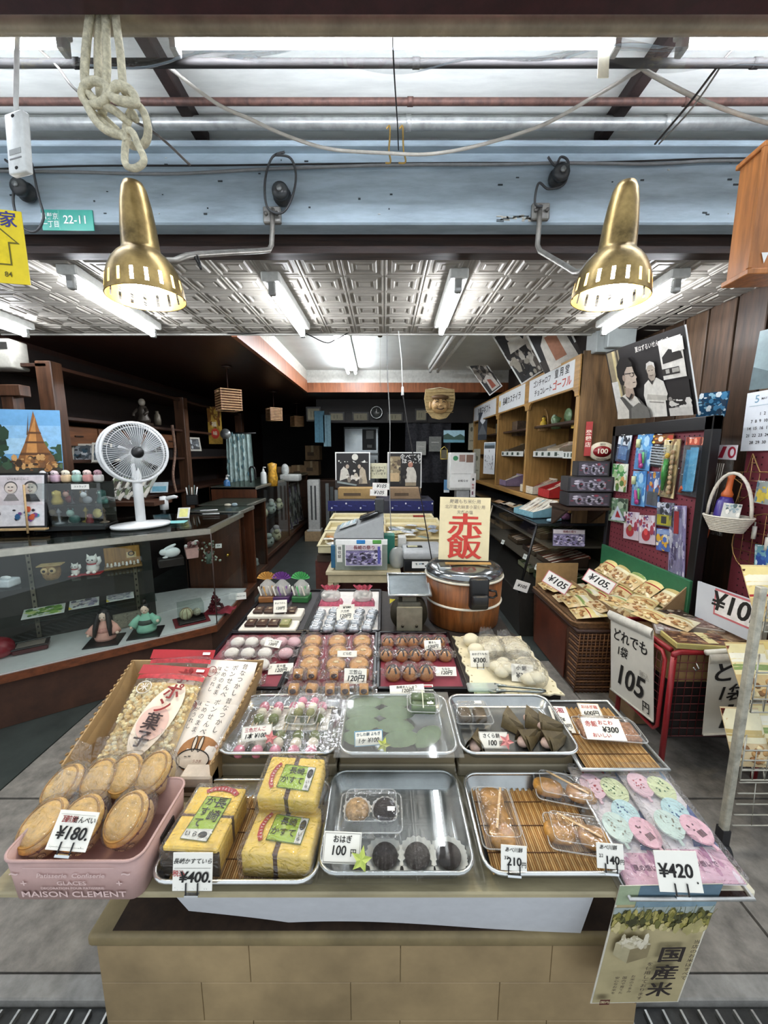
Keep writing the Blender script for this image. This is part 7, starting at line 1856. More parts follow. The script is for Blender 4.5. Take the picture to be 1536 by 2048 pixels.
tent_card(at(384,1782,y=.602),.074,.068,[('l','#9a9a94',[(.04,.6),(.96,.6)],.01),('t','#3a3a38','長崎かすていら',.5,.78,.0105,{'shear':.3}),('t','#a83a3a','税込',.16,.46,.012),('t',INK,'¥400.',.56,.36,.0265,{'bold':.04,'shear':.2}),('s',['#3a3a3a'],(.05,.04,.95,.12),8,.007)],'¥400 price card clipped on the cake tray rim',0,12,0)
# ---- middle tray: ohagi ----
steel_tray(.025,.752,.308,.242,.036,TZ+.001,'middle steel tray of bean-paste rice cakes in the front row')
sheet(.03,.742,.325,.27,TZ+.0425,'clear acrylic sheet over the front middle tray',m=film('#fcfdfd',.95,.015))
def ohagi(p,label,col='#2c2324',s=1.):
 t=thing('bean_rice_cake',p,label,'rice cake','bean-paste rice cakes')
 b=MB()
 n=40;vs=[];fs=[]
 for i,(r_,z) in enumerate(((.022,.0),(.026,.004),(.040,.0155))):
  for j in range(n):
   q=r_*(1+(.05 if j%2 else-.05));a=2*math.pi*j/n
   vs.append((q*math.cos(a),q*math.sin(a),z))
 for i in range(2):
  for j in range(n):fs.append((i*n+j,i*n+(j+1)%n,(i+1)*n+(j+1)%n,(i+1)*n+j))
 fs.append(tuple(range(n)))
 b.add(vs,fs,C('#e8e7e0',.6,0,.02),True);b.put('paper_cup',t)
 MB().ell((0,0,.014),(.0265*s,.0255*s,.0165),C(col,.65,0,.35,120,.6),18,12).put('cake',t)
 return t
for i,px in enumerate((770,835,897)):
 ohagi(at(px,1712,z=TZ+.02)+Vector((0,0,-.013)),'dark bean rice cake in a white paper cup, %s of three at the tray front'%('left','middle','right')[i])
p=at(741,1612,z=TZ+.02)+Vector((0,0,-.012))
t=thing('rice_cake_pack',at(742,1640,z=TZ+.045),'clear pack with one tan and one dark rice cake on the acrylic sheet','sweet pack')
for s,col in ((-1,'#b09066'),(1,'#2a2526')):
 q=MB();n=32
 q.cup([(.021,.002),(.031,.016)],C('#e8e7e0',.6,0,.02),32,(s*.031,.012,0),wob=.05)
 q.put('paper_cup',t)
 MB().ell((s*.031,.010,.016),(.026,.026,.017),C(col,.7,0,.35,120,.6),16,10).put('rice_cake',t)
b=MB();b.b2((.036,-.012,.036),(.052,-.002,.037),WHITE);b.put('sticker',t)
clam(t,.135,.095,.042,-.0005)
tent_card(at(682,1728,y=.645)+Vector((0,0,0)),.076,.05,[('l','#5a5a56',[(.03,.05),(.03,.95),(.97,.95),(.97,.05),(.03,.05)],.008),('t',INK,'おはぎ',.5,.75,.013,{'bold':.02}),('t',INK,'100',.40,.40,.021,{'bold':.02,'shear':.1}),('t',INK,'円',.8,.34,.013)],'white ohagi 100 yen card on the middle front tray',0,38,-2,clip=False)
maple(at(722,1718,y=.645),'#b9c862','yellow-green paper leaf beside the ohagi card',10,.022)
# ---- right tray: mochi packs on bamboo ----
steel_tray(.338,.750,.278,.236,.034,TZ+.001,'right steel tray of grilled rice cakes in the front row')
bamboo(.338,.750,.24,.198,TZ+.01,'bamboo mat under the grilled rice cake packs')
def mochi_pack(m,label,n,w,d):
 t=thing('grilled_mochi_pack',(0,0,0),label,'sweet pack','grilled rice cake packs');t.matrix_world=m
 mc=C('#b5833c',.35,0,.35,40,.3)
 for i in range(n):
  y=(-d*.3+i*d*.6/max(1,n-1)) if d>w else 0
  x=0 if d>w else (-w*.28+i*w*.56/max(1,n-1))
  MB().ell((x,y,.015),(w*.3 if d>w else w*.26,d*.19 if d>w else d*.3,.0125),mc,14,8,None,.75).put('rice_cake',t)
 MB().box((.006,.01,.0315),(.005,max(w,d)*.72,.0015),C('#d8b888',.5),0,Matrix.Rotation(R(-18 if d>w else 62),3,'Z')).put('pick',t)
 b=MB();b.grid(lambda a,v:((a-.5)*w*.8,(v-.5)*d*.8,.029+.0012*math.sin(a*25)*math.sin(v*21)),10,10,CLEAR);b.put('sauce_film',t,fix=False)
 clam(t,w,d,.034)
zb=TZ+.0135
mochi_pack(Matrix.Translation(at(993,1645,z=zb))@Matrix.Rotation(R(-2),4,'Z'),'tall clear pack of three grilled rice cakes at the left of the bamboo tray',3,.092,.15)
mochi_pack(Matrix.Translation(at(1128,1592,z=zb+.004))@Matrix.Rotation(R(-14),4,'Z'),'clear pack of two grilled rice cakes at the upper right of the bamboo tray',2,.135,.082)
mochi_pack(Matrix.Translation(at(1152,1682,z=zb))@Matrix.Rotation(R(-10),4,'Z'),'clear pack of two grilled rice cakes at the lower right of the bamboo tray',2,.125,.085)
tent_card(at(1028,1742,y=.628),.05,.042,[('t',INK,'あべ川餅',.48,.82,.0085,{'shear':.25}),('t',INK,'3ｺ',.2,.5,.008),('t',INK,'210',.5,.36,.019,{'bold':.03}),('t',INK,'円',.88,.25,.010)],'210 yen price card at the front left of the bamboo tray',0,22,-4)
tent_card(at(1222,1738,y=.628),.052,.042,[('t',INK,'あべ川餅',.42,.84,.0085,{'shear':.25}),('t',INK,'2ｺ',.15,.5,.008),('t',INK,'140',.55,.34,.019,{'bold':.03}),('t',INK,'円',.92,.3,.009)],'140 yen price card at the front right of the bamboo tray',0,22,-4)
# ---- paper fan candies ----
t=thing('lacquer_tray',(.592,.755,TZ-.003),'dark lacquer tray with silver edge under the paper fans','tray',rx=R(4))
b=MB();b.b2((-.115,-.135,.0),(.115,.145,.006),C('#33211d',.25,0,.2));b.put('tray',t)
b=MB();b.tube([(-.118,-.138,.009),(.118,-.138,.009),(.118,.148,.009),(-.118,.148,.009)],.0045,C('#c9c9c6',.3,.6),8,True);b.put('edge',t)
def fan_pack(m,w,h,seed,label):
 t=thing('fan_card_pack',(0,0,0),label,'sweet pack','paper fan sweet packs');t.matrix_world=m
 b=MB().pic(w,h,C('#e6dfe4',.45,0,.05),[('r','#dfb4c8',.0,.0,1,.24),('s',['#c08aa8','#eedde8','#b0789c'],(.03,.02,.97,.22),14,.04,seed),('t','#6a3a5a','夏の想いで',.5,.13,.012,{'bold':.02}),('p','#45588e',[(.55,.26),(1,.26),(1,.62),(.8,.5)]),('p','#e8d8c8',[(0,.9),(1,.9),(1,1),(0,1)]),('s',['#d8c890','#9ab0c8','#c86a60'],(.03,.9,.97,.99),10,.03,seed)],t=.003);b.put('backing_card',t,fix=False)
 for cx,cy,col,dec,sd in ((.28,.78,'#e8c4d0','#b03a44',1),(.66,.74,'#d8e2b4','#3f6a3a',2),(.60,.52,'#bfe0e4','#2f5f8f',3),(.30,.40,'#cfe4dc','#8a8a78',4),(.74,.36,'#ecbccb','#5a3040',5)):
  f=MB();x,y=(cx-.5)*w,cy*h
  f.m=Matrix.Translation((x,y,.006+.0012*sd))@Matrix.Rotation(R(20*(sd%3-1)),4,'Z')
  f.prism([(w*.235*math.cos(a)*(1 if math.sin(a)>-.6 else .9),h*.125*math.sin(a)) for a in [q*math.pi/12 for q in range(24)]],0,.004,C(col,.5,0,.05))
  f.prism([(-.003,-h*.17),(.003,-h*.17),(.003,-h*.11),(-.003,-h*.11)],.0005,.0035,C(col,.5))
  rnd=random.Random(seed*9+sd)
  for q in range(9):
   a,g_=rnd.uniform(-.13,.13)*w,rnd.uniform(-.06,.07)*h
   if sd==5 and q<5:f.box((-.05*w+q*.028*w,-.04*h,.0045),(.0018,h*.05,.001),C(dec,.5))
   else:f.box((a,g_,.0045),(w*.03,w*.022,.001),C(dec,.5),0,Matrix.Rotation(rnd.uniform(0,3),3,'Z'))
  f.m=Matrix();f.put('candy_fan',t)
 b=MB();b.b2((-w/2-.003,-.002,-.002),(w/2+.003,h+.002,.018),WRAP,.004);b.put('wrapper',t,fix=False)
 return t
def flat_m(p,rz,rx=6):return Matrix.Translation(p)@Matrix.Rotation(R(rz),4,'Z')@Matrix.Rotation(R(rx),4,'X')
fz=TZ+.012
fan_pack(flat_m(Vector((.532,.622,fz)),-1),.122,.26,1,'pastel paper fan sweet pack at the left of the lacquer tray')
fan_pack(flat_m(Vector((.640,.622,fz+.012)),-1),.115,.25,2,'pastel paper fan sweet pack at the right edge of the lacquer tray')
tent_card(at(1364,1785,y=.598),.078,.064,[('t',INK,'¥420',.44,.5,.03,{'bold':.035}),('e',INK,.9,.24,.02,.025)],'¥420 price card on the lacquer tray of paper fans',-4,25,2)
# ---- hanging rice poster ----
pts=[at(1240,1772,y=.617),at(1446,1768,y=.617),at(1415,2012,y=.66),at(1220,2018,y=.66)]
b=MB();W_,H2=(pts[1]-pts[0]).length,(pts[3]-pts[0]).length
items=[('r','#9aa98a',0,.86,.2,1),('r','#5e7888',.2,.86,1,1),('p','#7d97a4',[(.2,.8),(1,.8),(1,.9),(.6,.94),(.2,.9)]),('r','#a8b3ae',.0,.76,1,.84),('r','#5d5a30',0,.70,1,.79),('s',['#8a8440','#4a4a24','#b0a460','#6a6a34','#3a3a1c'],(.02,.69,.98,.80),140,.03),('s',['#a9a06a','#c8bb8a'],(.02,.67,.98,.70),40,.03)]
rnd=random.Random(3)
for q in range(26):
 x=rnd.uniform(.03,.96);items.append(('l',['#4a5030','#6a6a3a'][q%2],[(x,.76),(x+rnd.uniform(-.05,.08),.79+rnd.uniform(.02,.09))],.006))
H2 *= 1.06
items+=[('p','#b0a684',[(.07,.50),(.24,.42),(.24,.54),(.07,.60)]),('p','#8a7d5c',[(.24,.42),(.44,.47),(.44,.58),(.24,.54)]),('p','#c8bfa4',[(.07,.60),(.24,.54),(.44,.58),(.26,.65)]),('s',['#d8d0ba','#b8ae92'],(.12,.56,.4,.65),40,.02),
   ('t','#241a18','国\n産\n米',.68,.33,.056,{'bold':.03}),('t','#3a2c24','当\n店\nの\nお\n米\nは\nす\nべ\nて',.90,.44,.014,{'bold':.01}),('t','#3a2c24','を\n使\n用\nし\nて\nお\nり\nま\nす\n。',.49,.24,.014,{'bold':.01}),
   ('t','#4a3c30','お\n米\nの\nう\nま\nみ',.35,.24,.010),('t','#4a3c30','国\n内\nで\n育\nて\nた',.26,.23,.010),('t','#4a3c30','安\n心\nな\nお\n米\nを',.18,.23,.010),('r','#5a2a22',.06,.05,.17,.10),('t','#d8c8a0','国内',.115,.075,.010)]
b.pic(W_,H2,C('#b3a67e',.6,0,.08,12),items,t=.0012,border=(C('#d9d4c4',.5),.0035),lift=.0003)
o=b.put('rice_poster',fix=False)
X=(pts[1]-pts[0]).normalized();Y=Vector((.07,-.16,1)).normalized();Z=X.cross(Y).normalized();Y=Z.cross(X)
c_=(pts[0]+pts[1])/2-Y*H2
o.matrix_world=Matrix(((X.x,Y.x,Z.x,c_.x),(X.y,Y.y,Z.y,c_.y),(X.z,Y.z,Z.z,c_.z),(0,0,0,1)))
tag(o,'domestic rice poster with rice field photo hanging from the table front','poster')
# ---- second row ----
R2=TZ+.0635
# popcorn carton
t=thing('popcorn_carton',(-.61,1.0,TZ+.001),'open brown carton of puffed rice bags at the left end','carton')
ci=C('#b29468',.7,0,.12,10)
MB().b2((-.185,-.15,0),(.185,.16,.006),ci).put('bottom',t)
for s in (-1,1):
 b=MB();b.hull([(s*.185,-.16,0),(s*.185,.16,0),(s*.215,.17,.17),(s*.185,-.16,.085)],[(s*.180,-.16,0),(s*.180,.16,0),(s*.210,.17,.17),(s*.180,-.16,.085)],ci)
 for k in range(18):f=k/17;b.ell((s*(.1875+.025*f),-.155+.32*f,.088+.083*f),(.004,.006,.003),C('#8a6c44',.8),6,4)
 b.put('side_panel',t)
MB().b2((-.185,-.163,0),(.185,-.158,.035),ci).put('front_panel',t)
b=MB();b.hull([(-.185,.16,0),(.185,.16,0),(.215,.175,.17),(-.215,.175,.17)],[(-.185,.155,0),(.185,.155,0),(.215,.17,.17),(-.215,.17,.17)],ci);b.put('back_panel',t)
def puffbag(bl,br,tr,tl,kind,label):
 m,w,h=quad_m(bl,br,tr,tl)
 t=thing('puffed_rice_bag' if kind==0 else 'paper_snack_bag',(0,0,0),label,'snack bag','puffed rice bags in the brown carton');t.matrix_world=m
 pf=.03
 def f(a,v):return ((a-.5)*w,h*v,pf*(max(0,math.sin(a*math.pi))*max(0,math.sin(min(1,v/.9)*math.pi)))**.5)
 if kind==0:
  b=MB();rnd=random.Random(5)
  b.grid(lambda a,v:(f(a,v*.78+.02)[0]*.94,f(a,v*.78+.02)[1],f(a,v*.78)[2]*.8),8,8,C('#d8b878',.7,0,.2,60))
  o=b.put('puffed_rice',t,fix=False);o['kind']='stuff'
  b2=MB()
  for q in range(460):
   a,v=rnd.uniform(.06,.94),rnd.uniform(.03,.78);p=f(a,v)
   b2.ell((p[0],p[1],p[2]*.85+rnd.uniform(-.001,.003)),(.0078,.0066,.0055),C(['#f0d89a','#e2c07c','#f8e8ba'][q%3],.6),6,4)
  o=b2.put('grains',t,fix=False);o['kind']='stuff'
  b=MB();b.grid(lambda a,v:(f(a,v)[0]*1.0,f(a,v)[1],f(a,v)[2]+.006),14,16,WRAP);b.put('bag_film',t,fix=False)
  b=MB()
  b.grid(lambda a,v:((a-.5)*w*1.05,h*(.90+.11*v),.008+.002*math.sin(a*6)),10,3,C('#a81e26',.35,0,.1))
  b.grid(lambda a,v:((a-.5)*w,h*(.84+.05*v),f(a,.86)[2]+.0075),10,3,C('#b8343a',.35,0,.3,60))
  b.b2((w*.34,h*.945,.010),(w*.46,h*.975,.012),WHITE);b.put('header',t,fix=False)
  def Q(x,y,d=.0085):a,v=x/w+.5,y/h;p=f(a,v);return (p[0],p[1],p[2]+d)
  b=MB();ov=[Q(w*(.12+.27*math.cos(q*math.pi/14)*.85+.10*math.sin(q*math.pi/14)),h*(.42+.36*math.sin(q*math.pi/14))) for q in range(28)]
  b.add(ov+[Q(w*.12,h*.42)],[(q,(q+1)%28,28) for q in range(28)],C('#ecdcc8',.45,0,.05))
  ov2=[Q(w*(.10+.2*math.cos(q*math.pi/14)),h*(.36+.16*math.sin(q*math.pi/14)),.0088) for q in range(28)]
  b.add(ov2+[Q(w*.10,h*.36,.0088)],[(q,(q+1)%28,28) for q in range(28)],C('#e6bfb0',.45,0,.05))
  for q,(ch,col,s_) in enumerate((('ポ','#8a1c1c',.05),('ン','#8a1c1c',.045),('菓','#2c1414',.046),('子','#2c1414',.044))):
   c_=Q(w*(.19-.045*q),h*(.66-.155*q),.010);b.text(ch,c_[0],c_[1],s_,C(col,.5),c_[2]+.005,bold=.035,rot=-.12)
  c_=Q(-w*.28,h*.72,.009);b.tube([(c_[0]+.02*math.cos(q*.5),c_[1]+.018*math.sin(q*.5),c_[2]) for q in range(13)],.0016,C('#e8e0d4',.5),4,True);b.text('米',c_[0],c_[1],.024,C('#e8e0d4',.5),c_[2],bold=.02)
  b.put('printed_label',t,fix=False)
 else:
  b=MB();b.grid(lambda a,v:(f(a,v)[0],f(a,v)[1],f(a,v)[2]),12,14,C('#eee6dc',.45,0,.05,12,.1));b.grid(lambda a,v:(f(a,v)[0],f(a,v)[1],-.002),4,4,C('#cfc4b6',.6));b.put('bag',t,fix=False)
  b=MB()
  def Q(x,y,d=.002):a,v=x/w+.5,y/h;p=f(a,v);return (p[0],p[1],p[2]+d)
  for (x,y,tx,s_) in ((.30,.66,'昔\nな\nつ\nか\nし',.018),(.12,.62,'ポ\nン\nせ\nん\nべ',.018),(-.04,.62,'こ\nめ\nの\nま\nま',.016),(-.18,.64,'味\nが\nう\nれ\nし',.014)):
   c_=Q(x*w,y*h);b.text(tx,c_[0],c_[1],s_,C('#2a2226',.5),c_[2]+.006,rot=-.12,bold=.005)
  c_=Q(-.33*w,.78*h);b.tube([(c_[0]+.014*math.cos(q*.6),c_[1]+.016*math.sin(q*.6),c_[2]+.002) for q in range(11)],.0012,C('#8a2a2a',.5),4,True);b.text('元祖',c_[0],c_[1],.013,C('#8a2a2a',.5),c_[2]+.006,bold=.03)
  if kind==2:
   c_=Q(-.36*w,.55*h);b.box((c_[0],c_[1],c_[2]+.002),(.012,.036,.001),C('#5a1c22',.5))
   wn=[Q(w*(.12+.34*math.cos(q*math.pi/12)),h*(.21+.19*math.sin(q*math.pi/12)),.0015) for q in range(24)]
   b.add(wn+[Q(w*.12,h*.21,.0015)],[(q,(q+1)%24,24) for q in range(24)],C('#b07a48',.5,0,.2,30))
   rb=[Q(w*(.06+.26*math.cos(q*math.pi/12)),h*(.15+.10*math.sin(q*math.pi/12)),.003) for q in range(24)]
   b.add(rb+[Q(w*.06,h*.15,.003)],[(q,(q+1)%24,24) for q in range(24)],C('#d9cab8',.5))
   b.tube([(x,y,z+.001) for x,y,z in rb],.0013,INK,4,True)
   for ex in (.02,.12):e_=[Q(w*(ex+.028*math.cos(q*.52)+.05*math.sin(q*.52)*(ex)),h*(.31+.085*math.sin(q*.52)),.0035) for q in range(12)];b.add(e_+[Q(w*ex,h*.31,.0035)],[(q,(q+1)%12,12) for q in range(12)],C('#d9cab8',.5));b.tube(e_,.0011,INK,4,True)
   for ex,ey in ((-.06,.17),(.0,.175)):p=Q(w*ex,h*ey,.0045);b.box(p,(.007,.0016,.0006),INK)
   p=Q(w*.14,h*.13,.0045);b.text('うさぎ',p[0],p[1],.008,C('#8a5a4a',.5),p[2])
  b.put('print',t,fix=False)
 return t
puffbag(at(250,1490,y=.98),at(372,1490,y=.98),at(380,1312,y=1.16),at(250,1310,y=1.16),0,'puffed rice bag behind, with only its red header showing')
puffbag(at(198,1532,y=.875),at(325,1540,y=.875),at(386,1342,y=1.10),at(236,1336,y=1.10),0,'clear bag of puffed rice with red header and oval label')
puffbag(at(375,1460,y=1.0),at(470,1460,y=1.0),at(487,1330,y=1.16),at(380,1318,y=1.16),1,'white paper snack bag standing at the back of the brown carton')
puffbag(at(318,1552,y=.88),at(424,1556,y=.88),at(466,1392,y=1.07),at(344,1386,y=1.07),2,'white paper snack bag with a rabbit drawing at the front of the brown carton')
tag(carton(Vector((-.465,.855,TZ+.001)),.08,.045,.055,'small pale folded carton in front of the rabbit bag',tape=False,col=C('#cdbfae',.6)),'small pale folded carton in front of the rabbit bag','box')
# dango tray
steel_tray(-.275,.985,.302,.236,.03,R2,'second-row steel tray of three-colour dumpling skewers')
def skewer(p,rz,label,flip=False):
 t=thing('dumpling_skewer',p,label,'skewer','three-colour dumpling skewers',rz=rz)
 MB().tube([(0,-.075,0),(0,.05,0)],.0017,C('#d8c49a',.6),6).put('stick',t)
 for k,col in enumerate(('#d8879c','#e6e0cc','#76824a')):
  MB().ell((0,.04-k*.027,0),.0152,C(col,.4,0,.05,30,0,0,None,.2),14,10).put('dumpling',t)
 return t
sk=None
for i,px in enumerate((521,550,582,612,640)):
 p=at(px,1432,z=R2+.02)
 lab='three-colour dumpling skewer in the back row, %s from left'%ORD[i]
 if sk is None:sk=skewer(p,0,lab)
 else:dup(sk,p,lab,0)
for i,px in enumerate((486,521,556,592,626)):
 p=at(px,1487,z=R2+.019)
 dup(sk,p+Vector((0,.012,0)),'three-colour dumpling skewer in the front row, %s from left'%ORD[i],math.pi)
b=MB();b.b2((-.11,-.04,0),(.11,.05,.004),C('#dfdcd0',.5,0,.04));tag(b.put('white_liner',loc=(-.27,1.02,R2+.0018)),'white liner board under the dumpling skewers','liner')
sheet(-.272,.985,.318,.25,R2+.0405,'clear sheet over the dumpling tray')
t=thing('dumpling_pack',at(612,1428,z=R2+.044),'clear pack of two dumpling skewers lying on the dumpling tray cover','sweet pack',rz=R(-3))
for s in (-1,1):
 MB().tube([(s*.018,-.055,.014),(s*.018,.04,.014)],.0015,C('#d8c49a',.6),5).put('stick',t)
 for k,col in enumerate(('#d8879c','#e6e0cc','#8a8a5a')):MB().ell((s*.018,.034-k*.024,.014),.0135,C(col,.4,0,.05),12,8).put('dumpling',t)
clam(t,.082,.125,.032)
tent_card(at(512,1482,y=.90),.078,.036,[('l','#8a8a84',[(.02,.04),(.02,.96),(.98,.96),(.98,.04),(.02,.04)],.008),('t','#b04a5a','三色だんご',.45,.72,.011),('t',INK,'1本 ¥100',.45,.32,.0145,{'shear':.25,'bold':.02})],'white ¥100 card lying on the dumpling tray',4,45,3,clip=False)
maple(at(541,1476,y=.905),'#d88a88','pink paper leaf beside the dumpling card',20,.018)
# kashiwa mochi tray
steel_tray(.037,.985,.302,.236,.03,R2,'second-row steel tray of rice cakes in green leaves')
def leafcake(p,rz,col,label,s=1.,group='rice cakes in green leaves'):
 t=thing('leaf_rice_cake',p,label,'rice cake',group,rz=rz)
 MB().ell((0,0,.011),(.038*s,.024*s,.010),C('#dfe0d0',.5,0,.04),14,8).put('rice_cake',t)
 b=MB()
 def lf(a,v):
  x=(a-.5)*.11*s;hw=.034*s*(max(0,math.sin(a*math.pi)))**.6
  th=(v-.12)*math.pi*1.02
  return (x,hw*math.cos(th),.012+(.0125*math.sin(th))*(max(0,math.sin(a*math.pi)))**.5+.001*math.sin(a*40))
 b.grid(lf,16,8,C(col,.5,0,.18,30,.2));b.put('leaf',t,fix=False)
 return t
lc=None
spots=[(732,1408,6),(792,1406,-5),(726,1430,4),(792,1430,-4),(722,1452,5),(790,1456,-6),(722,1480,-10),(802,1482,10),(856,1476,50)]
for i,(px,py,rz) in enumerate(spots):
 p=at(px,py,z=R2+.013)+Vector((0,0,-.008))
 lab='rice cake wrapped in a grey-green leaf, %s'%(('%s row, %s'%(('back','second','third','front')[i//2],('left','right')[i%2])) if i<8 else 'alone at the right below the green pack')
 if lc is None:lc=leafcake(p,R(rz),'#5f7a52',lab)
 else:dup(lc,p,lab,R(rz),1 if i<8 else .95)
sheet(.037,.98,.325,.262,R2+.0345,'clear sheet over the green leaf rice cakes',m=film('#fdfefe',.5,.06,0,20,.07))
t=thing('green_cake_pack',at(846,1415,z=R2+.038),'clear pack of two dark green leaf rice cakes on the leaf tray','sweet pack',rz=R(-3))
for s in (-1,1):MB().box((0,s*.02,.014),(.07,.034,.022),C('#4c6332',.5,0,.25,30,.2),.006,None,2).put('rice_cake',t)
b=MB();b.b2((.01,-.03,.0335),(.028,-.022,.0345),WHITE);b.b2((-.003,-.046,.031),(-.0,.046,.0328),C('#e0e4c8',.5));b.put('sticker',t)
clam(t,.092,.088,.034)
tent_card(at(738,1492,y=.90),.075,.036,[('l','#3f8fb8',[(.015,.03),(.015,.97),(.985,.97),(.985,.03),(.015,.03)],.022),('t','#2a4a5a','かしわ餅 よもぎ',.5,.74,.0088),('t',INK,'1ヶ ¥100',.48,.34,.0145,{'shear':.25,'bold':.02})],'blue-edged ¥100 card on the green leaf tray',3,45,2,clip=False)
maple(at(767,1490,y=.90),'#c4cc5a','yellow-green paper leaf beside the blue-edged card',0,.019)
# brown leaf tray
steel_tray(.35,.985,.302,.236,.03,R2,'second-row steel tray of rice cakes in brown leaves')
def horn(p,rz,label,s=1.):
 t=thing('leaf_wrapped_sweet',p,label,'rice cake','rice cakes in brown leaves',rz=rz)
 MB().ell((-.012*s,0,.014*s),(.022*s,.015*s,.013*s),C('#d8b8a8',.55,0,.12,80,.2),12,8).put('rice_cake',t)
 b=MB()
 lo_=[(-.020*s,-.024*s,.001),(.048*s,.0,.002),(-.020*s,.024*s,.001)]
 up=[(-.026*s,-.012*s,.030*s),(.03*s,0,.03*s),(-.03*s,.008*s,.046*s)]
 b.add(lo_+up,[(0,1,4,3),(1,2,5,4),(3,4,5),(0,3,5),],C('#5f5238',.5,0,.25,30,.2))
 b.grid(lambda a,v:(-.02*s+.07*s*a,(.024*s*(1-a))*math.cos(math.pi*v),.002+.034*s*(1-a*.6)*math.sin(math.pi*v)),8,10,C('#6a5c3e',.5,0,.25,30,.2));b.put('leaf',t,fix=False)
 return t
hn=None
for i,(px,py,rz,lab) in enumerate(((1027,1452,-60,'back left of the pile'),(1072,1448,-40,'back right of the pile'),(1100,1458,-20,'farthest right at the back'),(1056,1482,30,'front middle, showing pink rice'),(1105,1486,20,'front right, showing pink rice'),(952,1487,70,'alone at the left by the card'))):
 p=at(px,py,z=R2+.012)+Vector((0,0,-.009))
 lab='rice cake folded in a brown leaf, '+lab
 if hn is None:hn=horn(p,R(rz),lab,1.1)
 else:dup(hn,p,lab,R(rz),1.0)
t=thing('brown_cake_pack',at(944,1440,z=R2+.006),'clear pack of brown leaf rice cakes at the back left of its tray','sweet pack')
for s in (-1,1):MB().box((s*.022,0,.016),(.036,.05,.024),C('#54452e',.5,0,.25,30,.2),.008,None,2).put('rice_cake',t)
b=MB();b.b2((.012,.02,.0385),(.032,.032,.0395),WHITE);b.put('sticker',t)
clam(t,.108,.085,.04)
tent_card(at(990,1497,y=.895),.076,.038,[('l','#7a7a74',[(.02,.04),(.02,.96),(.98,.96),(.98,.04),(.02,.04)],.008),('t',INK,'さくら餅',.42,.74,.0115),('t',INK,'100',.42,.32,.0165,{'bold':.02,'shear':.1}),('t',INK,'円',.74,.3,.011)],'white 100 yen card on the brown leaf tray',2,45,-2,clip=False)
maple(at(1012,1483,y=.905),'#d88a88','pink paper leaf on the brown leaf tray card',-10,.02)
# bamboo tray at right of second row
t=thing('silver_tray',(.60,.975,R2-.006),'silver-edged tray with bamboo mat at the right end of the second row','tray',rx=R(0))
b=MB();b.b2((-.105,-.125,0),(.105,.135,.005),C('#2c2a28',.3));b.put('tray',t)
b=MB();b.tube([(-.108,-.128,.008),(.108,-.128,.008),(.108,.138,.008),(-.108,.138,.008)],.005,C('#c9ccca',.25,.7),8,True);b.put('edge',t)
bamboo(.60,.965,.19,.235,R2+.002,'bamboo mat on the silver-edged tray')
t=thing('red_rice_pack',at(1215,1468,z=R2+.008),'long clear pack of red rice on the silver-edged tray','sweet pack',rz=R(-6))
MB().b2((-.075,-.035,.002),(.075,.035,.018),C('#a87a5a',.6,0,.4,120,.4),.005).put('rice',t)
clam(t,.17,.09,.03)
def lay_card(px,py,z,w,h,items,label,yaw=0,tilt=80):tent_card(at(px,py,z=z),w,h,items,label,yaw,tilt,0,clip=False)
lay_card(1215,1480,R2+.043,.10,.055,[('t','#b03a3a','赤飯',.22,.7,.016),('t','#b03a3a','おこわ',.6,.78,.013),('t',INK,'¥300',.66,.45,.02,{'bold':.03,'shear':.2}),('t','#b03a3a','おいしい',.4,.18,.012)],'white ¥300 card on the red rice pack',-4,62)
lay_card(1188,1438,R2+.010,.062,.05,[('t','#c05040','おはぎ箱',.5,.74,.012),('t',INK,'600円',.5,.34,.018,{'bold':.02}),('l','#c8a060',[(.02,.03),(.02,.97),(.98,.97),(.98,.03),(.02,.03)],.015)],'gold-edged 600 yen card at the back of the silver-edged tray',-4,70)
lay_card(1134,1465,R2+.009,.05,.085,[('t','#a02a4a','元祖',.45,.82,.018,{'bold':.03}),('t',INK,'100g',.4,.5,.014),('t',INK,'150円',.55,.22,.015)],'tall white 150 yen card at the left of the silver-edged tray',-4,75)
# ---- rear row: black trays ----
def black_tray(x0,x1,y0,y1,z,label,floor='#7a2434',h=.016):
 t=thing('black_tray',((x0+x1)/2,(y0+y1)/2,z),label,'tray','black sweet trays at the rear')
 w,d=x1-x0,y1-y0
 b=MB();b.b2((-w/2,-d/2,0),(w/2,d/2,.003),C('#17161a',.3));
 for s in (-1,1):b.b2((s*w/2-.006,-d/2,0),(s*w/2+.006,d/2,h),C('#17161a',.25),.002);b.b2((-w/2,s*d/2-.006,0),(w/2,s*d/2+.006,h),C('#17161a',.25),.002)
 b.put('tray',t)
 MB().b2((-w/2+.008,-d/2+.008,.003),(w/2-.008,d/2-.008,.0045),C(floor,.6,0,.08)).put('lining',t)
 return t
Z3=PZ3+.0005
black_tray(-.645,-.342,1.14,1.53,Z3,'black tray of white and pink rice cakes at the rear left')
black_tray(-.332,-.032,1.14,1.53,Z3,'black tray of pancake sandwiches in the rear middle')
black_tray(-.02,.268,1.14,1.53,Z3,'black tray of brown striped buns right of the pancakes')
black_tray(-.645,-.342,1.545,2.04,Z3,'black tray of ribboned bags and jelly box at the very back left','#2a2628')
black_tray(-.332,-.02,1.545,2.04,Z3,'black tray of silver packets at the very back middle','#d8d4cf')
ZC=Z3+.005
def wrapper(b,rx,ry,rz,z):
 b.ell((0,0,z),(rx,ry,rz),WRAP,14,8,None,.7)
 for s in (-1,1):b.grid(lambda a,v:(s*(rx*.8+.016*v),(a-.5)*ry*1.7,z*.8+.004*math.sin(a*19)+.006*v),8,2,WRAP)
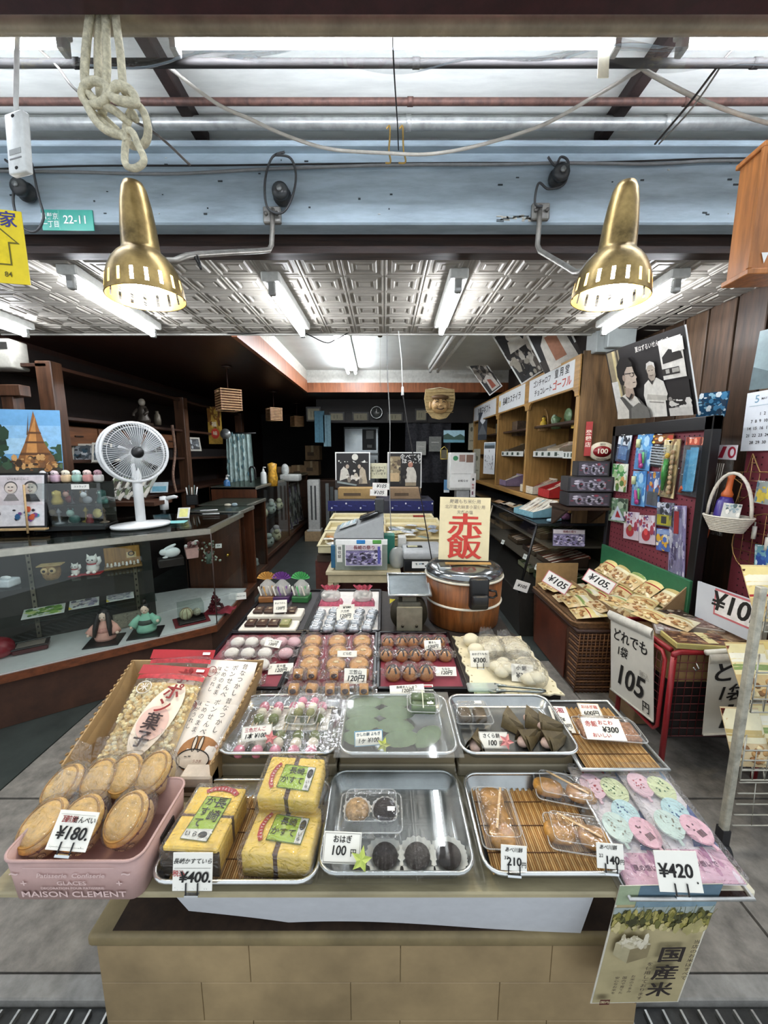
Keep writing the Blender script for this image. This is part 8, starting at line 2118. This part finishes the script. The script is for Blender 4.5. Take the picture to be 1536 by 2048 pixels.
def mochi_proto(p,col,label,group,name='rice_cake_sweet'):
 t=thing(name,p,label,'rice cake',group)
 MB().ell((0,0,.019),(.027,.026,.019),C(col,.6,0,.04,40,.1,0,None,.15),16,10).put('rice_cake',t)
 b=MB();wrapper(b,.034,.032,.0225,.020);b.put('wrapper',t,fix=False)
 return t
pw=pp=None
rows=[(1285,((476,0),(504,0),(534,0),(562,1),(588,1))),(1307,((464,0),(496,0),(530,0),(572,1))),(1330,((482,0),(524,0),(455,1))),(1362,((505,0),))]
for r_,(py,xs) in enumerate(rows):
 for i,(px,k) in enumerate(xs):
  p=at(px,py,z=ZC+.018);p.z=ZC
  lab='%s wrapped rice cake in the rear left tray, %s, %s from left'%(('white','pale pink')[k],('back row','second row','third row','front')[r_],ORD[i])
  pr=(pw,pp)[k]
  if pr is None:
   pr=mochi_proto(p,('#eae6de','#e0b4bc')[k],lab,'wrapped white and pink rice cakes')
   if k:pp=pr
   else:pw=pr
   pr.rotation_euler.z=.2
  else:dup(pr,p,lab,random.uniform(-.5,.5))
# pancake sandwiches and rolls
dp=rl=None
for r_,(py,xs,k) in enumerate(((1278,(626,675,724),0),(1300,(622,676,726),0),(1324,(620,672,718),0),(1348,(597,625,668,728),1),(1378,(588,624,660,690,728),1))):
 for i,px in enumerate(xs):
  p=at(px,py,z=ZC+.02);p.z=ZC
  lab=('golden pancake sandwich, %s row, %s from left' if k==0 else 'rolled pancake with dark filling, %s row, %s from left')%(('back','second','third','fourth','front')[r_],ORD[i])
  if k==0 and dp is None or k==1 and rl is None:
   t=thing('pancake_sandwich' if k==0 else 'rolled_pancake',p,lab,'pancake','pancake sandwiches' if k==0 else 'rolled pancakes',rx=R(14) if k==0 else 0)
   gb=C('#cf9650',.4,0,.2,20)
   if k==0:
    MB().lathe([(0,.022),(.02,.022),(.032,.018),(.036,.012),(.0,.012)],gb,22).put('top_cake',t)
    MB().lathe([(0,0),(.03,.001),(.036,.006),(.033,.010),(0,.011)],C('#d8b26a',.5,0,.1),22).put('bottom_cake',t)
    b=MB();b.ell((0,.004,.0225),(.012,.007,.001),C('#e2c48a',.5),10,4);b.put('mark',t)
    b=MB();wrapper(b,.041,.038,.020,.016);b.put('wrapper',t,fix=False);dp=t
   else:
    b=MB();b.tube([(-.014,0,.018),(.014,0,.018)],.019,gb,16);b.put('cake',t)
    b=MB();b.ell((0,-.0165,.022),(.012,.004,.009),C('#3a1c16',.5,0,.3,60),10,6);b.put('filling',t)
    b=MB();wrapper(b,.032,.030,.022,.019);b.put('wrapper',t,fix=False);rl=t
  else:dup(dp if k==0 else rl,p,lab,random.uniform(-.25,.25))
bn=None
for r_,(py,xs) in enumerate(((1282,(776,804,826,850,878)),(1308,(773,804,830,860,890)),(1345,(786,820,852)))):
 for i,px in enumerate(xs):
  p=at(px,py,z=ZC+.02);p.z=ZC
  lab='wrapped brown striped bun, %s row, %s from left'%(('back','middle','front')[r_],ORD[i])
  if bn is None:
   t=thing('striped_bun',p,lab,'bun','wrapped brown striped buns')
   MB().lathe([(0,0),(.023,.0),(.025,.008),(.021,.022),(.012,.034),(0,.038)],C('#c78d55',.5,0,.2,30),16).put('bun',t)
   b=MB()
   for q in range(5):
    a=q*2*math.pi/5;b.tube([(.0+.003*math.cos(a),.003*math.sin(a),.0385),(.0125*math.cos(a),.0125*math.sin(a),.034),(.0215*math.cos(a),.0215*math.sin(a),.022)],.0032,C('#2a1812',.35),6)
   b.ell((0,0,.037),(.010,.010,.003),C('#2a1812',.35),10,5);b.put('chocolate',t)
   b=MB();wrapper(b,.030,.028,.025,.022);b.put('wrapper',t,fix=False);bn=t
  else:dup(bn,p,lab,random.uniform(-.5,.5),1 if r_<2 else (1.05,1.05,1.2))
def small_card(px,py,dz,w,h,items,label,yaw=0,tilt=40,roll=0):return tent_card(at(px,py,z=ZC+dz),w,h,items,label,yaw,tilt,roll,clip=False,group='price cards on the rear trays')
yen=lambda a,s=.5,ts=.012:[('t','#3a3a3a',a,.5,.74,ts*.7),('t','#1a1a1a','120円',s,.34,ts*1.15,{'shear':.2,'bold':.02})]
small_card(543,1294,.035,.062,.03,yen('いちご大福'),'120 yen card among the white and pink rice cakes',-6,50,-6)
small_card(560,1348,.005,.085,.036,yen('豆大福',.5,.015),'120 yen card on the red lining of the rear left tray',-2,50,4)
small_card(694,1314,.035,.07,.022,[('t','#3a3a3a','どら焼',.5,.5,.011)],'narrow white card among the pancake sandwiches',0,40)
small_card(710,1368,.03,.072,.046,yen('三笠山',.5,.02),'120 yen card among the rolled pancakes',-2,30)
small_card(866,1300,.035,.062,.036,yen('栗まん',.5,.014),'120 yen card at the back of the striped buns',-6,40,5)
small_card(893,1352,.01,.07,.03,yen('もなか',.5,.014),'120 yen card on the red lining right of the front buns',0,45)
small_card(815,1388,.005,.11,.03,yen('長崎まんじゅう',.5,.014),'long white card lying at the front of the bun tray',0,60,3)
small_card(845,1380,.006,.07,.018,[('r','#b8505a',.05,.2,.95,.8)],'narrow clear and red strip beside the long white card',0,60)
# ribboned bags
for i,(px,c1,c2,lab) in enumerate(((537,'#c99a54','#8a5a30','ribbon-topped sweet bag with golden fan'),(566,'#7a4a94','#4a2a5a','ribbon-topped sweet bag with purple fan'),(604,'#5ab06a','#2f6a3a','ribbon-topped sweet bag with green fan'))):
 p=at(px,1200,z=ZC)
 t=thing('ribbon_bag',p,lab,'sweet bag','ribbon-topped sweet bags',rz=R(5-5*i))
 MB().b2((-.042,-.04,0),(.042,.04,.03),C(c2,.5,0,.1),.003).put('box',t)
 b=MB();b.lathe([(.04,.028),(.046,.055),(.038,.085),(.012,.11),(.008,.114)],film('#f4f2f0',.9,.06,.6,40,.3),14,sy=.8);b.put('bag_film',t)
 b=MB()
 for q in range(9):b.box((-.034+q*.0085,-.03+.01*(q%3),.06),(.007,.012,.05),C(['#e8e4dc','#3a342c','#d8d0c4',c1][q%4],.4),.002,Matrix.Rotation(.3*(q%3-1),3,'Y'))
 b.put('sweets',t)
 b=MB()
 n=17;vs=[(0,0,.108)]
 for q in range(n):
  a=R(20+140*q/(n-1));r_=.052
  vs.append((r_*math.cos(a),-.012+(.006 if q%2 else-.006),.108+r_*.95*math.sin(a)))
 b.add(vs,[(0,q,q+1) for q in range(1,n)],C(c1,.35,0,.1));b.put('ribbon_fan',t,fix=False)
# jelly box
p=at(555,1262,z=ZC);t=thing('jelly_box',at(548,1246,z=ZC),'long white box with two rows of dark jelly squares','sweet box')
wb=C('#e2dccf',.6,0,.04)
for q,y in enumerate((-.055,.055)):
 MB().b2((-.125,y-.045,0),(.12,y+.045,.018+.012*q),wb,.004).put('box_row',t)
 for k in range(4):
  x=-.082+k*.05
  c_=MB();c_.b2((x-.022,y-.028,.018+.012*q),(x+.022,y+.028,.034+.012*q),C('#3a2620' if not (k==3 and q==0) else '#7a7a4a',.3,0,.2,60),.003);c_=c_.put('jelly',t)
  b=MB(Matrix.Translation((x,y-.02,.0346+.012*q)));b.pic(.036,.04,C('#4a3428' if not (k==3 and q==0) else '#8a8a58',.35),[('t','#d8c8a8','羊',.5,.5,.018)],t=.0008);b.put('label',c_,fix=False)
small_card(560,1225,.05,.06,.055,yen('水ようかん',.5,.014),'120 yen card standing between the jelly box and ribbon bags',0,25,3)
# red and white bags, silver packets
for i,(px,lab) in enumerate(((662,'left of the pair of red and white gift bags'),(726,'right of the pair of red and white gift bags'))):
 p=at(px,1208,z=ZC)
 t=thing('gift_bag',p,lab,'sweet bag','red and white gift bags')
 MB().hull([(-.06,-.03,0),(.06,-.03,0),(.06,.03,0),(-.06,.03,0)],[(-.05,-.02,.02),(.05,-.02,.02),(.05,.03,.02),(-.05,.03,.02)],C('#b8506a',.4,0,.3,60)).put('base',t)
 b=MB();b.ell((0,0,.045),(.05,.03,.032),film('#f4f2f0',.9,.06,.6,40,.35),14,8,None,.8);b.put('bag_film',t)
 b=MB()
 for q in range(8):b.ell((random.uniform(-.035,.035),random.uniform(-.02,.012),.03+.03*random.random()),(.014,.01,.01),C(['#e2e0dc','#3a3634','#d4ccd0'][q%3],.4),8,5)
 b.put('sweets',t)
 b=MB();b.grid(lambda a,v:((a-.5)*(.05+.05*v),.01*math.sin(a*24),.07+.03*v),14,3,C('#c85a6c',.35,0,.4,80));b.put('frill',t,fix=False)
sp=None
for i in range(20):
 r_,c=i//5,i%5
 p=at(642+c*26-r_*4,1226+r_*11,z=ZC+.012);p.z=ZC+.004*(i%2)
 lab='silver wrapped sweet packet, %s row, %s from left'%(('back','second','third','front')[r_],ORD[c])
 if sp is None:
  t=thing('silver_packet',p,lab,'packet','silver sweet packets')
  MB().ell((0,0,.014),(.024,.02,.013),C('#b4bac0',.25,.5,.3,60,.3),12,8,None,.7).put('packet',t)
  b=MB(Matrix.Translation((0,-.008,.0275))@Matrix.Rotation(R(12),4,'X'));b.pic(.022,.018,C('#e4e6e8',.4),[('t','#2a2a34','最中',.5,.5,.009)],t=.0008);b.put('label',t,fix=False);sp=t
 else:dup(sp,p,lab,random.uniform(-.6,.6),random.uniform(1.,1.2))
small_card(690,1240,.03,.075,.05,yen('六方焼',.5,.018),'120 yen card on the silver packets',0,30,2)
small_card(694,1222,.035,.07,.03,[('t','#2a2a2a','¥380',.5,.5,.018,{'bold':.03})],'¥380 card behind the silver packets',0,25,2)
# lace tray with rice cake bags
t=thing('lace_tray',(.43,1.31,Z3),'cream tray lined with lace paper holding bags of round rice cakes','tray')
b=MB();pts=[]
for (ax,ay,bx,by) in ((-.14,-.19,.14,-.19),(.14,-.19,.14,.20),(.14,.20,-.14,.20),(-.14,.20,-.14,-.19)):
 for q in range(12):
  f=q/12;pts.append((ax+(bx-ax)*f,ay+(by-ay)*f))
pts=[(x*(1+.03*(-1)**q),y*(1+.02*(-1)**q)) for q,(x,y) in enumerate(pts)]
b.prism(pts,.0,.005,C('#e2d8b8',.7,0,.05,20));b.put('lace_paper',t)
b=MB()
for q in range(0,len(pts)):b.ell((pts[q][0]*.94,pts[q][1]*.95,.005),(.004,.004,.001),C('#b8aa82',.8),6,4)
b.put('lace_holes',t)['kind']='stuff'
def rice_bag(p,n,label,rz=0,s=1.):
 t=thing('rice_cake_bag',p,label,'rice cake bag','bags of round rice cakes',rz=rz)
 for q in range(n):
  MB().ell((.026*(q%2)-.013,.034*(q//2)-.03,.017+.01*((q*3)%2)),(.027*s,.025*s,.017*s),C('#e4dcc0',.6,0,.05,30,.1,0,None,.2),14,8).put('rice_cake',t)
 b=MB();b.ell((0,.0,.024),(.052,.064,.034),WRAP,14,8,None,.75);b.grid(lambda a,v:((a-.5)*.07*(1-.4*v),.055+.03*v,.03+.03*v+.005*math.sin(a*20)),8,3,WRAP);b.put('bag',t,fix=False)
 return t
zl=Z3+.0055
for i,(px,py) in enumerate(((942,1282),(952,1303))):
 p=at(px,py,z=zl+.02);p.z=zl
 b=MB();b.ell((0,0,.025),(.032,.031,.025),C('#e4dcc0',.6,0,.05,30,.1,0,None,.2),18,12);o=b.put('round_rice_cake',loc=p);tag(o,'big plain round rice cake on the lace paper, %s one'%('back','front')[i],'rice cake','plain rice cakes on the lace paper')
for i,(px,py,n,lab) in enumerate(((982,1295,4,'bag of small rice cakes at the back middle of the lace tray'),(1028,1300,4,'bag of small rice cakes at the back right of the lace tray'),(1002,1332,4,'bag of rice cakes in the middle of the lace tray'),(1042,1330,4,'bag of rice cakes by the right edge of the lace tray'),(1062,1348,2,'small bag of rice cakes at the front right of the lace tray'))):
 p=at(px,py,z=zl+.02);p.z=zl+.001
 rice_bag(p,n,lab,random.uniform(-.3,.3))
tent_card(at(961,1334,z=zl+.004),.068,.055,[('t','#3a3a3a','おかざりもち',.5,.78,.009),('t',INK,'¥300.',.5,.4,.022,{'bold':.025,'shear':.1})],'¥300 card in front of the plain round rice cakes',-2,25,2,clip=True,group='price cards on the rear trays')
tent_card(at(1046,1364,z=zl+.004),.072,.055,[('t',INK,'小 餅',.45,.76,.015,{'bold':.02}),('t',INK,'¥300',.52,.34,.022,{'bold':.03})],'¥300 small rice cake card at the front of the lace tray',-4,30,-2,clip=False,group='price cards on the rear trays')
t=thing('tongs',at(1035,1382,z=zl+.006),'steel tongs lying at the front of the lace tray','tongs',rz=R(-8))
for s in (-1,1):
 b=MB();b.tube([(-.07,s*.016,.004),(-.03,s*.012,.006),(.07,s*.008,.008),(.085,0,.008)],[.007,.004,.004,.004],C('#8e9490',.25,.9),8);b.ell((-.075,s*.016,.004),(.02,.008,.003),C('#7d847f',.3,.9),10,5);b.put('arm',t)
b=MB();b.b2((-.05,-.02,0),(.05,.02,.012),film('#dcefe8',.8,.05,.5,40,.3),.004);o=b.put('clear_packet',loc=at(965,1378,z=zl+.003));tag(o,'clear minty packet lying left of the tongs on the lace paper','packet')
# kitchen scale
p=at(817,1268,z=PZ3);t=thing('kitchen_scale',(p.x+.005,1.60,PZ3),'old kitchen scale with steel pan seen from behind','scale')
sb=C('#6e6a5c',.45,.3,.2)
MB().b2((-.05,-.035,.0),(.05,.06,.13),sb,.006).put('housing',t)
b=MB();b.cyl((0,.0,.065),(0,.055,.065),.082,C('#3f3a2e',.4,.4,.2),n=28);b.put('dial_drum',t)
b=MB();b.b2((-.055,-.045,.004),(.055,-.034,.115),C('#8d8977',.45,.3,.15),.004)
for s in (-1,1):b.cyl((s*.03,-.045,.03),(s*.03,-.05,.03),.006,C('#4a463c',.3,.8),n=10)
b.put('back_plate',t)
MB().b2((-.03,-.02,.13),(.03,.03,.15),sb).put('pan_support',t)
b=MB();b.add([(-.085,-.05,.165),(.085,-.05,.165),(.095,.16,.19),(-.09,.16,.19)],[(0,1,2,3)],C('#9aa4a8',.3,.8,.1));b.tube([(-.088,-.053,.17),(.088,-.053,.17),(.098,.163,.195),(-.093,.163,.195)],.006,C('#c4c8c8',.25,.9),8,True);b.put('pan',t)
b=MB();b.add([(-.085,-.04,.15),(-.06,-.045,.15),(-.085,-.045,.13)],[(0,1,2)],C('#d8c83a',.5));b.put('tape',t)
# rice cooker
p=at(935,1268,z=PZ3);t=thing('rice_cooker',(.365,1.70,PZ3),'large round wood-grain rice cooker with chrome lid','rice cooker')
wg=wood('#7d4a22',.45,5,2,.4)
rc=.168
MB().lathe([(0,0),(rc*.9,0),(rc*.95,.006),(rc*1.0,.12),(rc*1.02,.22),(0,.22)],wg,40).put('body',t)
b=MB()
for z,r_ in ((.11,1.0),(.222,1.025)):b.tube([(rc*r_*math.cos(q*math.pi/24),rc*r_*math.sin(q*math.pi/24),z) for q in range(48)],.0055,C('#d8d2c2',.4),8,True)
b.put('bands',t)
MB().lathe([(rc*1.03,.226),(rc*1.02,.245),(rc*.95,.26),(rc*.8,.268),(rc*.4,.276),(0,.278)],C('#8a8e90',.15,.9,.1),40).put('lid',t)
b=MB();b.b2((-.012,-rc-.028,.12),(.068,-rc+.01,.255),BLACK,.012,3);b.b2((-.005,-rc-.05,.145),(.062,-rc-.02,.19),C('#19191b',.4),.01,2);b.m=Matrix.Translation((.028,0,0))@Matrix.Translation((-.028,0,0));b.put('latch',t)
b=MB();b.tube([(.07,-rc-.005,.2),(.10,-rc-.005,.195),(.105,-rc,.175),(.09,-rc,.165),(.07,-rc-.004,.17)],.005,BLACK,6);b.put('cord',t)
b=MB();b.b2((-.13,-.10,.25),(-.07,-.02,.276),C('#8d9294',.3,.5),.008,2);b.b2((-.12,-.09,.276),(-.08,-.03,.279),C('#2a2c2e',.3));b.put('control_panel',t)
m=stand(Vector((.36,1.69,PZ3+.282)),-3,6,-1)
bd=C('#ddd2ae',.6,0,.08,8)
red='#c0392f'
flat_print('rice_sign',m,.225,.285,bd,[('t','#8a8478','厳選もち米使用',.5,.93,.02),('t','#9a9080','北海道大納言小豆使用',.5,.845,.018),('t','#9a9080','天然の塩',.5,.76,.018),('t',red,'赤',.5,.52,.118,{'bold':.03,'sx':1.35}),('t',red,'飯',.5,.19,.118,{'bold':.03,'sx':1.35})],'cream board with big red rice characters standing on the rice cooker','sign',t=.012)
t=thing('wooden_rest',(.37,1.66,PZ3+.2785),'little wooden rest under the red rice sign','wooden rest')
MB().b2((-.10,-.03,0),(.10,-.012,.006),wood('#c49a5a',.3,5,0)).put('slat',t)
